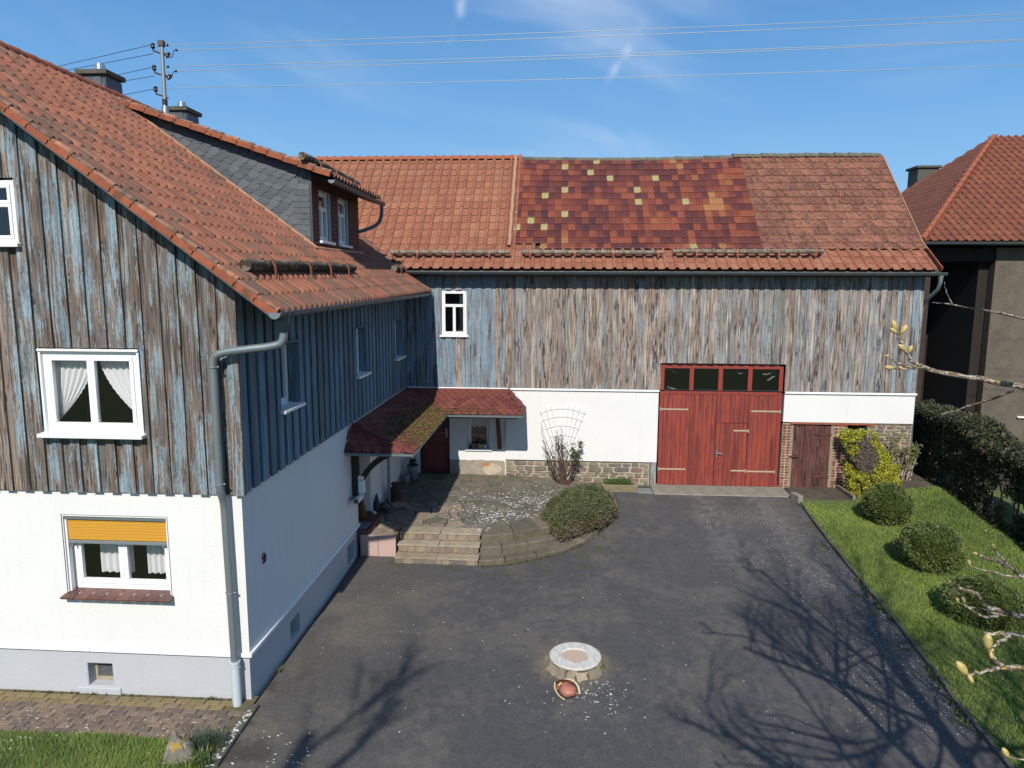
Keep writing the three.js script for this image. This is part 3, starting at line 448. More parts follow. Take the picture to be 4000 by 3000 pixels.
  const o = stuff(scatter('fallen_petals', pg, leafMat({ transmission: 0.1 }), L, scene)); o.userData.label = 'white blossom petals scattered over terrace and asphalt';
}
// stone steps and pink slab edge
{
  const st = thing('stone_steps', 'three sandstone steps with stone block risers up to the terrace', 'steps', [1.62, 0, 4.9]), r = rng(61);
  const zs = [0.16, -0.1, -0.36];
  for (let k = 0; k < 3; k++) {
    const y = 0.165 * (k + 1) - 0.003, zf = zs[k];
    for (const s of [-1, 1]) { const o = add('tread', cbox(0.836 - k * 0.008, 0.036, 0.36, 0.006), pick(M.sandstone, r), st); o.position.set(s * 0.42, y - 0.018 + r() * 0.003, zf - 0.18 + r() * 0.006); o.rotation.y = (r() - 0.5) * 0.01; }
    add('riser_bed', bxAt(-0.82 + k * 0.004, 0.82 - k * 0.004, y - 0.165 - (k ? 0 : 0.04), y - 0.036, zf - 0.36, zf - 0.02), M.mortarPale, st);
    for (let x = -0.81; x < 0.79;) { const w = Math.min(0.1 + r() * 0.13, 0.82 - x), o = add('riser_stone', cbox(w - 0.018, 0.112 + r() * 0.01, 0.06, 0.012), r() < 0.5 ? pick(M.flagPink, r) : pick(M.rubble, r), st); o.position.set(x + w / 2, y - 0.1, zf - 0.034 + r() * 0.008); o.rotation.z = (r() - 0.5) * 0.05; x += w; }
  }
  const side = thing('slab_edging', 'two upright pale pink slabs between house wall and steps', 'slabs', [0.38, 0, 4.74]);
  for (const x of [-0.185, 0.18]) { const o = add('slab', cbox(0.36, 0.54, 0.05, 0.008), M.pink, side); o.position.set(x + 0.01, 0.215, x > 0 ? 0.004 : 0); }
}

// ---------------------------------------------------------------- roof tiles
const KR = 1 / 1.95;
function tileGeo(prof, len, lift, thick, nose) {        // prof: [across, height]; y runs up the slope, z is the normal
  const vs = [-0.005, 0.001, 0.014, 0.04, len], dr = [-0.014, -0.004, 0, 0, 0], ks = [nose[0], ...nose], pos = [], idx = [], n = prof.length;
  vs.forEach((v, j) => prof.forEach(([u, h]) => pos.push(u, v, h * ks[j] + lift * (1 - v / len) + dr[j])));
  for (let j = 0; j < vs.length - 1; j++) for (let i = 0; i < n - 1; i++) { const a = j * n + i; idx.push(a, a + 1, a + n, a + 1, a + n + 1, a + n); }
  const g = new THREE.BufferGeometry(); g.setAttribute('position', new THREE.Float32BufferAttribute(pos, 3)); g.setIndex(idx); g.computeVertexNormals();
  const P = (i, d) => [prof[i][0], -0.005, prof[i][1] * ks[0] + lift - 0.0139 - d], f = [];
  for (let i = 0; i < n - 1; i++) f.push([P(i, thick), P(i + 1, thick), P(i + 1, 0), P(i, 0)]);
  const z = (i, v, d) => [prof[i][0], v, prof[i][1] * (v ? 1 : ks[0]) + lift * (1 - v / len) - d];
  f.push([z(0, 0, thick), z(0, 0, 0), z(0, len, 0), z(0, len, thick)]); f.push([z(n - 1, 0, 0), z(n - 1, 0, thick), z(n - 1, len, thick), z(n - 1, len, 0)]);
  const top = g.toNonIndexed(); const uv = []; for (let i = 0; i < top.attributes.position.count; i++) uv.push(top.attributes.position.getX(i), top.attributes.position.getY(i)); top.setAttribute('uv', new THREE.Float32BufferAttribute(uv, 2));
  return merge([top, projUV(polyGeo(f), 1, 0, 0, true)]);
}
const arcProf = (n, u0, u1, h, e = 1) => Array.from({ length: n + 1 }, (_, i) => { const t = i / n; return [mix(u0, u1, t), h * Math.pow(Math.sin(Math.PI * t), e)]; });
const TILE = {
  roll: tileGeo([...arcProf(7, 0, 0.124, 0.068, 0.55), [0.14, -0.02], [0.175, -0.026], [0.206, -0.004]], 0.345, 0.029, 0.014, [0.6, 0.88, 1, 1]),
  pan: tileGeo([[0, 0.0], [0.012, -0.008], [0.085, -0.012], [0.155, -0.006], ...arcProf(6, 0.16, 0.262, 0.052, 0.62)], 0.35, 0.032, 0.014, [0.86, 0.98, 1, 1]),
  ribs: tileGeo([[0, 0.008], [0.014, 0.014], [0.026, 0], [0.064, 0.001], [0.076, 0.018], [0.092, 0.018], [0.104, 0.001], [0.14, 0], [0.152, 0.022], [0.174, 0.022], [0.187, 0.0]], 0.32, 0.036, 0.016, [0.9, 1, 1, 1]),
  flatRib: tileGeo([[0, 0.0], [0.04, 0.008], [0.07, 0.0], [0.105, 0.008], [0.142, 0.0], [0.153, 0.03], [0.19, 0.03], [0.203, -0.002]], 0.36, 0.036, 0.014, [0.9, 1, 1, 1]),
};
// place a field of tiles: the largest in view as parts, the rest joined
function tileField(parent, name, tmpl, m, placed, restName, most = 300, seed = 1) {
  const r = rng(seed), list = placed.map((t) => { const p = V3().setFromMatrixPosition(t.M), d = p.distanceTo(camera.position); return { ...t, d, seen: inView(p, 0.04) && t.shown !== false }; });
  list.sort((a, b) => (a.seen === b.seen ? a.d - b.d : a.seen ? -1 : 1));
  const cache = new Map(), rest = new Merge(); let k = 0;
  for (const t of list) {
    if (t.seen && k < most) {
      const id = t.c + '|' + (k % 5); if (!cache.has(id)) cache.set(id, tinted(tmpl, t.color, r() * 5, r() * 5));
      const o = add(name, cache.get(id), m, parent); o.matrixAutoUpdate = true; o.applyMatrix4(t.M); k++;
    } else rest.add(tmpl, t.M, t.color, r() * 5, r() * 5);
  }
  if (rest.p.length) stuff(add(restName, rest.geo(), m, parent));
}
const palette = (list, seed, n, jit = 0.08) => { const r = rng(seed), out = []; const tot = list.reduce((s, q) => s + q[1], 0); for (let i = 0; i < n; i++) { let a = r() * tot, k = 0; while (a > list[k][1]) { a -= list[k][1]; k++; } const j = 1 + (r() - 0.5) * 2 * jit; out.push(list[k][0].map((v) => v * j)); } return out; };

// barn roof section: [z, y] along the slope from the eave, with its kick
const BP = [[0.40, 5.915], [-0.66, 6.605], [-3.33, 9.225]];
function barnAt(s) { let k = 0, a = s; const L0 = Math.hypot(BP[1][0] - BP[0][0], BP[1][1] - BP[0][1]); if (a > L0) { a -= L0; k = 1; } const [p, q] = [BP[k], BP[k + 1]], l = Math.hypot(q[0] - p[0], q[1] - p[1]); return { z: p[0] + (q[0] - p[0]) * a / l, y: p[1] + (q[1] - p[1]) * a / l, t: V3(0, (q[1] - p[1]) / l, (q[0] - p[0]) / l) }; }
const barnY = (z) => (z > BP[1][0] ? BP[0][1] + (BP[0][0] - z) * 0.651 : BP[1][1] + (BP[1][0] - z) * 0.981);
const houseY = (x, z) => 5.233 + 0.757 * (0.54 - x) + 0.018 * (9.95 - z) * (1 - (0.54 - x) / 4.92);
const BLEN = 1.265 + 3.741;
function barnTile(x, s, lenTop, r, wob = 0) {
  const a = barnAt(Math.max(0.0, s)), b = barnAt(Math.min(BLEN - 0.001, s + lenTop)), T0 = V3(0, b.y - a.y, b.z - a.z).normalize(), U = V3(1, 0, 0), Nn = U.clone().cross(T0);
  const o = V3(x, a.y + wob, a.z), M4 = frameM(o, U, T0, Nn); const e = (q) => (r() - 0.5) * q;
  return M4.multiply(new THREE.Matrix4().makeRotationFromEuler(new THREE.Euler(e(0.02), e(0.02), e(0.012))));
}

// ---------------------------------------------------------------- windows
// local axes: x across, y up from the sill, z out of the wall; the wall's outer face is z = 0
function windowPart(parent, name, p, ry, w, h, o = {}) {
  const g = grp(name, parent, p, ry), d = o.depth ?? 0.1, fw = o.fw ?? 0.06, zf = -d, m = o.m ?? M.upvc;
  const bars = [bxAt(-w / 2, w / 2, h - fw, h, zf - 0.06, zf, 0.004), bxAt(-w / 2, w / 2, 0, fw, zf - 0.06, zf, 0.004), bxAt(-w / 2, -w / 2 + fw, fw, h - fw, zf - 0.06, zf, 0.004), bxAt(w / 2 - fw, w / 2, fw, h - fw, zf - 0.06, zf, 0.004)];
  add('frame', bars, m, g);
  const ty0 = o.transom ? h * o.transom : h, cols = o.cols ?? 2, sash = (x0, x1, y0, y1) => {
    const sw = o.sw ?? 0.045, z1 = zf + 0.012;
    add('sash', [bxAt(x0, x1, y1 - sw, y1, zf - 0.05, z1, 0.005), bxAt(x0, x1, y0, y0 + sw, zf - 0.05, z1, 0.005), bxAt(x0, x0 + sw, y0 + sw, y1 - sw, zf - 0.05, z1, 0.005), bxAt(x1 - sw, x1, y0 + sw, y1 - sw, zf - 0.05, z1, 0.005)], m, g);
    add('pane', bxAt(x0 + sw - 0.003, x1 - sw + 0.003, y0 + sw - 0.003, y1 - sw + 0.003, zf - 0.026, zf - 0.024, 0.0002), M.glass, g);
  };
  const X0 = -w / 2 + fw + 0.001, X1 = w / 2 - fw - 0.001;
  for (let c = 0; c < cols; c++) { const a = mix(X0, X1, c / cols), b = mix(X0, X1, (c + 1) / cols); sash(a + 0.001, b - 0.001, fw + 0.001, (o.transom ? ty0 : h - fw) - 0.001); }
  if (o.transom) sash(X0 + 0.001, X1 - 0.001, ty0 + 0.001, h - fw - 0.001);
  // the room behind, five sides
  const R = o.room ?? 0.9, e = 0.25; const b = (x0, x1, y0, y1, z0, z1) => bxAt(x0, x1, y0, y1, z0, z1, 0.001);
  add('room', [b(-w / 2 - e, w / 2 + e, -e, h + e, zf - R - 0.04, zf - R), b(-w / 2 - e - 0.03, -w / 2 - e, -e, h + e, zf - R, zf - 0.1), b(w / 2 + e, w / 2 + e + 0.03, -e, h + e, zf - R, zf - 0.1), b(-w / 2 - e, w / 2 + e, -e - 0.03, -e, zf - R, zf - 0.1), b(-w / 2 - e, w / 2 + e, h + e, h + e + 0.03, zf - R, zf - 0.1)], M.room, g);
  // reveal lining in the wall thickness
  if (o.lining) add('reveal', [b(-w / 2 + 0.001, -w / 2 + 0.014, 0.001, h - 0.014, zf + 0.014, -0.003), b(w / 2 - 0.014, w / 2 - 0.001, 0.001, h - 0.014, zf + 0.014, -0.003), b(-w / 2 + 0.001, w / 2 - 0.001, h - 0.014, h - 0.001, zf + 0.014, -0.003)], o.lining, g);
  if (o.sill) { const q = o.sillOut ?? 0.08, s = add('sill', bxAt(-w / 2 - 0.06, w / 2 + 0.06, -0.05, -0.002, zf - 0.02, q, 0.006), o.sill, g); s.rotation.x = 0.06; }
  return g;
}
function drape(fn, nu, nv) { const pos = [], idx = []; for (let j = 0; j <= nv; j++) for (let i = 0; i <= nu; i++) pos.push(...fn(i / nu, j / nv)); for (let j = 0; j < nv; j++) for (let i = 0; i < nu; i++) { const a = j * (nu + 1) + i; idx.push(a, a + 1, a + nu + 1, a + 1, a + nu + 2, a + nu + 1); } const g = new THREE.BufferGeometry(); g.setAttribute('position', new THREE.Float32BufferAttribute(pos, 3)); g.setIndex(idx); g.computeVertexNormals(); return projUV(g); }

// gutter: half round channel along a line (x axis local), with brackets
function gutterGeo(len, r = 0.07) { const n = 10, pos = [], idx = []; for (const rr2 of [r, r - 0.006]) for (let e = 0; e < 2; e++) for (let i = 0; i <= n; i++) { const a = Math.PI + (i / n) * Math.PI; pos.push(e * len, Math.sin(a) * rr2, Math.cos(a) * rr2); } const q = n + 1; for (let k = 0; k < 2; k++) for (let i = 0; i < n; i++) { const a = k * 2 * q + i, b = a + q; idx.push(a, a + 1, b, a + 1, b + 1, b); } const g = new THREE.BufferGeometry(); g.setAttribute('position', new THREE.Float32BufferAttribute(pos, 3)); g.setIndex(idx); g.computeVertexNormals(); const bead = new THREE.CylinderGeometry(0.011, 0.011, len, 8).rotateZ(Math.PI / 2).translate(len / 2, 0.002, r); return merge([projUV(g), projUV(bead)]); }
const gutterEnd = (r = 0.07) => { const s = new THREE.Shape(); s.absarc(0, 0, r, Math.PI, 2 * Math.PI); s.lineTo(-r, 0); return projUV(new THREE.ExtrudeGeometry(s, { depth: 0.004, bevelEnabled: false, curveSegments: 12 }).rotateY(Math.PI / 2), 1, 0, 0, true); };

// the parts of a board [a, b] x [y0, y1] that lie outside the openings
function around(a, b, y0, y1, holes) {
  let list = [[a, b, y0, y1]];
  for (const [h0, h1, v0, v1] of holes) list = list.flatMap(([p, q, c, d]) => {
    if (q <= h0 || p >= h1 || d <= v0 || c >= v1) return [[p, q, c, d]];
    const out = []; if (c < v0) out.push([p, q, c, v0]); if (d > v1) out.push([p, q, v1, d]);
    if (p < h0 - 0.012) out.push([p, h0, Math.max(c, v0), Math.min(d, v1)]); if (q > h1 + 0.012) out.push([h1, q, Math.max(c, v0), Math.min(d, v1)]); return out;
  });
  return list;
}
// ================================================================ the barn
const barn = thing('barn', 'long barn with weathered plank upper storey, white wall, red gate and patchwork tiled roof', 'barn');
{
  const r = rng(1001);
  const clad = add('cladding', prism(rect(0, 13.0, 2.83, 5.86), 0.18, { holes: [rect(0.95, 1.59, 4.21, 5.36), [[6.62, 2.831], [6.62, 3.53], [9.78, 3.53], [9.78, 2.831]].map(([x, y]) => [x, Math.max(y, 2.8305)])] }).translate(0, 0, -0.2), M.back, barn);
  // boards: wide under boards, narrower cover boards on their joints
  const mAt = (x) => { const b = x < 2.4 ? 0.9 : x < 3.1 ? 0.4 : x < 8 ? 0.02 : x < 10 ? 0.04 : 0.07, g = x < 3 ? 0.1 : x < 6 ? 0.22 : x < 8.6 ? 0.4 : 0.72, q = r(); return q < b ? pick(barnM.blue, r) : q < b + g * (1 - b) ? pick(barnM.grey, r) : pick(barnM.brown, r); };
  const holes = [[6.632, 9.768, 2.0, 3.535], [0.945, 1.595, 4.2, 5.37]];
  for (let i = 0; i < 50; i++) {
    const xa = 0.01 + i * 0.2604, w = 0.2604;
    for (const [k, a, b, z0, z1] of [[0, xa + 0.135, xa + w + 0.01, -0.02, 0.003], [1, xa, xa + 0.148, 0.003, 0.027]]) {
      const m = mAt((a + Math.min(b, 13.02)) / 2);
      for (const [p, q, y0, y1] of around(a, Math.min(b, 13.02), 2.842, 5.86, holes)) { const o = add('board', cbox(q - p, y1 - y0 + (r() - 0.5) * 0.01, z1 - z0, 0.003, r() * 9, r() * 9), m, clad); o.position.set((p + q) / 2, (y0 + y1) / 2, (z0 + z1) / 2 + r() * 0.004); }
    }
  }
  // white walls with their cover strips
  add('white_wall', prism([[-0.05, 0.46], [0.31, 0.46], [0.31, 2.5], [1.115, 2.5], [1.115, 0.46], [2.62, 0.46], [2.62, 0.91], [6.6, 0.91], [6.6, 2.79], [-0.05, 2.79]], 0.28, { holes: [ rect(1.585, 2.195, 1.17, 2.06)] }).translate(0, 0, -0.32), M.plaster, barn);
  add('white_panel', bxAt(2.62, 6.6, 0.9, 2.782, -0.04, 0.004, 0.006), M.plaster, barn);
  add('white_panel', bxAt(9.79, 13.03, 2.04, 2.782, -0.3, 0.004, 0.006), M.plaster, barn);
  add('cover_strip', bxAt(0.02, 6.61, 2.782, 2.835, -0.02, 0.05, 0.006), M.trim, barn);
  add('cover_strip', bxAt(9.79, 13.05, 2.782, 2.835, -0.02, 0.05, 0.006), M.trim, barn);
  // damp lower wall with flaking render left of the stone base
  const damp = [[1.118, 0.42], [2.6, 0.42], [2.6, 0.82]]; for (let i = 0; i <= 14; i++) { const x = 2.56 - i * 0.1027; damp.push([x, 0.86 + 0.035 * (N(i * 0.7, 0, 64, 4, 3) - 0.5) + 0.03 * (r() - 0.5)]); }
  add('damp_render', prism(damp, 0.018, { bevel: 0.003 }).translate(0, 0, -0.038), mat(S3(188, 176, 160, 0.7), { map: rep(T.stone, 0.7, 0.7), bumpMap: rep(T.fineH, 2, 2), bumpScale: 0.008, roughness: 0.97 }), barn);
  const fl = []; for (let i = 0; i < 16; i++) { const a = i / 16 * 6.283, q = 0.8 + r() * 0.3; fl.push([2.24 + Math.cos(a) * 0.28 * q, 0.63 + Math.sin(a) * 0.17 * q]); }
  add('flaking_patch', prism(fl, 0.012).translate(0, 0, -0.022), mat(S3(226, 206, 178, 0.75), { map: rep(T.clay, 1.2, 1.2), bumpMap: rep(T.fineH, 2, 2), bumpScale: 0.01, roughness: 0.97 }), barn);
  const fo = []; for (let i = 0; i < 12; i++) { const a = i / 12 * 6.283, q = 0.7 + r() * 0.5; fo.push([2.08 + Math.cos(a) * 0.15 * q, 0.755 + Math.sin(a) * 0.045 * q]); }
  add('rusty_patch', prism(fo, 0.006).translate(0, 0, -0.0105), mat(S3(206, 140, 96, 0.75), { map: rep(T.clay, 2, 2), roughness: 0.97 }), barn);
  // rubble stone base between terrace and gate
  function rubble(name, x0, x1, y0, y1, zf, seed, hmin = 0.05, hmax = 0.11) {
    const q = rng(seed), bed = add(name, bxAt(x0, x1, y0, y1, zf - 0.3, zf - 0.016, 0.004), M.mortarWhite, barn);
    for (let y = y0 + 0.01; y < y1 - 0.02;) { const h = Math.min(mix(hmin, hmax, q()), y1 - y); for (let x = x0 + 0.005 - q() * 0.08; x < x1 - 0.02;) { const w = mix(0.14, 0.5, q() * q()) + h * 0.5, a = Math.max(x, x0 + 0.004), b = Math.min(x + w, x1 - 0.004); if (b - a > 0.04) {
      const n = 8, pts = [], hw = (b - a) / 2 - 0.012, hh = h / 2 - 0.010 + q() * 0.004; for (let i = 0; i < n; i++) { const t = (i + 0.5) / n * 6.283, cx = Math.sign(Math.cos(t)) * Math.pow(Math.abs(Math.cos(t)), 0.5), cy = Math.sign(Math.sin(t)) * Math.pow(Math.abs(Math.sin(t)), 0.5); pts.push([cx * hw * (0.92 + q() * 0.14), cy * hh * (0.84 + q() * 0.24)]); }
      const o = add('stone', prism(pts, 0.04, { bevel: 0.007 }), pick(M.rubble, q), bed); o.position.set((a + b) / 2, y + h / 2 + (q() - 0.5) * 0.012, zf - 0.045 + q() * 0.012); o.rotation.z = (q() - 0.5) * 0.1; } x += w; } y += h; }
    return bed;
  }
  rubble('stone_base', 2.62, 6.43, 0.2, 0.895, -0.03, 71, 0.06, 0.15);
  rubble('stone_base', 11.94, 13.03, 0.2, 2.035, -0.03, 72, 0.06, 0.13);
  rubble('stone_base', 11.43, 11.94, 0.2, 1.44, -0.03, 73, 0.06, 0.12);
  add('post', bxAt(6.445, 6.6, 0.25, 0.89, -0.12, -0.012, 0.01), barnM.grey[0], barn);
  // brick piers beside the cellar door
  function bricks(x0, x1, nx, seed) { const q = rng(seed), bed = add('brick_pier', bxAt(x0, x1, 0.22, 2.0, -0.3, -0.036, 0.004), M.mortarWhite, barn); const sh = [cbox((x1 - x0) / nx - 0.014, 0.058, 0.05, 0.008, 0, 0), cbox((x1 - x0) / nx - 0.022, 0.055, 0.05, 0.011, 2, 1), cbox((x1 - x0) / nx - 0.017, 0.05, 0.05, 0.012, 4, 3)];
    for (let j = 0; j < 24; j++) for (let i = 0; i < nx; i++) { const o = add('brick', pick(sh, q), pick(M.brick, q), bed); o.position.set(x0 + (i + 0.5) * (x1 - x0) / nx + (q() - 0.5) * 0.006, 0.262 + j * 0.0735, -0.05 + q() * 0.012); o.rotation.z = (q() - 0.5) * 0.04; } }
  bricks(9.8, 10.02, 2, 81); bricks(11.1, 11.43, 3, 82);
  add('lintel', bxAt(9.98, 12.1, 1.985, 2.036, -0.1, -0.006, 0.004), M.terracotta, barn);
  // cellar door
  const cd = grp('cellar_door', barn, [10.055, 0.27, -0.05]);
  add('frame', [bxAt(-0.035, 0.03, 0, 1.7, -0.1, 0.0), bxAt(0.975, 1.045, 0, 1.7, -0.1, 0.0)], M.mortarPale, cd);
  [0, 0.29, 0.62].forEach((x, i) => { const w = [0.285, 0.325, 0.35][i]; const o = add('plank', cbox(w, 1.67, 0.035, 0.006), M.oldRed[i], cd); o.position.set(0.03 + x + w / 2 - 0.005, 0.845, -0.02 - (i === 1 ? 0.0 : 0.012)); });
  for (const y of [0.3, 1.42]) add('hinge', bxAt(0.52, 1.0, y, y + 0.05, -0.012, 0.008, 0.004), M.oldRed[1], cd);
  add('latch', [bxAt(-0.06, 0.2, 0.83, 0.87, 0.0, 0.018, 0.006), bxAt(0.03, 0.2, 0.8, 0.9, -0.004, 0.004, 0.003), rod([-0.06, 0.85, 0.02], [0.16, 0.85, 0.03], 0.014)], M.rust, cd);
  windowPart(barn, 'cellar_window', [11.685, 1.45, -0.06], 0, 0.49, 0.535, { cols: 1, depth: 0.14, fw: 0.03, sw: 0.03, m: M.darkBeam });
  // the big red gate
  const gate = grp('gate', barn, [6.64, 0.28, -0.06]);
  const W = 3.11, H = 3.25;
  add('frame', [bxAt(0, 0.1, 0, H, -0.12, 0.0), bxAt(W - 0.1, W, 0, H, -0.12, 0.0), bxAt(0.1, W - 0.1, H - 0.135, H, -0.12, 0.0), bxAt(0.1, W - 0.1, 2.44, 2.53, -0.12, 0.012), bxAt(0.74, 0.85, 2.53, H - 0.135, -0.11, 0.002), bxAt(1.475, 1.59, 2.53, H - 0.135, -0.11, 0.002), bxAt(2.225, 2.335, 2.53, H - 0.135, -0.11, 0.002)], M.redFrame, gate);
  for (const [a, b] of [[0.1, 0.74], [0.85, 1.475], [1.59, 2.225], [2.335, 3.01]]) add('pane', bxAt(a - 0.004, b + 0.004, 2.526, H - 0.13, -0.07, -0.066, 0.0004), M.glass, gate);
  // cobweb rags behind the panes
  const web = new THREE.MeshPhysicalMaterial({ color: col([0.2, 0.2, 0.19]), roughness: 1, transmission: 0.4, thickness: 0, side: THREE.DoubleSide });
  for (const [x, y, w, s] of [[0.14, 3.02, 0.3, 1], [0.2, 2.56, 0.42, 2], [1.95, 3.04, 0.2, 3], [2.62, 3.02, 0.3, 4], [2.75, 2.86, 0.2, 5]]) { const q = rng(s * 13); add('cobweb', drape((u, v) => [x + u * w, y + 0.05 * Math.sin(u * 3 + s) + (v - 0.5) * (0.012 + 0.05 * q() * Math.sin(u * 3.14)), -0.12 - 0.04 * v - 0.03 * u], 14, 2), web, gate); }
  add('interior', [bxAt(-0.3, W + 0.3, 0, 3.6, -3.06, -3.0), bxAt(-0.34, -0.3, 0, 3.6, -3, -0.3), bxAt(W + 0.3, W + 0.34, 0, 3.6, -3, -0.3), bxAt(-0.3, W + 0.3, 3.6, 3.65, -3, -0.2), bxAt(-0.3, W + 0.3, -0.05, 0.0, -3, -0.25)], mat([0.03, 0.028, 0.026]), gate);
  const leaf = (x0, x1, y0, y1, z, n) => { for (let i = 0; i < n; i++) { const a = mix(x0, x1, i / n), b = mix(x0, x1, (i + 1) / n), o = add('plank', cbox(b - a - 0.003, y1 - y0, 0.035, 0.005), pick(M.redDoor, r), gate); o.position.set((a + b) / 2, (y0 + y1) / 2, z - 0.0175 + r() * 0.002); } };
  leaf(0.103, 1.455, 0.015, 2.437, 0.0, 12); leaf(1.462, 2.285, 1.7, 2.437, 0.002, 7); leaf(1.465, 2.28, 0.015, 1.688, 0.004, 7); leaf(2.292, 3.007, 0.015, 2.437, 0.002, 6);
  const strap = (x0, x1, y, flip) => { const e = flip ? x1 : x0; add('hinge', [bxAt(x0, x1, y - 0.02, y + 0.02, 0.004, 0.014, 0.003), rod([e, y - 0.05, 0.02], [e, y + 0.05, 0.02], 0.016), bxAt(e - 0.02, e + 0.02, y - 0.04, y + 0.04, 0.002, 0.012, 0.003)], M.ironStrap, gate); };
  strap(0.02, 0.74, 2.04); strap(0.02, 0.72, 0.44); strap(2.35, 3.08, 2.02, true); strap(2.3, 3.02, 0.42, true); strap(1.9, 2.27, 0.43, true); strap(1.92, 2.3, 1.5, true);
  add('handle', [bxAt(1.5, 1.54, 0.78, 0.98, 0.006, 0.016, 0.004), rod([1.52, 0.9, 0.01], [1.52, 0.9, 0.06], 0.011), rod([1.52, 0.9, 0.06], [1.65, 0.89, 0.06], 0.011)], M.steel, gate);
  // entrance door under the canopy
  const dr = grp('door', barn, [0.32, 0.5, -0.1]);
  add('frame', [bxAt(0, 0.05, 0, 1.99, -0.1, 0.02), bxAt(0.745, 0.795, 0, 1.99, -0.1, 0.02), bxAt(0.05, 0.745, 1.94, 1.99, -0.1, 0.02)], M.oldRed[1], dr);
  add('door_leaf', bxAt(0.05, 0.745, 0.0, 1.94, -0.06, -0.02), mat(S3(112, 44, 42, 0.85), { roughness: 0.5, map: rep(T.grain, 1, 0.3) }), dr);
  for (const [y0, y1] of [[0.12, 0.75], [0.85, 1.12]]) add('panel', bxAt(0.14, 0.655, y0, y1, -0.022, -0.008, 0.01), mat(S3(120, 50, 46, 0.85), { roughness: 0.5 }), dr);
  add('pane', bxAt(0.14, 0.655, 1.2, 1.82, -0.022, -0.014, 0.002), new THREE.MeshPhysicalMaterial({ color: col([0.03, 0.025, 0.03]), roughness: 0.05 }), dr);
  add('handle', [bxAt(0.685, 0.72, 0.95, 1.2, -0.018, -0.008, 0.004), rod([0.70, 1.08, -0.01], [0.70, 1.08, 0.035], 0.009), rod([0.70, 1.08, 0.035], [0.6, 1.08, 0.035], 0.009)], M.steel, dr);
  // windows
  windowPart(barn, 'window', [1.27, 4.21, 0.035], 0, 0.645, 1.155, { transom: 0.66, cols: 2, depth: 0.05, fw: 0.05, sw: 0.035, sill: M.trim, sillOut: 0.05, room: 1.2 });
  const kw = windowPart(barn, 'window', [1.89, 1.17, -0.04], 0, 0.6, 0.88, { cols: 1, depth: 0.16, fw: 0.05, sw: 0.04, sill: M.trim, sillOut: 0.05, lining: M.plaster });
  add('curtain', drape((u, v) => [-0.22 + u * 0.44, 0.78 - v * (0.2 + 0.05 * Math.abs(Math.sin(u * 9.42))), -0.27 + 0.012 * Math.sin(u * 60)], 60, 8), M.curtain, kw);
  // outer walls out of the yard's sight
  add('end_wall', prism([[0.31, 0.0], [6.9, 0.0], [6.9, 5.9], [3.33, 9.1], [0.6, 6.4], [0.31, 6.1]], 0.25).rotateY(Math.PI / 2).translate(12.77, 0, 0), barnM.grey[1], barn);
  add('back_wall', bxAt(-8, 12.9, 0, 5.9, -7.0, -6.8, 0.004), M.plaster, barn);
  // roof
  const deckP = (x0, x1) => { const f = [[0.36, 5.85], [-0.66, 6.55], [-3.33, 9.16], [-7.2, 5.5]], o = []; for (let i = 0; i < 3; i++) o.push([[x0, f[i][1], f[i][0]], [x1, f[i][1], f[i][0]], [x1, f[i + 1][1], f[i + 1][0]], [x0, f[i + 1][1], f[i + 1][0]]]); return o; };
  const roof = add('roof', projUV(polyGeo(deckP(-7.5, 13.2)), 1, 0, 0, true), M.barkDark, barn);
  add('back_slope', projUV(polyGeo([[[-7.5, 9.2, -3.36], [13.2, 9.2, -3.36], [13.2, 5.5, -7.3], [-7.5, 5.5, -7.3]]]), 1, 0, 0, true), M.terracotta, roof);
  const panC = palette([[S3(208, 136, 101, KR), 5], [S3(202, 129, 95, KR), 4], [S3(194, 122, 91, KR), 2], [S3(212, 143, 108, KR), 2]], 5, 10, 0.05);
  const panC2 = palette([[S3(202, 132, 98, KR), 4], [S3(195, 126, 94, KR), 4], [S3(187, 119, 89, KR), 2], [S3(202, 137, 105, KR), 2]], 6, 10, 0.05);
  const glC = palette([[S3(122, 56, 40, KR * 1.15), 8], [S3(146, 70, 42, KR * 1.15), 9], [S3(170, 88, 50, KR * 1.15), 8], [S3(106, 47, 37, KR * 1.15), 6], [S3(190, 112, 58, KR * 1.15), 5], [S3(202, 140, 78, KR * 1.15), 2.2], [S3(92, 45, 41, KR * 1.15), 1.6], [S3(204, 188, 122, KR * 1.15), 1.1]], 7, 40, 0.1).sort((a, b) => a[1] - b[1]);
  const rbC = palette([[S3(192, 126, 98, KR), 5], [S3(182, 118, 93, KR), 4], [S3(168, 108, 85, KR), 3], [S3(200, 131, 101, KR), 2]], 8, 12, 0.08);
  const low = [], gl = [], rb = [];
  const put = (arr, x, s, len, pal, q, wob = 0, shown = true) => { const c = Math.floor(q() * pal.length); arr.push({ M: barnTile(x, s, len, q, wob), c, color: pal[c], shown }); };
  const q = rng(501);
  const hidden = (x, s) => { const a = barnAt(s); return x < 0.7 && x > -9 && houseY(x, Math.max(a.z, -9)) > a.y + 0.03; };
  for (let row = 0; row < 17; row++) { const s = row * 0.3; for (let i = -28; i < 52; i++) { const x = 0.02 + i * 0.256; if (x > 13.0) continue; const inPatch = x > 2.62 && s > (x < 3.3 ? 1.15 : 0.86); if (inPatch || x < -6 || s > BLEN - 0.2) continue; if (hidden(x + 0.13, s + 0.15)) continue; put(low, x, s, 0.3, row > 2 ? panC2 : panC, q); } }
  const sag = (x, s) => -0.05 * Math.sin(clamp((x - 2.7) / 6.4) * Math.PI) * sst(0.9, 4.5, s) + 0.018 * (N(x * 0.8, s * 0.5, 64, 64, 17) - 0.5);
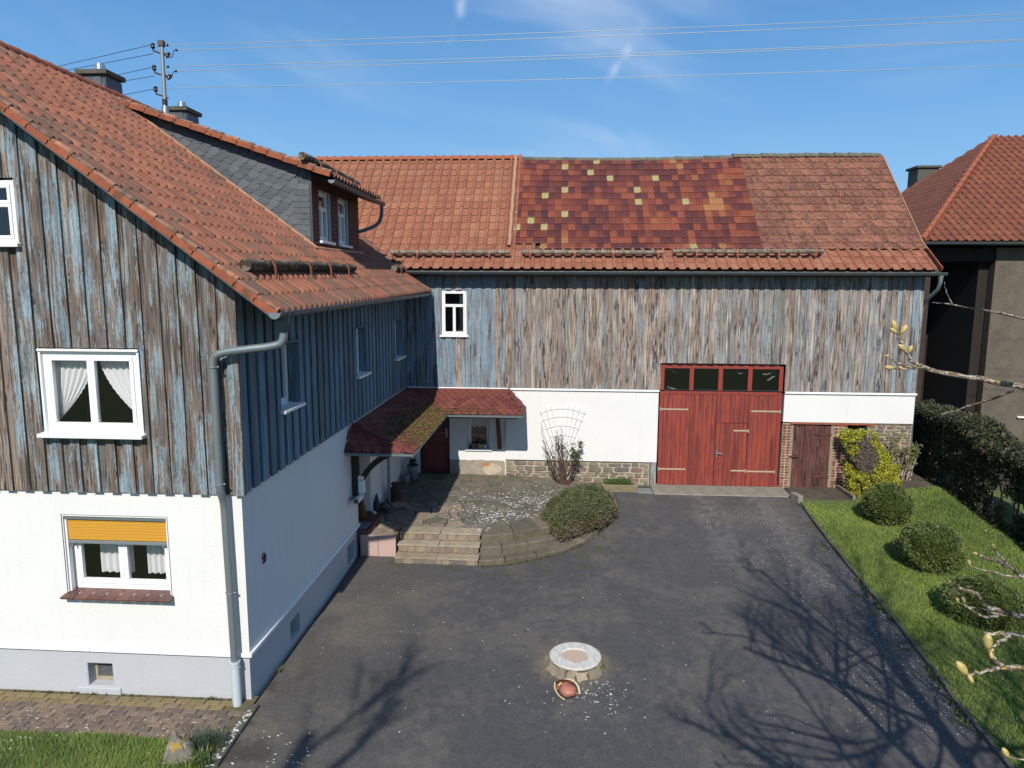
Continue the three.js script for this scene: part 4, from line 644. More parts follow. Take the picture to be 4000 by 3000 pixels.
  for (let row = 0; row < 15; row++) { const s = 0.9 + row * 0.272; for (let i = 0; i < 35; i++) { const x = 2.74 + i * 0.1836; if (row === 0 && x < 3.3) continue; const t = clamp(0.45 * (N(x * 1.1 + 3, s * 1.1, 64, 64, 23) - 0.5) + 0.2 * (N(x * 3, s * 3, 64, 64, 24) - 0.5) + 0.1 + q() * 0.8), k = q() < 0.03 ? 39 : Math.floor(t * 38.99); gl.push({ M: barnTile(x, s, 0.272, q, sag(x, s) + 0.03), c: k, color: glC[k] }); } }
  for (let row = 0; row < 13; row++) { const s = 0.9 + row * 0.315; for (let i = 0; i < 20; i++) { const x = 9.17 + i * 0.2; put(rb, x, s, 0.315, rbC, q, 0.02 + 0.015 * (N(x * 0.7, s, 64, 64, 18) - 0.5)); } }
  tileField(roof, 'clay_tile', TILE.pan, M.clay, low, 'clay_tile_field', 300, 11);
  tileField(roof, 'glazed_tile', TILE.ribs, M.glazed, gl, 'glazed_tile_field', 300, 12);
  tileField(roof, 'ribbed_tile', TILE.flatRib, M.clayOld, rb, 'ribbed_tile_field', 300, 13);
  // mortar verge between the new and the glazed section, and the verge at the end
  const vp = []; for (let i = 0; i <= 12; i++) { const a = barnAt(mix(0.98, BLEN - 0.02, i / 12)); vp.push([2.66 + 0.012 * (i % 2), a.y + 0.06, a.z + 0.04]); }
  add('mortar_strip', taper(vp, vp.map(() => 0.05), 6), M.mortar, roof);
  for (let i = 0; i < 16; i++) { const a = barnAt(i * 0.31), b = barnAt(Math.min(BLEN, (i + 1) * 0.31)), o = add('verge_tile', cbox(0.03, 0.1, Math.hypot(b.y - a.y, b.z - a.z), 0.006), i < 3 ? M.terracotta : M.mortar, roof); o.position.set(13.2, (a.y + b.y) / 2 + 0.01, (a.z + b.z) / 2); o.rotation.x = Math.atan2(b.y - a.y, -(b.z - a.z)); }
  // ridge tiles
  const rg = (len, rad) => { const g = new THREE.CylinderGeometry(rad * 0.92, rad * 1.08, len, 10, 1, true, -Math.PI / 2, Math.PI).rotateZ(-Math.PI / 2); g.rotateX(-Math.PI / 2); return projUV(g); };
  const ridgeG = [rg(0.42, 0.11), rg(0.43, 0.115)]; ridgeG.forEach((g) => { g.computeBoundingBox(); if (g.boundingBox.max.y < 0.05) g.rotateX(Math.PI); });
  const oldRidge = mat(S3(138, 134, 116, 0.55), { map: rep(T.stone, 2, 2), roughness: 0.97 });
  for (let i = 0; i < 49; i++) { const x = -6.8 + i * 0.41; if (x > 13.15) break; const old = x > 2.7, o = add('ridge_tile', ridgeG[i % 2], old ? (x > 2.7 && r() < 0.85 ? oldRidge : M.concreteDark) : M.terracotta, roof); o.position.set(x, 9.20 + (old ? -0.03 + 0.012 * (r() - 0.5) + (x > 9 ? 0.04 : -0.05 * Math.sin(clamp((x - 2.7) / 6.4) * Math.PI)) : 0.01), -3.33); o.rotation.z = old ? (r() - 0.5) * 0.05 : 0; }
  // snow guard logs held by tile-coloured hooks
  for (const [x0, x1, hooks, dy] of [[-0.36, 2.73, [0.35, 1.28, 2.2], 0], [3.03, 6.57, [3.24, 4.36, 5.33, 6.45], 0.005], [6.83, 10.5, [7.4, 8.4, 9.4, 10.3], 0.03]]) {
    const a = barnAt(0.52), y = a.y + 0.135 + dy, z = a.z + 0.1, pts = [], rad = []; for (let i = 0; i <= 10; i++) { pts.push([mix(x0, x1, i / 10), y + 0.012 * (N(i * 0.9 + x0, 1, 64, 4, 6) - 0.5), z + 0.01 * (N(i, 3, 64, 4, 7) - 0.5)]); rad.push(0.058 + 0.008 * (N(i * 1.3 + x0 * 3, 2, 64, 4, 9) - 0.5)); }
    const sg = grp('snow_guard', barn); add('log', [projUV(taper(pts, rad, 9)), projUV(new THREE.CircleGeometry(0.055, 9).rotateY(Math.PI / 2)).translate(x1, y, z)], M.log, sg);
    for (const hx of hooks) add('hook', projUV(polyStrip([[hx, y + 0.055, z - 0.11], [hx, y + 0.075, z - 0.03], [hx, y + 0.05, z + 0.055], [hx, y - 0.03, z + 0.075], [hx, y - 0.13, z + 0.06]], 0.045)), M.hook, sg);
  }
  // gutter along the eave, stub of downpipe at its end
  const gu = grp('gutter', barn, [0.06, 5.835, 0.4]); add('channel', gutterGeo(13.24, 0.075), M.zincDark, gu); const ge = add('end_cap', gutterEnd(0.075), M.zinc, gu); ge.position.x = 13.24; const gl2 = add('end_cap', gutterEnd(0.075), M.zinc, gu);
  add('eave_board', bxAt(0.0, 13.1, 5.74, 5.9, 0.27, 0.3, 0.004), M.darkBeam, barn);
  add('soffit', bxAt(0.0, 13.1, 5.86, 5.88, -0.02, 0.268, 0.002), M.darkBeam, barn);
  add('downpipe', [rod([13.18, 5.78, 0.4], [13.18, 5.6, 0.4], 0.06, 0.045, 12), tube([[13.18, 5.62, 0.4], [13.18, 5.5, 0.38], [13.16, 5.4, 0.28], [13.12, 5.2, 0.0], [13.1, 5.05, -0.15], [13.1, 4.8, -0.2], [13.1, 0.7, -0.2]], 0.045, 10)], M.zinc, barn);
}
function polyStrip(path, w, t = 0.006) {        // a flat strap bent along a path, width along x
  const f = [], n = path.length; for (let i = 0; i < n - 1; i++) { const a = path[i], b = path[i + 1], dy = b[1] - a[1], dz = b[2] - a[2], l = Math.hypot(dy, dz), ny = -dz / l * t, nz = dy / l * t, q = (p, s, e) => [p[0] + s * w / 2, p[1] + ny * e, p[2] + nz * e]; f.push([q(a, -1, 1), q(a, 1, 1), q(b, 1, 1), q(b, -1, 1)], [q(a, -1, -1), q(b, -1, -1), q(b, 1, -1), q(a, 1, -1)], [q(a, -1, -1), q(a, -1, 1), q(b, -1, 1), q(b, -1, -1)], [q(a, 1, -1), q(b, 1, -1), q(b, 1, 1), q(a, 1, 1)]); }
  const g = polyGeo(f); g.computeVertexNormals(); return g;
}
struct(add('gate_apron', bxAt(6.45, 9.88, 0.12, 0.292, -0.2, 0.78, 0.02), M.concrete, scene), 'worn concrete sill slab before the red gate');
tag(add('drain_plate', bxAt(6.06, 6.43, 0.2, 0.288, 0.3, 0.72, 0.006), M.galv, scene), 'flat grey metal plate on the ground left of the red gate', 'plate');

// ================================================================ the farmhouse
const L = 9.754;
const house = thing('farmhouse', 'farmhouse with weathered blue plank gable, white ground floor and red tiled roof with dormer', 'house');
const dormY = (x) => 7.49 + 0.34 * (-0.31 - x);
{
  const r = rng(2001);
  const turn = (g) => g.rotateY(Math.PI / 2);           // outline in (-z, y) pushed along +x
  // ground floor walls
  add('white_wall', prism(rect(-8.75, -0.05, 0.64, 2.95), 0.3, { holes: [rect(-2.49, -1.05, 1.44, 2.52)] }).translate(0, 0, 9.7 - 0.3), M.plaster, house);
  add('white_wall', turn(prism([[-9.398, 0.64], [-4.6, 0.64], [-4.6, 2.5], [-3.62, 2.5], [-3.62, 0.4], [0, 0.4], [0, 2.95], [-9.398, 2.95]], 0.3)).translate(-0.35, 0, 0), M.plaster, house);
  add('plinth', prism(rect(-8.74, -0.062, -0.1, 0.64), 0.3, { holes: [rect(-2.32, -1.955, 0.115, 0.455)] }).translate(0, 0, 9.685 - 0.3), M.plinth, house);
  add('plinth', turn(prism(rect(-9.383, -4.6, -0.1, 0.64), 0.3, { holes: [rect(-8.29, -7.9, 0.08, 0.39), rect(-5.36, -4.88, 0.1, 0.455)] })).translate(-0.362, 0, 0), M.plinth, house);
  add('plinth', bxAt(-0.3, -0.03, 0.4, 0.62, 0.0, 3.62, 0.006), M.plinth, house);
  for (let i = 0; i < 4; i++) add('plinth_strip', bxAt(-0.03 - 2.2 * (i + 1), -0.034 - 2.2 * i, 0.63, 0.685, 9.66, 9.735, 0.006), M.trim, house);
  for (let i = 0; i < 3; i++) add('plinth_strip', bxAt(-0.07, -0.012, 0.63, 0.685, 9.735 - 1.71 * (i + 1), 9.731 - 1.71 * i, 0.006), M.trim, house);
  add('cellar_sill', bxAt(-2.46, -1.86, 0.0, 0.1, 9.68, 9.71, 0.01), M.plinth, house);
  // cellar windows
  const cw = grp('cellar_window', house, [-2.137, 0.12, 9.685]);
  add('reveal', [bxAt(-0.183, -0.173, 0, 0.335, -0.16, -0.002), bxAt(0.172, 0.182, 0, 0.335, -0.16, -0.002), bxAt(-0.18, 0.18, -0.012, 0.0, -0.16, -0.002), bxAt(-0.18, 0.18, 0.323, 0.335, -0.16, -0.002)], M.plinth, cw);
  add('frame', [bxAt(-0.172, -0.135, 0, 0.322, -0.17, -0.14), bxAt(0.135, 0.172, 0, 0.322, -0.17, -0.14), bxAt(-0.135, 0.135, 0, 0.05, -0.17, -0.14), bxAt(-0.135, 0.135, 0.29, 0.322, -0.17, -0.14)], M.sandstone[2], cw);
  const bars = []; for (let i = 0; i < 16; i++) bars.push(rod([-0.135 + i * 0.018, 0.05, -0.152], [-0.135 + i * 0.018, 0.29, -0.152], 0.0025, 0.0025, 4)); for (let i = 0; i < 14; i++) bars.push(rod([-0.135, 0.05 + i * 0.018, -0.152], [0.135, 0.05 + i * 0.018, -0.152], 0.0025, 0.0025, 4));
  add('mesh_grille', bars, M.galv, cw); add('back', bxAt(-0.18, 0.18, -0.01, 0.335, -0.24, -0.2), M.room, cw);
  for (const [z0, z1, y0, y1] of [[7.9, 8.29, 0.08, 0.39], [4.88, 5.36, 0.1, 0.455]]) { const c = grp('cellar_window', house, [-0.065, y0, (z0 + z1) / 2], Math.PI / 2), w = z1 - z0, h = y1 - y0; add('frame', [bxAt(-w / 2, -w / 2 + 0.03, 0, h, -0.2, -0.15), bxAt(w / 2 - 0.03, w / 2, 0, h, -0.2, -0.15), bxAt(-w / 2 + 0.03, w / 2 - 0.03, 0, 0.03, -0.2, -0.15)], M.concrete, c); add('pane', bxAt(-w / 2 + 0.03, w / 2 - 0.03, 0.03, h, -0.19, -0.18), mat([0.03, 0.035, 0.04], { roughness: 0.1 }), c); }
  // house number
  const font = await new FontLoader().loadAsync('fonts/droid/droid_sans_bold.typeface.json');
  const num = new TextGeometry('9', { font, size: 0.135, depth: 0.02, curveSegments: 5 }); num.computeBoundingBox(); num.translate(-(num.boundingBox.max.x + num.boundingBox.min.x) / 2, -num.boundingBox.min.y, 0); num.rotateY(Math.PI / 2);
  const no = add('house_number', projUV(num), M.black, house); no.position.set(-0.045, 1.705, 9.15);

  // gable cladding
  const roofLine = (x) => houseY(x, L) - 0.1;
  const ga = add('gable_cladding', prism([[-8.74, 2.86], [0, 2.86], [0, 5.5], [-4.38, roofLine(-4.38)], [-8.74, 5.55]], 0.2, { holes: [rect(-2.52, -1.26, 3.62, 4.66), rect(-3.62, -2.68, 5.98, 6.74)] }).translate(0, 0, L - 0.25), M.back, house);
  const boardPoly = (x0, x1, y0, f, dz, m, par, ou, ov) => { const g = projUV(polyPrism([[x0, y0], [x1, y0], [x1, f(x1)], [x0, f(x0)]], dz), 1, ou, ov, true); return add('board', g, m, par); };
  for (let i = 0; i < 37; i++) {
    const xb = 0.012 - i * 0.2355;
    for (const [a, b, z0, z1] of [[xb - 0.25, xb - 0.108, -0.045, -0.022], [xb - 0.124, xb + 0.0, -0.022, 0.012]]) {
      const lineY = (x) => (x < -4.38 ? roofLine(-8.76 - x) : roofLine(x)), m = pick(gableM, r);
      for (const [p, q, y0, y1] of around(a + 0.001, b - 0.001, 2.846, 20, [[-2.56, -1.22, 3.585, 4.705], [-3.64, -2.66, 5.955, 6.77]])) { const o = boardPoly(p, q, y0 + (y0 < 3 ? (r() - 0.5) * 0.012 : 0), y1 > 15 ? lineY : () => y1, z1 - z0, m, ga, r() * 9, r() * 9); o.position.z = L + z0 + r() * 0.003; }
    }
  }
  add('corner_board', bxAt(-0.012, 0.026, 2.84, 5.4, L - 0.03, L + 0.012, 0.004), gableM[4], ga);
  // long side cladding: broad cover boards over deep joints
  const sc = add('side_cladding', turn(prism(rect(-L + 0.03, 0, 2.87, 5.5), 0.2, { holes: [[-8.43, -7.73], [-4.62, -3.88], [-1.3, -0.5]].map(([a, b]) => rect(a, b, 3.7, 4.66)) })).translate(-0.252, 0, 0), M.back, house);
  const wins = [[7.73, 8.43], [3.88, 4.62], [0.5, 1.3]];
  for (let i = 0; i < 34; i++) {
    const za = L - 0.035 - i * 0.2885;
    for (const [z1, z0, x0, x1] of [[za, za - 0.185, -0.02, 0.012], [za - 0.165, za - 0.31, -0.05, -0.028]]) {
      const zl = Math.max(z0, 0.01); if (z1 - zl < 0.02) continue; const m = pick(blueM, r);
      for (const [p, q, y0, y1] of around(zl, z1, 2.85, 5.5, wins.map(([a, b]) => [a - 0.012, b + 0.012, 3.68, 4.67]))) { const o = add('board', cbox(x1 - x0, y1 - y0 + (r() - 0.5) * 0.01, q - p, 0.004, r() * 9, r() * 9), m, sc); o.position.set((x0 + x1) / 2 + r() * 0.003, (y0 + y1) / 2, (p + q) / 2); }
    }
  }
  for (const [a, b] of wins) {
    const w = b - a, g = windowPart(house, 'window', [0.0, 3.71, (a + b) / 2], Math.PI / 2, w, 0.945, { cols: 1, depth: 0.16, fw: 0.05, sw: 0.045, sill: M.trim, sillOut: 0.09, lining: M.blueDeep });
    add('head_board', bxAt(-w / 2 - 0.05, w / 2 + 0.05, 0.95, 0.975, -0.02, 0.045, 0.003), M.blueDeep, g);
  }
  // gable windows
  const g1 = windowPart(house, 'window', [-1.89, 3.63, L + 0.01], 0, 1.25, 1.03, { cols: 2, depth: 0.03, fw: 0.07, sw: 0.048, sill: M.trim, sillOut: 0.12, room: 1.1 });
  add('casing', [bxAt(-0.655, -0.626, -0.01, 1.045, -0.1, 0.012), bxAt(0.626, 0.655, -0.01, 1.045, -0.1, 0.012), bxAt(-0.655, 0.655, 1.032, 1.06, -0.1, 0.03)], M.upvc, g1);
  for (const s of [-1, 1]) add('curtain', drape((u, v) => { const inner = mix(0.02, 0.56, Math.pow(v, 1.7)) + 0.012 * Math.abs(Math.sin(v * 44)) * (u > 0.93 ? 1 : 0), outer = 0.57, x = mix(outer, inner, u); return [s * x, 0.97 - v * 0.84, -0.16 + 0.016 * Math.sin(u * 38 + v * 2) * (1 - 0.3 * v)]; }, 90, 40), M.curtain, g1);
  windowPart(house, 'window', [-3.15, 5.99, L + 0.01], 0, 0.93, 0.75, { cols: 2, transom: 0.63, depth: 0.03, fw: 0.05, sw: 0.04, sill: M.trim, sillOut: 0.08 });
  const g2 = windowPart(house, 'window', [-1.77, 1.45, 9.7], 0, 1.42, 1.06, { cols: 2, depth: 0.14, fw: 0.075, sw: 0.06, room: 0.8, lining: M.plaster });
  add('curtain', drape((u, v) => [-0.46 + u * 0.46, 0.95 - v * 0.8, -0.34 + 0.02 * Math.sin(u * 30)], 50, 4), M.curtain, g2);
  add('curtain', drape((u, v) => [0.2 + u * 0.44, 0.95 - v * 0.8, -0.34 + 0.022 * Math.sin(u * 34)], 60, 4), M.curtain, g2);
  const shut = grp('shutter', house, [-1.77, 1.45, 9.7]);
  add('shutter_box', bxAt(-0.705, 0.705, 0.995, 1.055, -0.1, -0.02, 0.006), M.zinc, shut);
  for (const s of [-1, 1]) add('guide_rail', bxAt(s * 0.69 - 0.016, s * 0.69 + 0.016, 0.0, 0.99, -0.1, -0.03, 0.004), M.upvc, shut);
  for (let i = 0; i < 7; i++) { const o = add('slat', cbox(1.35, 0.0395, 0.014, 0.006), M.shutter, shut); o.position.set(0, 0.975 - i * 0.041, -0.06); }
  add('bottom_bar', [bxAt(-0.675, 0.675, 0.66, 0.702, -0.075, -0.045, 0.004), bxAt(-0.63, -0.61, 0.63, 0.66, -0.07, -0.03, 0.004), bxAt(0.61, 0.63, 0.63, 0.66, -0.07, -0.03, 0.004)], M.galv, shut);
  const sl = grp('tiled_sill', house, [-1.77, 1.44, 9.7]);
  for (let i = 0; i < 8; i++) { const o = add('sill_tile', cbox(0.182, 0.03, 0.28, 0.006), pick(M.sillTile, r), sl); o.position.set(-0.651 + i * 0.186, -0.012, -0.02); o.rotation.x = 0.1; }

  // entrance recess under the canopy
  const ni = grp('entrance', house, [0, 0, 0]);
  add('side_wall', [bxAt(-1.1, -0.352, 0.4, 2.55, 4.6, 4.64), bxAt(-1.1, -0.352, 0.4, 2.55, 3.58, 3.62), bxAt(-1.1, -0.352, 2.5, 2.55, 3.62, 4.6)], M.plaster, ni);
  add('door_leaf', bxAt(-1.05, -1.0, 0.5, 2.5, 3.62, 4.6, 0.004), M.brownBeam, ni);
  add('threshold', bxAt(-1.0, 0.18, 0.3, 0.545, 3.6, 4.7, 0.01), mat(S3(140, 84, 70, 0.7), { map: rep(T.stone, 1.4, 1.4), roughness: 0.8 }), ni);

  // roof: deck, tiles, verge, ridge
  const ZV = 10.06, deck = []; const dz = [ZV, 7, 4, 1, -2, -4]; for (let i = 0; i < 5; i++) { const a = dz[i], b = dz[i + 1], P = (x, z) => [x, houseY(x, z) - 0.045, z]; deck.push([P(0.62, a), P(0.62, b), P(-4.38, b), P(-4.38, a)]); deck.push([[-4.38, 8.92, a], [-4.38, 8.92, b], [-9.4, 5.2, b], [-9.4, 5.2, a]]); }
  // only down to the valley
  const roof = add('roof', projUV(polyGeo(deck.slice(0, 8)), 1, 0, 0, true), M.barkDark, house);
  const rollC = palette([[S3(188, 119, 88, 0.54), 5], [S3(180, 113, 85, 0.54), 5], [S3(170, 108, 83, 0.54), 4], [S3(158, 104, 83, 0.54), 3], [S3(196, 125, 92, 0.54), 2]], 15, 14, 0.06);
  const oldC = palette([[S3(146, 107, 87, 0.54), 3], [S3(154, 111, 88, 0.54), 3], [S3(132, 102, 86, 0.54), 2], [S3(176, 123, 93, 0.54), 1]], 16, 8, 0.08).map((c) => c);
  const all = [...rollC, ...oldC], q = rng(601), A = [];
  for (let row = 0; row < 21; row++) for (let i = 0; i < 66; i++) {
    const x = 0.665 - row * 0.2352, z = 10.02 - i * 0.2, xc = x - 0.13, zc = z - 0.1, y = houseY(xc, zc);
    if (zc < 0.42 && barnY(zc) > y - 0.04 && y > 5.8) continue; if (zc < 0.06 && y < 5.86) continue; if (zc < -3.2) continue;
    if (xc < -0.5 && x > -3.86 && zc > 2.1 && zc < 5.22) continue;
    const a = V3(x, houseY(x, z), z), b = V3(x - 0.2352, houseY(x - 0.2352, z), z), T0 = b.clone().sub(a).normalize(), U = V3(0, (houseY(x, z - 0.2) - houseY(x, z)), -0.2).normalize(), Nn = U.clone().cross(T0).normalize();
    const old = row < 2 ? 0.85 : i < 2 ? 0.7 : row < 6 ? 0.42 : 0.14 + 0.4 * sst(8, 1, i), c = q() < old * 0.8 ? rollC.length + Math.floor(q() * oldC.length) : Math.floor(q() * rollC.length);
    const M4 = frameM(a, U, T0, Nn).multiply(new THREE.Matrix4().makeRotationFromEuler(new THREE.Euler((q() - 0.5) * 0.02, (q() - 0.5) * 0.025, (q() - 0.5) * 0.014)));
    A.push({ M: M4, c, color: all[c] });
  }
  tileField(roof, 'clay_tile', TILE.roll, M.clay, A, 'clay_tile_field', 300, 21);
  // verge tiles: a roll on top with a hanging flange
  const vergeCap = projUV(taper([[-0.15, -0.008, 0], [-0.15, -0.008, 0], [-0.05, 0, 0], [0.15, 0.0, 0], [0.15, 0, 0]].map((p) => V3(...p)), [0.001, 0.032, 0.035, 0.039, 0.001], 8)), capC = [S3(168, 118, 94, 0.85), S3(150, 112, 92, 0.85), S3(182, 128, 98, 0.85), S3(140, 108, 92, 0.85)];
  function verge(parent, fy, x0, step, n, z, m, inv = 1) { for (let i = 0; i < n; i++) { const xa = x0 - i * step, xb = xa - step * 1.08, ya = fy(xa), yb = fy(xb), l = Math.hypot(xa - xb, yb - ya), an = Math.atan2(yb - ya, xb - xa); const o = add('verge_tile', cbox(l, 0.085, 0.022, 0.005).translate(0, -0.026, 0.03), m[i % m.length], parent); o.position.set((xa + xb) / 2, (ya + yb) / 2 + 0.035, z); o.rotation.z = an + Math.PI + 0.045; const p = add('verge_cap', tinted(vergeCap, capC[i % capC.length], i * 0.37, i * 0.61), M.clayOld, parent); p.position.copy(o.position).add(V3(0, 0.028, -0.02)); p.rotation.z = o.rotation.z; p.scale.x = l / 0.3; } }
  const vm = [M.terracotta, mat(S3(200, 112, 76, 0.58), { map: rep(T.clayOld, 1.5, 1.5), roughness: 0.88 }), mat(S3(186, 104, 70, 0.56), { map: rep(T.clay, 1.5, 1.5), roughness: 0.85 })];
  verge(roof, (x) => houseY(x, 10.05), 0.68, 0.2352, 22, 10.075, vm);
  add('barge_board', projUV(polyPrism([[0.6, houseY(0.6, 10) - 0.088], [0.6, houseY(0.6, 10) - 0.03], [-4.38, houseY(-4.38, 10) - 0.03], [-4.38, houseY(-4.38, 10) - 0.088]], 0.02).translate(0, 0, 10.03), 1, 0, 0, true), M.trim, house);
  add('soffit', projUV(polyPrism([[0.6, houseY(0.6, 10) - 0.11], [0.6, houseY(0.6, 10) - 0.085], [-4.38, houseY(-4.38, 10) - 0.085], [-4.38, houseY(-4.38, 10) - 0.11]], 0.3).translate(0, 0, L - 0.02), 1, 0, 0, true), M.darkBeam, house);
  const rg = projUV(new THREE.CylinderGeometry(0.1, 0.125, 0.38, 10, 1, true, 0, Math.PI).rotateZ(Math.PI / 2).rotateY(Math.PI / 2)); rg.rotateZ(0); rg.computeBoundingBox(); if (rg.boundingBox.max.y < 0.06) rg.rotateZ(Math.PI);
  const rm = [M.terracotta, vm[1], vm[2]];
  for (let i = 0; i < 36; i++) { const z = 9.9 - i * 0.345; if (z < -2.6) break; const o = add('ridge_tile', rg, rm[i % 3], roof); o.position.set(-4.38, 8.95, z); o.rotation.x = -0.03; }
  // valley flashing where house roof meets barn roof, and along the barn wall
  const va = []; for (let i = 0; i <= 16; i++) { const z = mix(0.36, -3.0, i / 16), y = barnY(z); let x = -0.3; for (let k = 0; k < 6; k++) x = 0.54 - (y - 5.233 - 0.018 * (9.95 - z) * (1 - (0.54 - x) / 4.92)) / 0.757; va.push([x, y + 0.035, z]); }
  const vf = []; for (let i = 0; i < 16; i++) { const [a, b] = [va[i], va[i + 1]]; vf.push([[a[0] + 0.09, a[1] - 0.03, a[2] + 0.03], [b[0] + 0.09, b[1] - 0.03, b[2] + 0.03], b, a], [a, b, [b[0] - 0.04, b[1] + 0.02, b[2] - 0.06], [a[0] - 0.04, a[1] + 0.02, a[2] - 0.06]]); }
  add('valley_flashing', projUV(polyGeo(vf), 1, 0, 0, true), M.galv, roof);
  // snow guard logs
  function guard(x, z0, z1, hooks, lift, m) { const sg = grp('snow_guard', house), pts = [], rad = []; for (let i = 0; i <= 10; i++) { const z = mix(z0, z1, i / 10); pts.push([x + 0.01 * (N(i, 1, 64, 4, 26) - 0.5), houseY(x, z) + lift + 0.02 * (N(i * 0.8, 2, 64, 4, 27) - 0.5), z]); rad.push(0.075 - 0.01 * i / 10 + 0.008 * (N(i * 1.5, 3, 64, 4, 28) - 0.5)); } const e = pts[0], g = new THREE.CircleGeometry(rad[0], 12).translate(e[0], e[1], e[2]), g9 = new THREE.CircleGeometry(rad[10], 12).rotateY(Math.PI).translate(...pts[10]); add('log', [projUV(taper(pts, rad, 12)), projUV(g), projUV(g9)], m, sg);
    for (const z of hooks) { const y = houseY(x, z) + lift, h = polyStrip([[0, 0.06, -0.15], [0, 0.1, -0.05], [0, 0.07, 0.06], [0, -0.03, 0.1], [0, -0.16, 0.11]], 0.06).rotateY(Math.PI / 2); const o = add('hook', projUV(h), M.hook, sg); o.position.set(x, y, z); } }
  guard(0.1, 9.6, 5.0, [8.9, 7.55, 6.6, 5.6], 0.17, M.logDark); guard(0.06, 1.55, 0.3, [1.15, 0.6], 0.15, M.logDark);
  // eave gutter and downpipe
  const gu = grp('gutter', house); const gg = gutterGeo(10.05, 0.075).rotateY(Math.PI / 2); const ch = add('channel', gg, M.zincDark, gu); ch.position.set(0.655, 5.17, 10.12); ch.rotation.x = 0.0125; add('end_cap', gutterEnd(0.075).rotateY(Math.PI / 2).translate(0.655, 5.17, 10.118), M.zinc, gu);
  for (let i = 0; i < 15; i++) { const z = 9.7 - i * 0.66; const o = add('bracket', projUV(polyStrip([[0, 0.0, -0.082], [0, -0.06, -0.06], [0, -0.083, 0], [0, -0.06, 0.06], [0, 0.0, 0.082]], 0.025, 0.003).rotateY(Math.PI / 2)), M.zincDark, gu); o.position.set(0.655, 5.17 + (10.12 - z) * 0.0125, z); }
  const dp = grp('downpipe', house);
  add('outlet', rod([0.655, 5.13, 9.86], [0.655, 4.93, 9.86], 0.085, 0.052, 14), M.zincDark, dp);
  add('pipe', [tube([[0.655, 4.96, 9.86], [0.655, 4.9, 9.86], [0.62, 4.8, 9.865], [0.5, 4.76, 9.87], [0.2, 4.72, 9.88], [-0.1, 4.675, 9.885], [-0.2, 4.63, 9.885], [-0.235, 4.53, 9.885], [-0.235, 4.3, 9.885], [-0.235, 3.1, 9.885]], 0.05, 12, false, 60), tube([[-0.235, 3.1, 9.885], [-0.233, 3.0, 9.885], [-0.23, 2.9, 9.865], [-0.228, 2.8, 9.825], [-0.226, 2.7, 9.81], [-0.222, 2.4, 9.81], [-0.2, 0.6, 9.81]], 0.05, 12, false, 50)], M.zinc, dp);
  add('standpipe', [rod([-0.2, 0.61, 9.81], [-0.196, -0.05, 9.81], 0.06, 0.06, 14), rod([-0.2, 0.63, 9.81], [-0.2, 0.59, 9.81], 0.068, 0.068, 14)], M.paintPipe, dp);
  for (const [x, y, z] of [[-0.235, 4.5, 9.885], [-0.233, 3.03, 9.885], [-0.212, 1.57, 9.81], [-0.2, 0.55, 9.81]]) { const o = add('clamp', [projUV(new THREE.TorusGeometry(0.055, 0.006, 5, 16).rotateX(Math.PI / 2)), rod([0.05, 0, 0], [0.075, 0, 0], 0.012)], M.galv, dp); o.position.set(x, y, z); }
  // chimneys clad in slate
  const slateShape = (w, h) => prism([[-w / 2, h * 0.25], [-w * 0.25, 0], [w * 0.25, 0], [w / 2, h * 0.25], [w / 2, h], [-w / 2, h]], 0.012);
  function chimney(x0, x1, z0, z1, yt) {
    const c = grp('chimney', house); add('shaft', bxAt(x0, x1, 8.3, yt, z0, z1, 0.006), M.slate[2], c);
    const sg = slateShape(0.17, 0.17); for (let row = 0; row < 4; row++) for (let i = 0; i < 4; i++) { const w = (x1 - x0) / 3; const xx = x0 + (i + (row % 2) * 0.5) * w; if (xx > x1 - 0.04 || xx < x0 + 0.05) continue; const o = add('slate', sg, pick(M.slate, r), c); o.position.set(xx, yt - 0.2 - row * 0.13, z1 + 0.004 + row * 0.003); }
    for (let row = 0; row < 4; row++) for (let i = 0; i < 3; i++) { const w = (z1 - z0) / 3, zz = z1 - (i + 0.5) * w, o = add('slate', sg, pick(M.slate, r), c); o.position.set(x1 + 0.004 + row * 0.003, yt - 0.2 - row * 0.13, zz); o.rotation.y = Math.PI / 2; }
    add('cap', bxAt(x0 - 0.07, x1 + 0.07, yt, yt + 0.09, z0 - 0.07, z1 + 0.07, 0.012), M.concreteDark, c);
    add('flue', [projUV(new THREE.CylinderGeometry(0.085, 0.1, 0.17, 18, 1, true).translate((x0 + x1) / 2, yt + 0.17, (z0 + z1) / 2)), projUV(new THREE.CylinderGeometry(0.07, 0.07, 0.17, 18, 1, true).translate((x0 + x1) / 2, yt + 0.17, (z0 + z1) / 2))], M.steel, c);
  }
  chimney(-4.9, -4.43, 4.6, 5.07, 9.31); chimney(-4.88, -4.43, 1.7, 2.25, 9.34);

  // dormer
  const dw = add('dormer_wall', [turn(prism([[-5.192, 5.6], [-2.17, 5.6], [-2.17, dormY(-0.6) - 0.05], [-5.192, dormY(-0.6) - 0.05]].map(([a, b]) => [a, b]), 0.2, { holes: [rect(-4.81, -4.11, 6.33, 7.27), rect(-3.65, -2.93, 6.33, 7.27)] })).translate(-0.79, 0, 0)], M.brownSlate[1], house);
  const bs = cbox(0.012, 0.1, 0.13, 0.003); const band = (z0, z1, y0, y1) => { for (let y = y0, k = 0; y < y1; y += 0.085, k++) for (let z = z0; z < z1 - 0.02; z += 0.115) { const w = Math.min(0.112, z1 - z), o = add('brown_slate', bs, pick(M.brownSlate, r), dw); o.scale.z = w / 0.13; o.position.set(-0.582 + r() * 0.004, y + 0.045, z + w / 2); o.rotation.set(0.5 * (w > 0.1 ? 1 : 0.3), 0, 0.05); } };
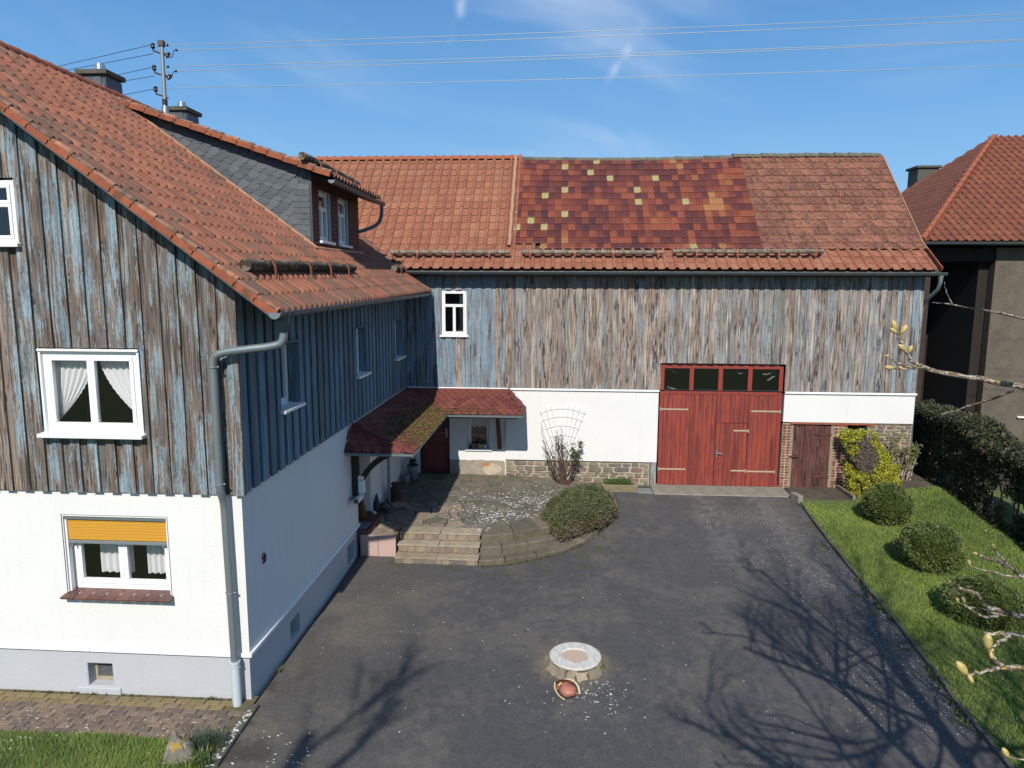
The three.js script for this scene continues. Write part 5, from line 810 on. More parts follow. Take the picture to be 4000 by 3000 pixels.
  band(4.84, 5.2, 6.32, 7.3); band(3.69, 4.08, 6.32, 7.3); band(2.18, 2.9, 6.32, 7.3); band(2.2, 5.2, 6.14, 6.29);
  for (const zc of [4.46, 3.29]) windowPart(house, 'dormer_window', [-0.58, 6.33, zc], Math.PI / 2, 0.7, 0.94, { cols: 2, transom: 0.66, depth: 0.07, fw: 0.05, sw: 0.035, sill: M.trim, sillOut: 0.07, room: 1.3, lining: M.plinth });
  // slate cheeks
  for (const [zc, side] of [[5.2, 1], [2.16, -1]]) {
    const ck = add('dormer_cheek', polyCheek(zc, side), M.slate[2], house);
    if (side < 0) continue;
    const sh = prism([[-0.125, 0.06], [-0.11, -0.04], [-0.02, -0.1], [0.06, -0.105], [0.125, -0.03], [0.115, 0.08], [0.0, 0.13]], 0.008, { bevel: 0.002 });
    const inT = (x, y) => x < -0.9 && y < dormY(x) - 0.1 && y > houseY(x, 5.2) + 0.04;
    for (let i = 0; i < 30; i++) for (let j = 0; j < 24; j++) { const a = -0.36, px = (j - 12) * 0.19 * Math.cos(a) - (i % 2) * 0.1, x = -2.2 + (j - 12) * 0.18 + (i % 2) * 0.09, y = 6.0 + i * 0.105 + (j - 12) * -0.05; if (!inT(x, y)) continue; const o = add('slate', sh, pick(M.slate, r), ck); o.position.set(x, y, 5.208 + r() * 0.002); o.rotation.set(-0.07, 0, a + 0.25 + (r() - 0.5) * 0.03); }
    for (let i = 0; i < 12; i++) { const y = 6.22 + i * 0.105; if (y > 7.36) break; const o = add('slate', cbox(0.3, 0.112, 0.01, 0.002), pick(M.slate, r), ck); o.position.set(-0.76, y, 5.214 + r() * 0.004); o.rotation.set(-0.07, 0, -0.02); }
    for (let i = 0; i < 20; i++) { const x = -0.72 - i * 0.155, o = add('slate', cbox(0.15, 0.16, 0.01, 0.002), pick(M.slate, r), ck); o.position.set(x, dormY(x) - 0.11, 5.216 + r() * 0.003); o.rotation.z = -0.33 + 0.0; if (x < -3.6) break; }
  }
  const fp = []; for (let i = 0; i <= 12; i++) { const x = mix(-0.5, -3.9, i / 12); fp.push([x, houseY(x, 5.27) + 0.05 + 0.008 * (i % 2), 5.27]); }
  add('mortar_flashing', taper(fp, fp.map(() => 0.062), 6), M.mortar, house);
  const ap = []; for (let i = 0; i <= 8; i++) ap.push([-0.52, houseY(-0.52, mix(5.25, 2.1, i / 8)) + 0.055, mix(5.25, 2.1, i / 8)]); add('apron_flashing', taper(ap, ap.map(() => 0.045), 6), M.mortar, house);
  // dormer roof
  const dk = []; dk.push([[-0.22, dormY(-0.22) - 0.04, 5.36], [-0.22, dormY(-0.22) - 0.04, 1.7], [-3.95, dormY(-3.95) - 0.04, 1.7], [-3.95, dormY(-3.95) - 0.04, 5.36]]);
  const dr = add('dormer_roof', projUV(polyGeo(dk), 1, 0, 0, true), M.darkBeam, house); const D = [];
  for (let row = 0; row < 13; row++) for (let i = 0; i < 18; i++) { const x = -0.16 - row * 0.279, z = 5.34 - i * 0.2, a = V3(x, dormY(x), z), b = V3(x - 0.279, dormY(x - 0.279), z), T0 = b.sub(a).normalize(), U = V3(0, 0, -1), Nn = U.clone().cross(T0); const c = q() < 0.5 ? rollC.length + Math.floor(q() * oldC.length) : Math.floor(q() * rollC.length); D.push({ M: frameM(a, U, T0, Nn).multiply(new THREE.Matrix4().makeRotationFromEuler(new THREE.Euler((q() - 0.5) * 0.02, (q() - 0.5) * 0.02, 0))), c, color: all[c] }); }
  tileField(dr, 'dormer_tile', TILE.roll, M.clayOld, D, 'dormer_tile_field', 300, 22);
  verge(dr, dormY, -0.15, 0.279, 14, 5.38, vm);
  add('dormer_soffit', [projUV(polyPrism([[-0.2, dormY(-0.2) - 0.13], [-0.2, dormY(-0.2) - 0.06], [-0.6, dormY(-0.6) - 0.06], [-0.6, dormY(-0.6) - 0.13]], 3.36).translate(0, 0, 1.8))], M.darkBeam, house);
  const dg = grp('dormer_gutter', house); add('channel', gutterGeo(3.75, 0.06).rotateY(Math.PI / 2).translate(-0.13, 7.36, 5.42), M.zincDark, dg); add('end_cap', gutterEnd(0.06).rotateY(Math.PI / 2).translate(-0.13, 7.36, 5.42), M.zinc, dg);
  add('pipe', tube([[-0.13, 7.34, 1.8], [-0.13, 7.2, 1.8], [-0.14, 7.05, 1.82], [-0.2, 6.9, 1.88], [-0.4, 6.76, 2.05], [-0.6, 6.68, 2.2]], 0.04, 10), M.zincDark, dg);
  const sg = grp('snow_guard', house); { const pts = [], rad = []; for (let i = 0; i <= 8; i++) { pts.push([-0.62, dormY(-0.62) + 0.17 + 0.01 * (i % 2), mix(5.5, 2.0, i / 8)]); rad.push(0.07 - 0.012 * i / 8); } add('log', [projUV(taper(pts, rad, 10)), projUV(new THREE.CircleGeometry(0.07, 10).translate(...pts[0]))], M.logDark, sg); for (const z of [4.75, 3.8, 2.5]) { const o = add('hook', projUV(polyStrip([[0, 0.06, -0.13], [0, 0.09, -0.05], [0, 0.065, 0.05], [0, -0.03, 0.09], [0, -0.12, 0.1]], 0.05).rotateY(Math.PI / 2)), M.hook, sg); o.position.set(-0.62, dormY(-0.62) + 0.17, z); } }
  // remaining shell
  add('far_wall', bxAt(-8.76, -8.5, 0, 5.5, 0.0, 9.4, 0.004), M.plaster, house);
}
function polyPrism(pts, dz) { const a = pts.map((p) => [p[0], p[1], 0]), b = pts.map((p) => [p[0], p[1], dz]), f = [[...a].reverse(), b]; let ar = 0; for (let i = 0; i < pts.length; i++) { const p = pts[i], q = pts[(i + 1) % pts.length]; ar += p[0] * q[1] - q[0] * p[1]; } for (let i = 0; i < pts.length; i++) { const j = (i + 1) % pts.length; f.push([a[i], a[j], b[j], b[i]]); } if (ar < 0) f.forEach((q) => q.reverse()); return polyGeo(f); }
function polyCheek(z, s) { const p = [[-0.58, 5.95], [-0.58, dormY(-0.58) - 0.03], [-3.95, dormY(-3.95) - 0.03]]; return projUV(polyPrism(p, -0.1 * s).translate(0, 0, z), 1, 0, 0, true); }

// ================================================================ porch canopy in the corner of house and barn
{
  const c = thing('porch_canopy', 'lean-to canopy of mossy red shingles wrapping the corner between house and barn', 'canopy'), r = rng(3001);
  const YT = 2.81, YE = 2.36, XE = 1.26, ZE = 1.36, ZN = 5.4, ZA = 5.05, XR = 3.13, XA = 2.7;
  const faces = [
    { pts: [[0.0, YT, 0.0], [0.0, YT, ZA], [XE, YE, ZN], [XE, YE, ZE]], U: V3(0, 0, 1), eave: V3(XE, YE, 0), up: V3(-XE, YT - YE, 0).normalize(), mossy: true },
    { pts: [[0.0, YT, 0.0], [XE, YE, ZE], [XR, YE, ZE], [XA, YT, 0.0]], U: V3(1, 0, 0), eave: V3(0, YE, ZE), up: V3(0, YT - YE, -ZE).normalize(), mossy: true },
    { pts: [[0.0, YT, ZA], [0.0, YE, ZN], [XE, YE, ZN]], U: V3(1, 0, 0), eave: V3(0, YE, ZN), up: V3(0, YT - YE, ZA - ZN).normalize() },
    { pts: [[XA, YT, 0.0], [XR, YE, ZE], [XR, YE, 0.0]], U: V3(0, 0, -1), eave: V3(XR, YE, 0), up: V3(XA - XR, YT - YE, 0).normalize() },
  ];
  add('deck', [projUV(polyGeo(faces.map((f) => f.pts)), 1, 0, 0, true), projUV(polyGeo(faces.map((f) => f.pts.map(([x, y, z]) => [x, y - 0.04, z]).reverse())), 1, 0, 0, true)], M.darkBeam, c);
  const tail = prism([[-0.092, 0.2], [-0.092, 0.06], [-0.045, 0.0], [0.045, 0.0], [0.092, 0.06], [0.092, 0.2]], 0.017, { bevel: 0.003 });
  const mossL = [], place = [];
  faces.forEach((f) => {
    const Nn = f.U.clone().cross(f.up).normalize(); if (Nn.y < 0) Nn.negate(); const U = f.up.clone().cross(Nn).normalize();
    const p2 = f.pts.map((p) => { const d = V3(...p).sub(f.eave); return [d.dot(U), d.dot(f.up)]; });
    for (let row = 0; row < 11; row++) for (let i = -32; i < 32; i++) {
      const u = i * 0.192 + (row % 2) * 0.096, v = row * 0.142 - 0.02; if (!inPoly(u, v + 0.11, p2) && !inPoly(u, v + 0.05, p2)) continue; const e = (u0) => inPoly(u0, v + 0.1, p2); if (!e(u - 0.05) && !e(u + 0.05)) continue;
      const o = f.eave.clone().addScaledVector(U, u).addScaledVector(f.up, v).addScaledVector(Nn, 0.008 + r() * 0.003), M4 = frameM(o, U, f.up, Nn).multiply(new THREE.Matrix4().makeRotationFromEuler(new THREE.Euler(-0.1, 0, (r() - 0.5) * 0.04)));
      place.push(M4);
      if (f.mossy) { const w = o; const m = f === faces[0] ? sst(1.1, 0.35, v) * sst(5.2, 4.5, w.z) * sst(0.7, 1.7, w.z) : sst(0.6, 0.25, v) * sst(2.9, 1.4, w.x) * 0.8; const n = Math.floor(m * (f === faces[0] ? 13 : 8) * (0.5 + N(w.x * 3, w.z * 3, 64, 64, 44))); for (let k = 0; k < n; k++) { const du = (r() - 0.5) * 0.19, dv = f === faces[0] ? (r() - 0.2) * 0.13 : (r() - 0.35) * 0.05; mossL.push([xf(o.clone().addScaledVector(U, du).addScaledVector(f.up, dv).addScaledVector(Nn, 0.022), qy(r() * 6), V3(0.5 + r(), 0.5 + r() * 0.7, 0.5 + r())), mix3([0.055, 0.038, 0.012], [0.125, 0.095, 0.022], r())]); } }
    }
  });
  place.sort((a, b) => V3().setFromMatrixPosition(a).distanceTo(camera.position) - V3().setFromMatrixPosition(b).distanceTo(camera.position));
  const shing = M.shingle; place.slice(0, 300).forEach((m) => { const o = add('shingle', tail, pick(shing, r), c); o.applyMatrix4(m); });
  if (place.length > 300) stuff(add('shingle_field', place.slice(300).map((m) => tail.clone().applyMatrix4(m)), shing[0], c));
  const mg = new THREE.IcosahedronGeometry(0.022, 1); { const p = mg.attributes.position; for (let i = 0; i < p.count; i++) p.setY(i, p.getY(i) * 0.7); mg.computeVertexNormals(); }
  stuff(scatter('moss', mg, mat([1, 1, 1], { roughness: 1 }), mossL, c));
  // edge trims and gutters
  const edge = [[[-0.02, YE, ZN], [XE + 0.02, YE, ZN]], [[XE, YE, ZN + 0.02], [XE, YE, ZE]], [[XE, YE, ZE], [XR + 0.02, YE, ZE]], [[XR, YE, ZE + 0.02], [XR, YE, 0.02]]];
  for (const [a, b] of edge) { const A = V3(...a), B = V3(...b), l = A.distanceTo(B), o = add('gutter_strip', [cbox(l, 0.05, 0.05, 0.012).translate(0, -0.045, 0), cbox(l, 0.012, 0.07, 0.004).translate(0, -0.015, 0)], M.zinc, c); o.position.copy(A.add(B).multiplyScalar(0.5)); o.rotation.y = Math.atan2(-(b[2] - a[2]), b[0] - a[0]); }
  // hip caps
  for (const [a, b] of [[[0.02, YT + 0.02, ZA], [XE, YE + 0.02, ZN]], [[XA, YT + 0.02, 0.02], [XR, YE + 0.02, ZE]]]) add('hip_cap', rod(a, b, 0.022, 0.022, 6), M.shingle[1], c);
  // timber: wall posts, curved brace, plates
  add('wall_post', bxAt(-0.04, 0.08, 1.36, 2.4, 4.86, 5.0, 0.008), M.darkBeam, c);
  const br = (x0, y0, x1, y1, bow, t) => { const A = [], B = [], n = 12; for (let i = 0; i <= n; i++) { const s = i / n, x = mix(x0, x1, s) - bow * Math.sin(Math.PI * s), y = mix(y0, y1, s) + bow * Math.sin(Math.PI * s), dx = (x1 - x0), dy = (y1 - y0), l = Math.hypot(dx, dy); A.push([x - dy / l * t, y + dx / l * t]); B.push([x + dy / l * t, y - dx / l * t]); } return prism([...B, ...A.reverse()], 0.12); };
  add('curved_brace', br(0.08, 1.6, 0.82, 2.28, 0.07, 0.055).translate(0, 0, 4.86), M.darkBeam, c);
  add('rafter', bxAt(0.06, 1.2, 2.27, 2.36, 4.87, 4.99, 0.008), M.darkBeam, c);
  add('wall_post', bxAt(-0.04, 0.06, 1.75, 2.4, 2.88, 3.0, 0.008), M.brownBeam, c); add('curved_brace', br(0.06, 1.85, 0.55, 2.28, 0.05, 0.05).translate(0, 0, 2.88), M.brownBeam, c);
  add('plate', bxAt(1.08, 1.18, 2.24, 2.33, ZE - 0.2, 5.2, 0.008), M.darkBeam, c); add('plate', bxAt(1.2, 3.0, 2.24, 2.33, 1.1, 1.22, 0.008), M.brownBeam, c);
  const kb = add('brace', cbox(0.11, 1.34, 0.09, 0.008), M.brownBeam, c); kb.position.set(2.47, 1.74, 0.42); kb.rotation.x = 0.66;
  add('downpipe', [rod([0.1, 2.35, 2.6], [0.1, 0.5, 2.6], 0.035, 0.035, 10), rod([0.1, 1.3, 2.6], [0.1, 1.25, 2.6], 0.041, 0.041, 10), tube([[0.1, 2.3, 2.6], [0.4, 2.36, 2.6], [1.2, 2.3, 2.6]], 0.03, 8)], M.zinc, c);
}

// ================================================================ small things by the entrance
{
  const tb = thing('newspaper_tube', 'white newspaper tube fixed to the house wall beside the entrance', 'tube', [0.12, 1.36, 5.14]);
  add('tube', [projUV(new THREE.CylinderGeometry(0.062, 0.062, 0.36, 20, 1, true).rotateX(Math.PI / 2)), projUV(new THREE.CylinderGeometry(0.056, 0.056, 0.36, 20, 1, true).rotateX(Math.PI / 2)), projUV(new THREE.RingGeometry(0.056, 0.062, 20).translate(0, 0, 0.18))], mat([0.62, 0.62, 0.62], { roughness: 0.5 }), tb);
  add('bracket', bxAt(-0.17, -0.05, -0.02, 0.02, -0.08, 0.08), M.galv, tb);
  const mb = thing('letter_plate', 'narrow white letter box above the newspaper tube', 'letterbox', [0.13, 1.42, 4.93]);
  add('box', bxAt(-0.06, 0.06, 0, 0.36, -0.06, 0.06, 0.01), M.trim, mb); add('slot', bxAt(-0.04, 0.04, 0.27, 0.285, 0.0585, 0.063, 0.001), M.black, mb);
  tag(add('door_mat', bxAt(-0.16, 0.16, 0.549, 0.585, 4.24, 4.62, 0.012).translate(-0.06, 0, 0), mat(S3(120, 130, 146, 0.8), { map: rep(T.plaster, 2, 2), roughness: 1 }), scene), 'blue grey mat on the red entrance step', 'mat');
  const ch = thing('milk_churn', 'rusty old milk churn standing by the house wall on the terrace', 'milk churn', [0.2, 0.487, 2.37]);
  add('body', lathe([[0, 0], [0.125, 0], [0.13, 0.015], [0.125, 0.03], [0.125, 0.24], [0.118, 0.27], [0.085, 0.33], [0.08, 0.36], [0.1, 0.385], [0.104, 0.4], [0.095, 0.405], [0, 0.4]], 28), M.rust, ch);
  for (const s of [-1, 1]) add('handle', tube([[s * 0.08, 0.36, 0], [s * 0.14, 0.36, 0], [s * 0.15, 0.3, 0], [s * 0.118, 0.26, 0]], 0.009, 6), M.rust, ch);
  const bin = thing('metal_bin', 'tall galvanised bin in the corner beside the dark red door', 'bin', [0.24, 0.487, 0.6]);
  add('body', lathe([[0, 0], [0.125, 0], [0.14, 0.36], [0.146, 0.37], [0.136, 0.37], [0.12, 0.02]], 28), M.galv, bin); add('rim', projUV(new THREE.TorusGeometry(0.142, 0.008, 6, 28).rotateX(Math.PI / 2).translate(0, 0.37, 0)), M.black, bin);
  const bk = thing('wicker_basket', 'small woven basket resting on top of the metal bin', 'basket', [0.24, 0.86, 0.6]);
  add('weave', lathe([[0, 0], [0.075, 0], [0.09, 0.05], [0.085, 0.1], [0.095, 0.14], [0.085, 0.14], [0.07, 0.02], [0, 0.015]], 18), M.rust, bk); add('handle', tube([[-0.088, 0.13, 0], [-0.05, 0.24, 0], [0.05, 0.24, 0], [0.088, 0.13, 0]], 0.007, 6), M.rust, bk);
  const bu = thing('bucket', 'small pale bucket beside the metal bin', 'bucket', [0.13, 0.487, 0.92]);
  add('body', lathe([[0, 0], [0.085, 0], [0.1, 0.19], [0.106, 0.2], [0.097, 0.2], [0.08, 0.015]], 24), mat(S3(150, 150, 144, 0.8), { roughness: 0.6 }), bu); add('handle', tube([[-0.1, 0.19, 0], [-0.06, 0.14, 0.08], [0.06, 0.14, 0.08], [0.1, 0.19, 0]], 0.005, 5), M.galv, bu);
  // carved wooden figure in the recess
  const fg = tag(add('carved_figure', lathe([[0, 0], [0.09, 0], [0.11, 0.05], [0.105, 0.16], [0.08, 0.3], [0.055, 0.4], [0.05, 0.44], [0.06, 0.5], [0.045, 0.56], [0.015, 0.66], [0, 0.68]], 14), mat(S3(140, 78, 44, 0.7), { map: rep(T.grain, 2, 1), roughness: 0.8 }), scene), 'tall pointed wooden carving standing in the entrance recess', 'carving'); fg.position.set(-0.18, 0.547, 3.95); fg.scale.z = 0.7;
  const fb = tag(add('slate_figure', lathe([[0, 0], [0.075, 0], [0.085, 0.06], [0.07, 0.16], [0.05, 0.24], [0.028, 0.34], [0.008, 0.4], [0, 0.41]], 9), M.black, scene), 'dark pointed ornament beside the entrance pillar', 'ornament'); fb.position.set(0.02, 0.55, 3.42);
  const fc = tag(add('round_ornament', new THREE.SphereGeometry(0.105, 18, 12), mat([0.05, 0.05, 0.055], { roughness: 0.7, map: rep(T.stone, 2, 2) }), scene), 'dark round ornament on the terrace next to the pointed one', 'ornament'); fc.scale.set(1, 0.95, 1.15); fc.position.set(0.12, 0.59, 3.22);
  const wp = tag(add('white_pebble', new THREE.DodecahedronGeometry(0.05, 1), mat([0.6, 0.58, 0.54]), scene), 'white stone at the foot of the entrance pillar', 'stone'); wp.scale.set(1, 0.7, 0.8); wp.position.set(0.02, 0.58, 3.64);
  const dc = thing('drain_cover', 'square metal drain cover set into the shaded terrace', 'drain cover', [0.42, 0.492, 1.57]); add('plate', cbox(0.33, 0.012, 0.36, 0.003), M.zincDark, dc); add('rim', [bxAt(-0.185, -0.168, -0.006, 0.01, -0.2, 0.2, 0.002), bxAt(0.168, 0.185, -0.006, 0.01, -0.2, 0.2, 0.002), bxAt(-0.168, 0.168, -0.006, 0.01, -0.2, -0.183, 0.002), bxAt(-0.168, 0.168, -0.006, 0.01, 0.183, 0.2, 0.002)], M.galv, dc);
  // flower pots on the kitchen sill
  [[1.69, [0.012, 0.02, 0.02], 'black'], [1.82, [0.35, 0.03, 0.03], 'red'], [1.945, [0.42, 0.5, 0.03], 'lime green'], [2.075, [0.66, 0.68, 0.66], 'white']].forEach(([x, cc, nm], i) => {
    const p = thing('flower_pot', nm + ' flower pot on the small window sill under the canopy', 'flower pot', [x, 1.172, -0.055], 0, 'pots on the small window sill'); add('pot', lathe([[0, 0], [0.036, 0], [0.048, 0.085], [0.052, 0.085], [0.052, 0.1], [0.045, 0.1], [0.04, 0.07], [0, 0.07]], 20), mat(cc, { roughness: 0.4 }), p); if (i === 1) add('cactus', lathe([[0, 0.07], [0.02, 0.08], [0.024, 0.14], [0.016, 0.19], [0, 0.2]], 10), mat([0.06, 0.03, 0.02]), p); else add('soil', projUV(new THREE.CylinderGeometry(0.042, 0.042, 0.01, 16)).translate(0, 0.08, 0), M.soil, p);
  });
}

// ================================================================ stone well head and broken clay jar in the yard
{
  const w = thing('stone_planter', 'round stone pedestal with pale millstone ring and sandy middle in the yard', 'pedestal', [4.27, 0, 8.5]), r = rng(4001);
  const core = add('core', new THREE.CylinderGeometry(0.33, 0.36, 0.11, 28), M.concreteDark, w); core.position.y = 0.055;
  const n = 15; for (let i = 0; i < n; i++) { const a0 = i / n * 6.283 + r() * 0.1, wd = 0.1 + r() * 0.12, h = 0.11 + r() * 0.05, g = new THREE.BoxGeometry(wd, h, 0.1, 2, 2, 1), p = g.attributes.position; for (let k = 0; k < p.count; k++) p.setXYZ(k, p.getX(k) + (N(p.getX(k) * 30 + i * 5, p.getY(k) * 30, 64, 64, 51) - 0.5) * 0.035, p.getY(k) + (N(p.getX(k) * 30, p.getY(k) * 30 + i * 3, 64, 64, 52) - 0.5) * 0.03, p.getZ(k) + (N(p.getX(k) * 40 + i, p.getZ(k) * 40, 64, 64, 53) - 0.5) * 0.03);
    const o = add('stone', projUV(g.toNonIndexed(), 1, r() * 4, r() * 4, true), Math.sin(a0) > 0.2 || Math.cos(a0) < -0.3 ? [M.sandstone[2], M.rubble[2], M.rubble[0]][i % 3] : M.rubble[i % 5], w); o.position.set(Math.cos(a0) * 0.375, 0.045, Math.sin(a0) * 0.375); o.rotation.set(0, Math.PI / 2 - a0, 0); o.rotateX(-0.3 - r() * 0.25); o.rotateZ((r() - 0.5) * 0.4); o.rotateY((r() - 0.5) * 0.4); }
  const ring = lathe([[0.16, 0.12], [0.365, 0.12], [0.376, 0.13], [0.376, 0.152], [0.366, 0.16], [0.2, 0.162], [0.185, 0.155], [0.18, 0.13], [0.16, 0.125]], 48); { const p = ring.attributes.position; for (let i = 0; i < p.count; i++) { const x = p.getX(i), z = p.getZ(i), d = Math.hypot(x, z); if (d < 0.22) { const k = 1 + 0.14 * (N(Math.atan2(z, x) * 3 + 20, 2, 64, 64, 61) - 0.5); p.setX(i, x * k); p.setZ(i, z * k); } } ring.computeVertexNormals(); }
  add('millstone', projUV(ring), mat(S3(224, 221, 212, 0.84), { map: rep(T.stone, 3, 3), bumpMap: rep(T.fineH, 4, 4), bumpScale: 0.004, roughness: 0.95 }), w);
  const sd = add('sand', new THREE.CylinderGeometry(0.2, 0.2, 0.02, 28), mat(S3(206, 182, 160, 0.75), { map: rep(T.plaster, 3, 3), roughness: 1 }), w); sd.position.y = 0.134;
  const mossG = new THREE.IcosahedronGeometry(0.03, 1), ml = []; for (let i = 0; i < 150; i++) { const a = -0.6 + r() * 1.1, y = r() * 0.11; ml.push([xf(V3(Math.cos(a) * (0.425 - y * 0.4), y, Math.sin(a) * (0.425 - y * 0.4)), qy(r() * 6), 0.25 + r() * 0.6), mix3([0.05, 0.06, 0.012], [0.13, 0.13, 0.03], r())]); } stuff(scatter('moss', mossG, mat([1, 1, 1], { roughness: 1 }), ml, w));

  const jar = thing('broken_jar', 'broken reddish clay jar lying on the asphalt before the stone pedestal', 'jar', [4.1, 0, 9.25]); jar.scale.set(1.25, 0.85, 1.1);
  const jm = new THREE.MeshPhysicalMaterial({ color: col(S3(190, 122, 102, 0.8)), map: rep(T.clay, 3, 3), roughness: 0.55, side: THREE.DoubleSide }), inner = mat(S3(214, 190, 150, 0.75), { roughness: 0.9 });
  const shard = (rad, h, a0, a1) => { const g = new THREE.LatheGeometry([[rad * 0.7, 0], [rad * 0.95, h * 0.25], [rad, h * 0.5], [rad * 0.92, h * 0.8], [rad * 0.8, h]].map((p) => new THREE.Vector2(...p)), 14, a0, a1); return projUV(g); };
  const body = add('body', [lathe([[0, 0], [0.055, 0.002], [0.075, 0.03], [0.088, 0.075], [0.084, 0.12], [0.062, 0.155], [0.05, 0.17], [0.056, 0.182], [0.046, 0.182], [0.042, 0.165], [0.07, 0.12], [0.074, 0.075], [0.05, 0.02], [0, 0.015]], 26)], jm, jar); body.position.set(0.07, 0.075, 0.13); body.rotation.set(-1.05, 0, 0.35);
  const s1 = add('shard', [shard(0.13, 0.24, -0.4, 1.9), shard(0.121, 0.24, -0.4, 1.9)], jm, jar); s1.position.set(-0.02, 0.0, 0.0); s1.rotation.set(0.35, 2.6, 0.15);
  const s2 = add('rim_shard', tube([[-0.06, 0.12, -0.03], [0.0, 0.17, -0.1], [0.08, 0.17, -0.11], [0.15, 0.1, -0.07], [0.17, 0.01, -0.01]], 0.014, 7), inner, jar);
  const s3 = add('rim_shard', tube([[-0.1, 0.2, 0.0], [-0.1, 0.12, 0.03], [-0.06, 0.05, 0.08], [0.01, 0.01, 0.13]], 0.009, 6), inner, jar);
}
// lichen covered boulder at the corner of the lawn
{
  const g = new THREE.IcosahedronGeometry(0.2, 4), p = g.attributes.position; for (let i = 0; i < p.count; i++) { let x = p.getX(i), y = p.getY(i), z = p.getZ(i); const k = 1 + 0.34 * (N(x * 9 + 20, y * 9 + z * 5 + 20, 64, 64, 71) - 0.5) + 0.1 * (N(x * 30 + 20, (y + z) * 30 + 20, 128, 128, 72) - 0.5); y = y > 0 ? y * 1.5 : y * 0.5; const tp = 1 - 0.5 * sst(0, 0.3, y); p.setXYZ(i, x * k * tp * 0.95 - 0.05 * sst(0, 0.3, y), y * k, z * k * tp * 0.8); }
  g.computeVertexNormals();
  const lich = tex(256, 256, (u, v) => { const a = fbm(u, v, 6, 6, 77, 4), y = sst(0.52, 0.62, fbm(u, v, 5, 5, 78, 4)), wv = sst(0.6, 0.7, fbm(u, v, 12, 12, 79, 3)); let c = mix3(S3(112, 106, 92, 0.7), S3(160, 152, 136, 0.7), a); c = mix3(c, S3(198, 162, 60, 0.75), y * 0.85); return mix3(c, S3(205, 202, 190, 0.75), wv * 0.5); });
  const o = tag(add('boulder', projUV(g, 2.2), mat([1, 1, 1], { map: lich, bumpMap: rep(T.fineH, 1, 1), bumpScale: 0.01, roughness: 0.95 }), scene), 'upright grey boulder with orange lichen on the grass corner', 'boulder'); o.position.set(-0.38, 0.05, 10.9);
}

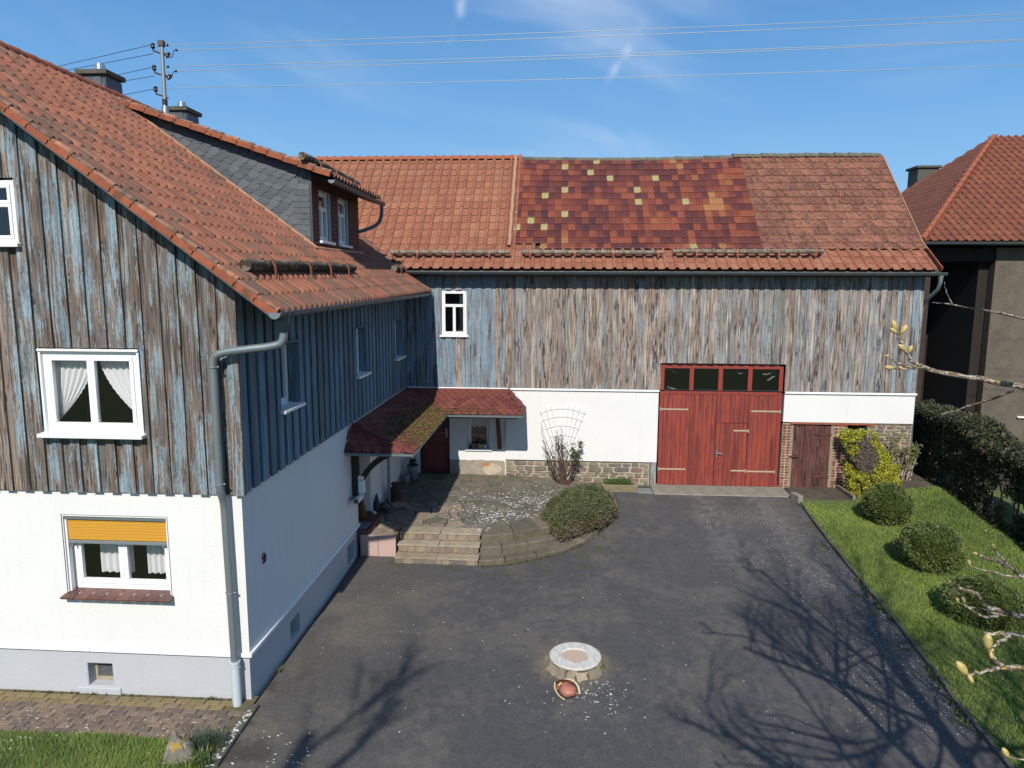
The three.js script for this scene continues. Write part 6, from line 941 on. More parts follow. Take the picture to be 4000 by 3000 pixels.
// ================================================================ roof mast with its wires
{
  const m = thing('power_mast', 'grey steel roof mast with insulators on the farmhouse ridge', 'mast', [-4.31, 8.98, 3.3]);
  add('pole', rod([0, -0.3, 0], [0.012, 1.42, 0], 0.045, 0.036, 14), M.galv, m);
  add('collar', lathe([[0.14, 0], [0.085, 0.06], [0.05, 0.2], [0.046, 0.3]], 16), M.zinc, m);
  add('cap', bxAt(-0.055, 0.065, 1.38, 1.5, -0.05, 0.05, 0.008), M.concreteDark, m);
  add('sleeve', rod([0.001, 0.22, 0], [0.002, 0.34, 0], 0.052, 0.052, 12), M.black, m);
  const ins = lathe([[0, 0], [0.018, 0], [0.018, 0.02], [0.042, 0.03], [0.045, 0.06], [0.022, 0.075], [0.042, 0.088], [0.04, 0.115], [0.02, 0.13], [0, 0.132]], 14);
  for (const [y, right] of [[1.27, true], [0.84, true], [0.42, false]]) {
    add('cross_arm', [rod([0.07, y - 0.05, -0.02], [-0.17, y + 0.03, 0.02], 0.018, 0.018, 6), ...(right ? [rod([-0.03, y + 0.02, -0.06], [0.1, y - 0.06, -0.06], 0.022, 0.022, 6)] : [])], M.rust, m);
    const a = add('insulator', ins, M.insulator, m); a.position.set(-0.17, y + 0.05, 0.02); if (right) { const b = add('insulator', ins, M.insulator, m); b.position.set(0.07, y - 0.1, -0.05); b.rotation.z = -0.5; }
  }
  const ends = [[0.13, 1.41], [0.32, 1.31], [0.115, 0.985], [0.28, 0.895], [0.02, 0.56]];
  ends.slice(0, 4).forEach(([x, y], i) => { const o = add('end_insulator', new THREE.SphereGeometry(0.028, 12, 8), M.insulator, m); o.position.set(x, y, 0); if (i % 2) add('jumper', tube([[x, y, 0], [x - 0.06, y - 0.02, 0], [x - 0.1, y - 0.13, 0], [x - 0.16, y - 0.15, 0], [0.06, y - 0.08, 0]], 0.008, 5), M.black, m); });
  const base = V3(-4.31, 8.98, 3.3), far = [[12.6, 10.62, 3.58], [12.2, 10.34, 4.1], [12.35, 10.03, 4.0], [12.2, 9.92, 4.3], [12.35, 9.58, 4.0]];
  const names = ['topmost of the overhead wires crossing the sky above the barn', 'second overhead wire from the top above the barn', 'third overhead wire from the top above the barn', 'fourth overhead wire from the top above the barn', 'lowest overhead wire crossing the sky above the barn'];
  ends.forEach(([x, y], i) => { const a = base.clone().add(V3(x, y, 0)), b = V3(...far[i]), d = b.clone().sub(a), pts = []; for (let k = 0; k <= 24; k++) { const t = k / 24 * 1.9; pts.push(a.clone().addScaledVector(d, t).add(V3(0, -0.10 * 4 * (t / 1.9) * (1 - t / 1.9) + 0.06 * t, 0))); } tag(add('power_line', projUV(new THREE.TubeGeometry(new THREE.CatmullRomCurve3(pts), 48, 0.0056, 5)), M.wire, scene), names[i], 'wire', 'wires over the barn'); });
  const ln = ['highest wire leaving the mast behind the farmhouse ridge', 'second highest wire leaving the mast behind the farmhouse ridge', 'middle wire leaving the mast behind the near chimney', 'second lowest wire leaving the mast behind the near chimney', 'lowest wire leaving the mast behind the near chimney'];
  [[-0.17, 1.42, 0, -1.27], [-0.17, 1.24, 0, -1.1], [-0.17, 0.98, 0, -1.3], [-0.17, 0.8, 0, -1.0], [-0.17, 0.55, 0, -1.3]].forEach(([x, y, fy, dz], i) => { const a = base.clone().add(V3(x, y, 0.02)), b = a.clone().add(V3(-3.2, 0, dz).multiplyScalar(9)), pts = []; for (let k = 0; k <= 20; k++) { const t = k / 20; pts.push(a.clone().lerp(b, t).add(V3(0, -0.5 * t * (1 - t), 0))); } tag(add('power_line', projUV(new THREE.TubeGeometry(new THREE.CatmullRomCurve3(pts), 40, 0.006, 5)), M.black, scene), ln[i], 'wire', 'wires behind the house ridge'); });
}

// ================================================================ plants
function leafCluster(n, size, spread, r, wide = 0.5, fold = 0.25) { const f = []; for (let i = 0; i < n; i++) { const d = V3(r() - 0.5, r() - 0.25, r() - 0.5).normalize(), s = V3(r() - 0.5, r() - 0.5, r() - 0.5).cross(d).normalize(), up = d.clone().cross(s), b = V3(r() - 0.5, r() - 0.5, r() - 0.5).multiplyScalar(spread), l = size * (0.7 + r() * 0.6), w = l * wide * 0.5; const A = b, B = b.clone().addScaledVector(d, l * 0.5).addScaledVector(s, w).addScaledVector(up, fold * w), C = b.clone().addScaledVector(d, l), D = b.clone().addScaledVector(d, l * 0.5).addScaledVector(s, -w).addScaledVector(up, fold * w), q = (v) => [v.x, v.y, v.z]; f.push([q(A), q(B), q(C)], [q(A), q(C), q(D)]); } return projUV(polyGeo(f), 1, 0, 0, true); }
const LM = leafMat({ roughness: 0.55, transmission: 0.22 }), LMd = leafMat({ roughness: 0.6, transmission: 0.12 });
function dome(name, label, category, p, rad, n, cl, colors, seed, o = {}) {
  const t = thing(name, label, category, p, o.turn ?? 0, o.group), r = rng(seed), L = [];
  for (let i = 0; i < n; i++) {
    const a = r() * 6.283, v = Math.pow(r(), 0.8), el = Math.asin(clamp(v * (1 - (o.low ?? 0)) + (o.low ?? 0), -1, 1)), d = V3(Math.cos(a) * Math.cos(el), Math.sin(el), Math.sin(a) * Math.cos(el));
    const bump = 1 + (o.bump ?? 0.14) * (N(d.x * 3 + 9, d.y * 3 + d.z * 3 + 9, 64, 64, seed) - 0.5) * 2 + (o.bump ?? 0.14) * 0.7 * (N(d.x * 9 + 9, d.y * 9 + d.z * 7 + 9, 64, 64, seed + 1) - 0.5) * 2, q = mix(o.depth ?? 0.72, 1.03, Math.pow(r(), 0.45)) * bump;
    const pos = V3(d.x * rad[0] * q, Math.max(0.0, (o.cy ?? 0) + d.y * rad[1] * q), d.z * rad[2] * q);
    const tip = d.clone().multiply(V3(1 / rad[0], 1 / rad[1], 1 / rad[2])).normalize(); const c = colors(pos, r, q); if (!c) continue;
    if (r() < 0.035) pos.addScaledVector(d, 0.03 + r() * 0.07);
    L.push([xf(pos, new THREE.Quaternion().setFromUnitVectors(V3(0, 1, 0), tip.lerp(V3(0, 1, 0), 0.25).normalize()).multiply(qy(r() * 6.28)), 0.75 + r() * 0.55), c]);
  }
  stuff(scatter('foliage', cl, o.m ?? LM, L, t));
  const st = []; for (let i = 0; i < (o.stems ?? 7); i++) { const a = r() * 6.28, k = 0.3 + r() * 0.4; st.push(projUV(taper([[Math.cos(a) * 0.04, 0, Math.sin(a) * 0.04], [Math.cos(a) * rad[0] * k * 0.5, rad[1] * 0.5, Math.sin(a) * rad[2] * k * 0.5], [Math.cos(a) * rad[0] * k, rad[1] * 0.85 + (o.cy ?? 0), Math.sin(a) * rad[2] * k]], [0.016, 0.011, 0.005], 5))); }
  add('stem', st, M.barkDark, t); return t;
}
const r7 = rng(7001);
const boxLeaf = leafCluster(9, 0.05, 0.07, r7, 0.42), fineLeaf = leafCluster(11, 0.055, 0.08, r7, 0.3), broad = leafCluster(6, 0.065, 0.08, r7, 0.6), broadBig = leafCluster(5, 0.08, 0.06, r7, 0.6);
const green = (lo, hi) => (p, r) => mix3(lo, hi, Math.pow(r(), 1.3));
const yew = (p, r) => mix3([0.03, 0.055, 0.012], [0.2, 0.25, 0.05], clamp(r() * 0.9 + 0.25 * (N(p.x * 9 + 9, p.y * 9 + p.z * 9 + 9, 64, 64, 5) - 0.5)));
dome('clipped_bush', 'clipped green bush next to the yellow shrub, closest to the barn', 'bush', [11.42, gy(11.42, 2.4) - 0.02, 2.4], [0.43, 0.4, 0.41], 4000, fineLeaf, yew, 711, { low: -0.85, cy: 0.42, bump: 0.19, depth: 0.62 });
dome('clipped_bush', 'largest clipped green bush, middle one of the row along the lawn', 'bush', [11.26, gy(11.26, 4.6) - 0.02, 4.6], [0.46, 0.43, 0.45], 4600, fineLeaf, yew, 712, { low: -0.85, cy: 0.44, bump: 0.19, depth: 0.62 });
dome('clipped_bush', 'clipped green bush shaded by the branches, farthest from the barn', 'bush', [11.07, gy(11.07, 6.65) - 0.02, 6.65], [0.5, 0.36, 0.48], 4200, fineLeaf, yew, 713, { low: -0.8, cy: 0.32, bump: 0.2, depth: 0.62 });
dome('oval_shrub', 'broad oval evergreen shrub with brown fallen leaves on the terrace edge', 'shrub', [4.5, 0.27, 2.72], [1.3, 0.53, 0.62], 9000, leafCluster(10, 0.06, 0.09, r7, 0.28), (p, r) => (p.y < 0.2 && r() < 0.55 ? mix3([0.09, 0.055, 0.035], [0.17, 0.1, 0.065], r()) : r() < 0.12 ? [0.13, 0.11, 0.06] : mix3([0.048, 0.06, 0.022], [0.15, 0.165, 0.062], r())), 714, { turn: 1.12, low: 0.0, bump: 0.16, depth: 0.8, stems: 16, m: LMd });
// yellow variegated shrub climbing the stone wall
{
  const t = thing('yellow_shrub', 'bright yellow leaved shrub against the stone wall by the cellar door', 'shrub', [11.85, 0.3, 0.42]), r = rng(721), L = [], D = [], B = [];
  for (let i = 0; i < 6200; i++) {
    const x = (r() - 0.5) * 1.5, y = Math.pow(r(), 0.9) * 1.62, env = y < 0.62 ? 0.68 - 0.05 * y : mix(0.66, 0.36, sst(0.6, 1.6, y)), cx = mix(0.02, -0.28, sst(0.5, 1.5, y)); if (Math.abs(x - cx) > env * (0.62 + 0.75 * N(y * 6 + 3, x * 3 + 5, 64, 64, 3))) continue;
    const zf = mix(0.42, 0.1, sst(0.3, 1.6, y)) * Math.sqrt(clamp(1 - Math.pow((x - cx) / (env + 0.1), 2))), z = mix(-0.3, zf, Math.pow(r(), 0.4)), hole = N(x * 4.2 + 9, y * 4.2, 64, 64, 6) * 0.5 + N(x * 10 + 9, y * 10, 64, 64, 7) * 0.5;
    const pos = V3(x, y, z), q = qy(r() * 6.28, (r() - 0.5) * 1.4), s = 0.7 + r() * 0.6;
    const dead = Math.hypot((x + 0.16) / 0.24, (y - 0.98) / 0.36) < 0.8 + 0.4 * r();
    if (dead) { B.push([xf(pos, q, s * 0.8), mix3([0.12, 0.09, 0.07], [0.24, 0.18, 0.14], r())]); continue; }
    if (hole > 0.58) continue;
    L.push([xf(pos, q, s), r() < 0.66 ? mix3([0.36, 0.34, 0.02], [0.62, 0.56, 0.05], r()) : mix3([0.1, 0.15, 0.02], [0.28, 0.32, 0.03], r())]);
  }
  stuff(scatter('yellow_leaves', leafCluster(6, 0.05, 0.08, r7, 0.6), leafMat({ transmission: 0.3, roughness: 0.5 }), L, t)); stuff(scatter('withered_leaves', fineLeaf, LMd, B, t));
  const st = []; for (let i = 0; i < 14; i++) { const a = (r() - 0.5) * 0.5; st.push(projUV(taper([[a * 0.5, 0, -0.1], [a, 0.5, -0.08 + r() * 0.1], [a * 1.6 - 0.1, 1.1, -0.12], [a * 1.7 - 0.15, 1.45, -0.15]], [0.018, 0.014, 0.01, 0.004], 5))); } add('stem', st, M.barkDark, t);
}
// bare climbing bush with first leaves at the barn corner
function twigs(t, r, n, base, top, rad0, leafL, lc, m = M.bark) {
  const g = [], ends = []; for (let i = 0; i < n; i++) { const b = base(r), e = top(r, b), mid = b.clone().lerp(e, 0.5).add(V3((r() - 0.5) * 0.16, (r() - 0.5) * 0.06, (r() - 0.5) * 0.08)); g.push(projUV(taper([b, b.clone().lerp(mid, 0.5).add(V3((r() - 0.5) * 0.05, 0, 0)), mid, mid.clone().lerp(e, 0.5).add(V3((r() - 0.5) * 0.06, 0, 0)), e], [rad0, rad0 * 0.85, rad0 * 0.65, rad0 * 0.42, rad0 * 0.15], 5))); ends.push([mid, e]);
    for (let k = 0; k < 4; k++) { const s = mid.clone().lerp(e, r()), q = s.clone().add(V3((r() - 0.5) * 0.34, 0.05 + r() * 0.22, (r() - 0.3) * 0.16)); g.push(projUV(taper([s, s.clone().lerp(q, 0.5).add(V3(0, 0.02, 0)), q], [rad0 * 0.35, rad0 * 0.25, 0.0015], 4))); ends.push([s, q]); } }
  add('stem', g, m, t); const LL = []; for (const [s, e] of ends) for (let k = 0; k < leafL; k++) { const p = s.clone().lerp(e, 0.3 + r() * 0.75), c = lc(p, r); if (c) LL.push([xf(p.add(V3((r() - 0.5) * 0.05, (r() - 0.5) * 0.05, (r() - 0.5) * 0.05)), qy(r() * 6.28, (r() - 0.5) * 1.5), 0.5 + r() * 0.6), c]); } if (LL.length) stuff(scatter('leaves', broad, LM, LL, t)); return t;
}
twigs(thing('wall_shrub', 'bare upright shrub with sparse new leaves at the barn corner', 'shrub', [12.62, 0.42, 0.3]), rng(731), 15, (r) => V3((r() - 0.3) * 0.5, 0, (r() - 0.5) * 0.1), (r, b) => V3(b.x * 1.4 + (r() - 0.45) * 0.5, 0.95 + r() * 0.45, (r() - 0.5) * 0.2 - 0.1), 0.022, 3, (p, r) => (p.y > 0.5 && r() < 0.55 ? mix3([0.1, 0.14, 0.03], [0.24, 0.28, 0.07], r()) : null));
// climbing rose with its trellis on the white wall
twigs(thing('rose_bush', 'leggy climbing rose with few leaves before the white barn wall', 'rose bush', [4.14, 0.36, 0.46]), rng(741), 22, (r) => V3((r() - 0.5) * 0.3, 0, (r() - 0.5) * 0.14), (r, b) => V3(b.x * 1.6 + (r() - 0.45) * 1.1, 0.75 + r() * 0.75, -0.12 - r() * 0.12), 0.017, 3, (p, r) => (p.x > 0.18 && p.y > 0.5 && r() < 0.6 ? mix3([0.035, 0.06, 0.015], [0.09, 0.13, 0.03], r()) : r() < 0.06 ? [0.06, 0.09, 0.02] : null), mat(S3(92, 70, 56, 0.7), { roughness: 0.9 }));
{
  const t = thing('trellis', 'fan shaped wire trellis on the white wall behind the rose', 'trellis', [4.12, 0, 0.06]); const A = (k) => ({ x: (k - 4) * 0.024, xt: (k - 4) * 0.15, yt: 2.37 - 0.0085 * (k - 4) * (k - 4) });
  for (let k = 0; k < 9; k++) { const a = A(k); add('rod', rod([a.x, 0.95, 0], [a.xt, a.yt + 0.06, 0], 0.0045, 0.0045, 5), M.upvc, t); }
  for (const f of [0.98, 0.83, 0.66, 0.48]) { const pts = []; for (let k = 0; k < 9; k++) { const a = A(k); pts.push([mix(a.x, a.xt, f), mix(0.95, a.yt, f), 0.009]); } pts.unshift([pts[0][0] * 1.05, pts[0][1] - 0.005, 0.009]); pts.push([pts[9][0] * 1.05, pts[9][1] - 0.005, 0.009]); add('cross_wire', tube(pts, 0.0045, 5), M.upvc, t); }
}
// stone trough with greenery
{
  const t = thing('stone_trough', 'mossy rectangular stone trough beside the red gate', 'trough', [5.6, 0.27, 0.5]);
  add('basin', [bxAt(-0.46, 0.46, 0, 0.06, -0.18, 0.18, 0.01), bxAt(-0.46, 0.46, 0.06, 0.19, 0.11, 0.18, 0.012), bxAt(-0.46, 0.46, 0.06, 0.2, -0.18, -0.11, 0.012), bxAt(-0.46, -0.39, 0.06, 0.195, -0.11, 0.11, 0.012), bxAt(0.36, 0.46, 0.06, 0.2, -0.11, 0.11, 0.012)], mat(S3(168, 154, 122, 0.66), { map: rep(T.stone, 1.6, 1.6), bumpMap: rep(T.fineH, 2, 2), bumpScale: 0.012, roughness: 0.96 }), t); add('soil', bxAt(-0.388, 0.358, 0.06, 0.17, -0.108, 0.108), M.soil, t);
  const r = rng(751), Lx = []; for (let i = 0; i < 420; i++) Lx.push([xf(V3(-0.38 + r() * 0.66, 0.17 + r() * 0.1, (r() - 0.5) * 0.24), qy(r() * 6.28, (r() - 0.5)), 0.6 + r() * 0.5), mix3([0.045, 0.085, 0.015], [0.13, 0.19, 0.045], r())]);
  const o = thing('trough_plants', 'low fresh green plants growing in the stone trough', 'plants', [5.6, 0.27, 0.5]); stuff(scatter('leaves', boxLeaf, LM, Lx, o));
}
// tufts at the lawn corner and weeds along edges
{
  const r = rng(761), g = bladeGeo(60, 0.22, 0.16, 0.003, r), L = []; for (let i = 0; i < 9; i++) L.push([xf(V3((r() - 0.5) * 0.34, 0, (r() - 0.5) * 0.2), qy(r() * 6), 0.7 + r() * 0.5), mix3([0.03, 0.06, 0.03], [0.07, 0.11, 0.05], r())]); const t = thing('grass_tuft', 'dark blue green ornamental grass tuft behind the boulder', 'grass tuft', [-0.16, 0.02, 10.72]); stuff(scatter('blades', g, LMd, L, t));
  const g2 = bladeGeo(24, 0.16, 0.1, 0.009, r), L2 = []; for (let i = 0; i < 7; i++) L2.push([xf(V3((r() - 0.5) * 0.26, 0, (r() - 0.5) * 0.2), qy(r() * 6), 0.7 + r() * 0.5), mix3([0.06, 0.1, 0.02], [0.16, 0.19, 0.05], r())]); const t2 = thing('leafy_clump', 'broad leaved green clump at the path kerb beside the boulder', 'plant', [-0.1, 0.02, 11.0]); stuff(scatter('leaves', g2, LM, L2, t2));
  const g3 = bladeGeo(10, 0.09, 0.05, 0.008, r); [[0.04, 9.0, 'small green weed at the foot of the house wall'], [2.62, 5.16, 'small green weed at the foot of the steps']].forEach(([x, z, l]) => { const w = thing('weed', l, 'weed', [x, 0.005, z]); add('leaves', g3, mat([0.1, 0.16, 0.03]), w); });
  const L4 = []; for (let i = 0; i < 260; i++) { const z = 1.3 + r() * 10, x = edgeX(z) - 0.03 + (r() - 0.5) * 0.1; if (N(z * 2, 1, 64, 4, 8) < 0.5) continue; L4.push([xf(V3(x, gy(x, z), z), qy(r() * 6), 0.4 + r() * 0.5), mix3([0.05, 0.07, 0.015], [0.13, 0.15, 0.04], r())]); } for (let i = 0; i < 60; i++) { const x = -3.4 + r() * 3.3; L4.push([xf(V3(x, 0.01, 9.73 + r() * 0.03), qy(r() * 6), 0.2 + r() * 0.35), [0.09, 0.1, 0.04]]); }
  for (let i = 0; i < 240; i++) { const p = arc.getPoint(r()), k = 1 + 0.02 * r(); L4.push([xf(V3(p.x + (p.x - 2.5) * 0.015, gy(p.x, p.z), p.z + (p.z - 1.4) * 0.015), qy(r() * 6), 0.2 + r() * 0.35), mix3([0.06, 0.07, 0.015], [0.15, 0.14, 0.04], r())]); }
  const o = stuff(scatter('weeds', g3, LM, L4, scene)); o.userData.label = 'small weeds along kerbs and edging';
}

// ---------------------------------------------------------------- trees
function growTree(seed, root, H, spread, ok, o = {}) {
  const r = rng(seed), trunk = [], limbs = [], tips = []; const jit = (d, a) => d.clone().add(V3((r() - 0.5) * a, (r() - 0.5) * a, (r() - 0.5) * a)).normalize();
  function branch(p, d, len, rad, lev) {
    const n = lev === 0 ? 7 : 4, pts = [p.clone()], R = [rad]; let q = p.clone(), e = d.clone(); for (let i = 1; i <= n; i++) { e = jit(e, lev === 0 ? 0.12 : 0.38).add(V3(0, lev > 1 ? 0.06 : 0.03, 0)).normalize(); const nx = q.clone().addScaledVector(e, len / n); if (lev > 0 && !ok(nx)) { e.x += 0.6; e.z += 0.25; e.normalize(); nx.copy(q).addScaledVector(e, len / n); if (!ok(nx)) break; } q = nx; pts.push(q.clone()); R.push(rad * mix(1, lev >= 3 ? 0.25 : 0.55, i / n)); }
    if (pts.length < 2) return; (lev === 0 ? trunk : limbs).push(projUV(taper(pts, R, lev === 0 ? 12 : lev === 1 ? 8 : lev === 2 ? 6 : lev === 3 ? 4 : 3))); if (lev >= (o.levels ?? 4)) { tips.push([q, e]); return; }
    const kids = lev === 0 ? (o.main ?? 9) : lev === 1 ? 10 : lev === 2 ? 8 : lev === 3 ? 5 : 3;
    for (let k = 0; k < kids; k++) { const t = lev === 0 ? mix(0.3, 1, (k + r() * 0.6) / kids) : mix(0.25, 1, (k + r()) / kids), f = t * (pts.length - 1), i = Math.min(pts.length - 2, Math.floor(f)), b = pts[i].clone().lerp(pts[i + 1], f - i), a = r() * 6.283, up = lev === 0 ? mix(0.25, 1.0, t) : 0.25; let nd = V3(Math.cos(a), up, Math.sin(a)).normalize(); if (lev > 0) nd = nd.lerp(e, 0.5).normalize(); branch(b, nd, len * (lev === 0 ? spread * mix(1.05, 0.6, t) : mix(0.62, 0.4, t)), R[Math.min(R.length - 1, i + 1)] * (lev === 0 ? 0.5 : 0.6), lev + 1); }
  }
  branch(V3(...root), V3(0.02, 1, -0.02), H, o.rad ?? 0.17, 0); return { trunk, limbs, tips };
}
const outside = (p) => p.x - 3.94 > (18.06 - p.z) * 0.641 + 0.25 || p.y > 6.0 + Math.max(0, 18.06 - p.z) * 0.4;
{
  const t = thing('chestnut_tree', 'bare tree at the lawn edge, its lichen covered twigs with swelling buds reaching in', 'tree'), T1 = growTree(811, [8.5, 0, 15.6], 6.8, 0.62, outside, { main: 13, levels: 5, rad: 0.145 });
  add('trunk', T1.trunk, M.bark, t); add('branches', T1.limbs, M.bark, t);
  // the twigs that reach into the view
  const tw = [], twig = (pts, r0, r1, sub = 3) => { const c = new THREE.CatmullRomCurve3(pts.map((p) => V3(...p))), n = pts.length * sub, P = c.getPoints(n), q = rng(pts.length * 77 + Math.round(pts[0][0] * 100)); P.forEach((p, i) => { if (i && i < n) p.add(V3((q() - 0.5) * 0.012, (q() - 0.5) * 0.012, (q() - 0.5) * 0.012)); }); tw.push(projUV(taper(P, P.map((_, i) => mix(r0, r1, i / n) * (0.85 + q() * 0.35)), 7), 3)); };
  const A0 = [8.3, 4.5, 15.0]; { const q = rng(888); for (const [p, d] of [[[7.5, 4.75, 13.9], 1], [[7.4, 3.9, 14.7], 1], [[7.4, 3.8, 14.8], -1], [[7.2, 3.9, 15.0], 1], [[7.0, 3.8, 15.25], -1], [[6.75, 3.95, 14.5], 1]]) for (let k = 0; k < 4; k++) { const e = [p[0] - 0.15 + q() * 0.5, p[1] + d * (0.15 + q() * 0.35), p[2] + (q() - 0.4) * 0.5]; twig([p, [(p[0] + e[0]) / 2 + (q() - 0.5) * 0.1, (p[1] + e[1]) / 2, (p[2] + e[2]) / 2 + (q() - 0.5) * 0.1], e], 0.007, 0.002); } }
  twig([A0, [7.5, 4.75, 13.9], [6.95, 4.86, 13.4], [6.73, 4.9, 13.31], [6.41, 4.96, 13.33], [6.29, 5.01, 13.33], [6.25, 5.06, 13.32], [6.2, 5.16, 13.31], [6.165, 5.215, 13.31]], 0.024, 0.006);
  twig([[6.31, 4.985, 13.33], [6.25, 4.985, 13.33], [6.19, 5.0, 13.33], [6.13, 5.045, 13.33]], 0.011, 0.005); twig([[6.34, 4.975, 13.33], [6.26, 4.965, 13.34], [6.16, 4.97, 13.34]], 0.01, 0.005);
  twig([A0, [7.4, 3.9, 14.7], [6.7, 3.95, 14.5], [6.36, 4.02, 14.47], [6.29, 4.07, 14.47], [6.21, 4.1, 14.47], [6.13, 4.13, 14.47]], 0.021, 0.006); twig([[6.3, 4.065, 14.47], [6.25, 4.11, 14.47], [6.21, 4.16, 14.46]], 0.0085, 0.005);
  twig([A0, [7.4, 3.8, 14.8], [6.7, 3.82, 14.62], [6.28, 3.86, 14.6], [6.19, 3.89, 14.6], [6.12, 3.91, 14.61], [6.05, 3.98, 14.6], [5.97, 4.01, 14.6], [5.93, 4.03, 14.6]], 0.02, 0.005); twig([[6.19, 3.885, 14.6], [6.16, 3.87, 14.61], [6.08, 3.87, 14.62], [6.0, 3.92, 14.61], [5.96, 3.97, 14.61]], 0.008, 0.004);
  twig([A0, [7.2, 3.9, 15.0], [6.4, 3.92, 14.92], [6.1, 3.92, 14.91], [6.04, 3.92, 14.91], [5.97, 3.925, 14.92], [5.91, 3.93, 14.92]], 0.018, 0.005); twig([[6.03, 3.92, 14.92], [5.98, 3.88, 14.92], [5.955, 3.86, 14.93]], 0.009, 0.005);
  twig([A0, [7.0, 3.8, 15.25], [6.3, 3.86, 15.15], [5.96, 3.88, 15.13], [5.87, 3.88, 15.13], [5.8, 3.865, 15.14], [5.75, 3.85, 15.14], [5.715, 3.852, 15.15]], 0.017, 0.004); twig([[5.88, 3.88, 15.13], [5.84, 3.91, 15.13], [5.82, 3.94, 15.13], [5.81, 3.955, 15.12]], 0.009, 0.005);
  twig([[7.0, 3.75, 15.25], [6.3, 3.62, 15.3], [5.95, 3.6, 15.35], [5.78, 3.62, 15.36]], 0.012, 0.003); twig([[7.4, 3.95, 14.7], [6.8, 3.9, 14.2], [6.55, 3.88, 14.15], [6.3, 3.93, 14.12]], 0.014, 0.003); twig([[6.9, 4.84, 13.4], [6.75, 4.7, 13.2], [6.62, 4.62, 13.1]], 0.01, 0.003);
  twig([[7.4, 3.95, 14.7], [6.75, 3.72, 14.3], [6.45, 3.7, 14.25], [6.22, 3.74, 14.2]], 0.013, 0.003); twig([A0, [8.3, 5.0, 12.8], [7.95, 5.25, 11.6], [7.62, 5.34, 11.27], [7.43, 5.36, 11.28]], 0.02, 0.003); twig([[7.62, 5.34, 11.27], [7.56, 5.45, 11.26], [7.54, 5.55, 11.25]], 0.006, 0.003);
  add('twigs', tw, M.bark, t);
  // buds: scales opening, pale yellow with an orange foot
  const bud = (p, d, s) => { const q = new THREE.Quaternion().setFromUnitVectors(V3(0, 1, 0), V3(...d).normalize()), m = new THREE.Matrix4().compose(V3(...p), q, V3(s, s, s)); const b = lathe([[0, 0], [0.009, 0.003], [0.017, 0.018], [0.021, 0.04], [0.017, 0.06], [0.008, 0.074], [0, 0.078]], 9); add('bud', b.applyMatrix4(m), budM, t); const sc = []; for (let k = 0; k < 3; k++) { const a = k * 2.1 + 0.4, g = drape((u, v) => [(u - 0.5) * 0.026 * Math.sin(Math.PI * (0.12 + 0.86 * v)), 0.0 + v * 0.052, 0.011 + 0.012 * v - 0.01 * Math.pow(2 * u - 1, 2)], 4, 5); g.rotateY(a); sc.push(g); } add('bud_scale', merge(sc).applyMatrix4(m), scaleM, t); };
  const budM = leafMat({ color: col(S3(222, 196, 122, 0.8)), roughness: 0.5, transmission: 0.2 }), scaleM = leafMat({ color: col(S3(216, 166, 84, 0.75)), roughness: 0.4, transmission: 0.15 });
  for (const [p, d, s] of [[[6.165, 5.215, 13.31], [-0.3, 1, 0], 0.95], [[6.2, 5.19, 13.31], [0.5, 1, 0.1], 0.95], [[6.17, 5.2, 13.32], [-0.9, 0.6, 0], 0.7], [[6.235, 5.085, 13.32], [-0.8, 0.6, 0.1], 0.85], [[6.255, 5.07, 13.32], [0.4, 1, 0], 0.7], [[6.13, 5.045, 13.33], [-1, 0.3, 0], 0.4], [[6.16, 4.97, 13.34], [-1, 0.1, 0], 0.75], [[6.22, 4.96, 13.34], [-0.8, 0.5, 0.2], 0.5],
    [[5.715, 3.852, 15.15], [-0.75, 0.9, 0], 0.95], [[5.72, 3.853, 15.15], [0.3, -0.6, 0.3], 0.5], [[5.81, 3.955, 15.12], [-0.1, 1, 0], 0.95], [[5.815, 3.95, 15.13], [0.1, -0.9, 0.4], 0.4], [[5.96, 3.97, 14.61], [-0.8, 0.7, 0], 0.6], [[5.93, 4.03, 14.6], [-0.7, 0.7, 0], 0.3], [[6.0, 3.93, 14.61], [-0.4, 0.8, 0], 0.45], [[6.21, 4.16, 14.46], [-0.4, 1, 0], 0.4], [[6.13, 4.13, 14.47], [-1, 0.4, 0], 0.4], [[5.955, 3.86, 14.93], [-0.3, -1, 0], 0.4], [[5.78, 3.62, 15.36], [-0.5, 0.8, 0], 0.6], [[6.3, 3.93, 14.12], [-0.3, 1, 0], 0.5], [[6.22, 3.74, 14.2], [-0.6, 0.8, 0], 0.5]]) bud(p, d, s);
}
{
  const t = thing('bare_tree', 'tall bare tree behind the viewer whose crown shades the near asphalt', 'tree'), T2 = growTree(823, [0.5, 0, 20.95], 9.2, 0.3, (p) => p.z > 18.6, { main: 9, levels: 3, rad: 0.16 }); add('trunk', T2.trunk, M.bark, t); add('branches', T2.limbs, M.bark, t);
}
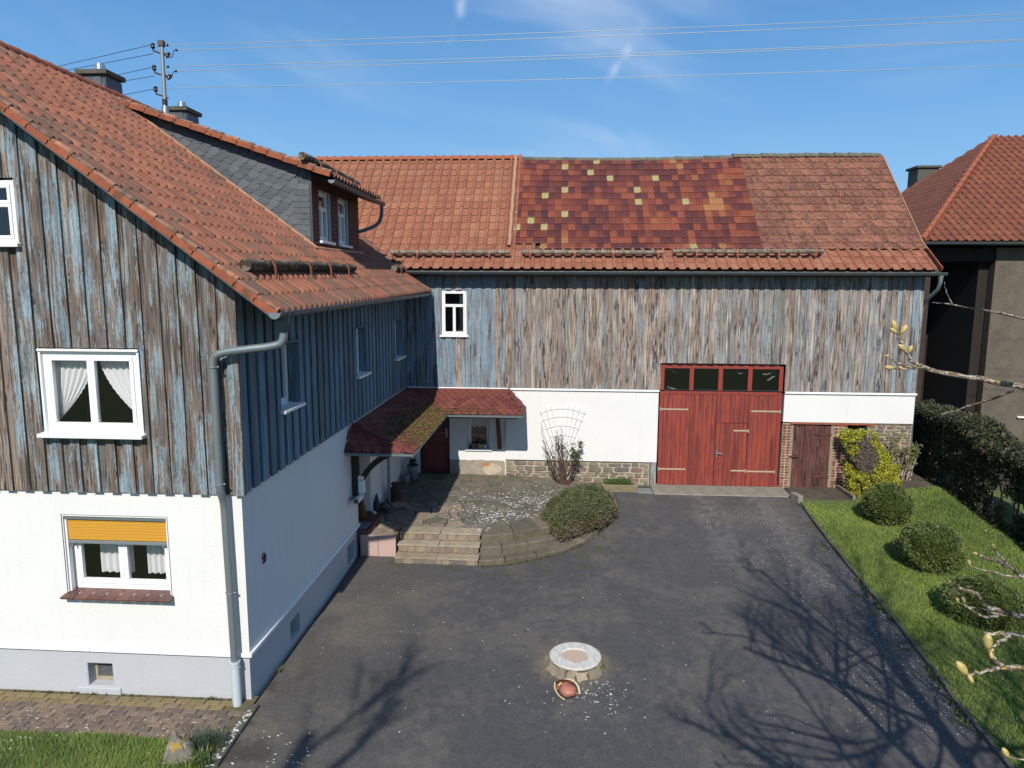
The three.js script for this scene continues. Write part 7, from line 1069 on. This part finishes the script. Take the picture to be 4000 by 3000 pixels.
// dark hedge along the boundary
{
  const t = thing('boundary_hedge', 'dark untrimmed hedge running along the edge of the lawn', 'hedge'), r = rng(831), L = [];
  for (let i = 0; i < 20000; i++) { const z = -1.6 + r() * 10.6, side = r(), h = 1.35 + 0.5 * N(z * 0.8 + 9, 1, 64, 4, 5), x0 = 13.35 + 0.18 * (N(z * 1.1 + 9, 3, 64, 4, 6) - 0.5), y = Math.pow(r(), 0.9) * h, w = 0.5 + 0.3 * N(z * 0.6 + 9, 5, 64, 4, 7), x = side < 0.62 ? x0 + r() * 0.16 + 0.1 * (y / h) : x0 + r() * w * 1.6; if (N(z * 3 + 9, y * 3, 64, 64, 8) > 0.74) continue; L.push([xf(V3(x, gy(x, Math.max(z, 0)) - 0.02 + (side < 0.62 ? y : h * (0.9 + r() * 0.14)), z), qy(r() * 6.28, (r() - 0.5) * 1.6), 0.9 + r() * 0.9), r() < 0.12 ? mix3([0.09, 0.07, 0.03], [0.16, 0.13, 0.05], r()) : mix3([0.012, 0.018, 0.007], [0.05, 0.06, 0.02], r())]); }
  stuff(scatter('foliage', leafCluster(8, 0.055, 0.09, r7, 0.5), LMd, L, t)); const st = []; for (let i = 0; i < 40; i++) { const z = -1.5 + i * 0.26, x = 13.6 + (r() - 0.5) * 0.3, y = gy(x, Math.max(0, z)); st.push(projUV(taper([[x, y - 0.05, z], [x + (r() - 0.5) * 0.2, y + 0.7, z + (r() - 0.5) * 0.2], [x + (r() - 0.5) * 0.5, y + 1.4, z + (r() - 0.5) * 0.4]], [0.03, 0.02, 0.006], 5))); } add('stem', st, M.barkDark, t);
}

// ================================================================ neighbouring buildings
{
  const nb = thing('neighbour_house', 'neighbouring house with hipped red roof and dark open bay beyond the barn', 'house'), r = rng(901), E = 6.86, x0 = 14.85, x1 = 29, z0 = -4.0, z1 = -14.5, ax = 19.6, az = -9.2, ay = 10.85;
  const wallM = mat(S3(130, 120, 106, 0.6), { map: rep(T.stone, 0.5, 0.5), bumpMap: rep(T.fineH, 1, 1), bumpScale: 0.01, roughness: 0.96 }), dk = mat(S3(52, 44, 38, 0.6), { map: rep(T.grain, 0.6, 0.3), roughness: 0.95 });
  add('wall', [bxAt(17.3, x1 - 0.4, 0, 6.7, z0 - 0.75, z0 - 0.45), bxAt(x1 - 0.7, x1 - 0.4, 0, 6.7, z1 + 0.4, z0 - 0.76), bxAt(15.3, x1 - 0.4, 0, 6.7, z1 + 0.1, z1 + 0.4), bxAt(15.25, 15.5, 0, 6.7, z1 + 0.4, z0 - 3.4)], wallM, nb);
  add('bay_wall', [bxAt(15.5, 17.3, 0, 6.7, z0 - 3.6, z0 - 3.4), bxAt(17.0, 17.3, 0, 6.7, z0 - 3.4, z0 - 0.77), bxAt(15.5, 17.3, 6.3, 6.7, z0 - 3.4, z0 - 0.5)], dk, nb);
  add('corner_post', bxAt(15.25, 15.45, 0.2, 6.7, z0 - 0.7, z0 - 0.5), M.darkBeam, nb);
  for (const [x, y] of [[19.0, 4.2], [21.6, 4.2], [19.0, 1.5]]) windowPart(nb, 'window', [x, y, z0 - 0.45], 0, 1.1, 1.3, { cols: 2, depth: 0.04, fw: 0.07, sill: M.trim });
  const rf = add('roof', projUV(polyGeo([[[x0, E, z0], [x1, E, z0], [x1 - 4.7, ay, az], [ax, ay, az]], [[x0, E, z0], [ax, ay, az], [x0, E, z1]], [[x1, E, z0], [x1, E, z1], [x1 - 4.7, ay, az]], [[x0, E, z1], [ax, ay, az], [x1 - 4.7, ay, az], [x1, E, z1]], [[x0, E - 0.02, z0], [x0, E - 0.02, z1], [x1, E - 0.02, z1], [x1, E - 0.02, z0]]]), 1, 0, 0, true), M.darkBeam, nb);
  const cs = palette([[S3(178, 104, 74, KR), 4], [S3(168, 96, 70, KR), 3], [S3(156, 92, 70, KR), 3]], 19, 8, 0.06), pl = [], q = rng(903), up = V3(0, ay - E, az - z0), sl = up.length(); up.normalize(); const up2 = V3(ax - x0, ay - E, 0).normalize(), sl2 = V3(ax - x0, ay - E, 0).length();
  for (let row = 0; row * 0.3 < sl - 0.1; row++) { const s = row * 0.3, f = s / sl; for (let x = x0 + (ax - x0) * f + 0.02; x < 24.5; x += 0.256) { const c = Math.floor(q() * 8); pl.push({ M: frameM(V3(x, E + up.y * s + 0.02, z0 + up.z * s), V3(1, 0, 0), up, V3(1, 0, 0).cross(up)), c, color: cs[c], shown: false }); } }
  for (let row = 0; row * 0.3 < sl2 - 0.1; row++) { const s = row * 0.3, f = s / sl2; for (let z = z0 + (az - z0) * f - 0.02; z > z1 - (z1 - az) * f * 1.0; z -= 0.256) { const c = Math.floor(q() * 8); pl.push({ M: frameM(V3(x0 + up2.x * s, E + up2.y * s + 0.02, z), V3(0, 0, -1), up2, V3(0, 0, -1).cross(up2)), c, color: cs[c], shown: false }); } }
  tileField(rf, 'roof_tile', TILE.pan, M.clay, pl, 'roof_tile_field', 0, 31);
  for (let i = 0; i < 20; i++) { const a = V3(x0, E + 0.05, z0).lerp(V3(ax, ay + 0.05, az), i / 20), b = V3(x0, E + 0.05, z0).lerp(V3(ax, ay + 0.05, az), (i + 1.12) / 20); add('hip_tile', rod([a.x, a.y, a.z], [b.x, b.y, b.z], 0.1, 0.08, 8), M.terracotta, rf); }
  const ng = grp('gutter', nb); add('channel', gutterGeo(14.1, 0.075).translate(x0, E - 0.04, z0 + 0.05), M.zincDark, ng);

  const fh = thing('far_house', 'distant house with dull purple red roof and tall grey chimney behind the barn', 'house'), pr = mat(S3(132, 84, 84, 0.6), { map: rep(T.clayOld, 1, 1), roughness: 0.6 });
  add('wall', bxAt(17.5, 31, 0, 6.2, -23, -15.5), M.plaster, fh); const fr = add('roof', projUV(polyGeo([[[17.2, 5.9, -15], [31.4, 5.9, -15], [31.4, 9.62, -19], [17.2, 9.62, -19]], [[17.2, 5.9, -23.4], [17.2, 9.62, -19], [31.4, 9.62, -19], [31.4, 5.9, -23.4]]]), 1, 0, 0, true), pr, fh);
  const rows = []; for (let i = 0; i < 18; i++) { const t = i / 18; rows.push(bxAt(17.2, 31.4, -0.02, 0.03, -0.05, 0.05, 0.01).rotateX(0.75).translate(0, mix(5.93, 9.62, t), mix(-15, -19, t) + 0.02)); } add('tile_course', rows, pr, fr);
  add('chimney', [bxAt(21.6, 22.6, 8.9, 11.3, -19.6, -18.6, 0.02), bxAt(21.5, 22.7, 11.3, 11.42, -19.7, -18.5, 0.02)], M.concreteDark, fr);
}

renderer.render(scene, camera);
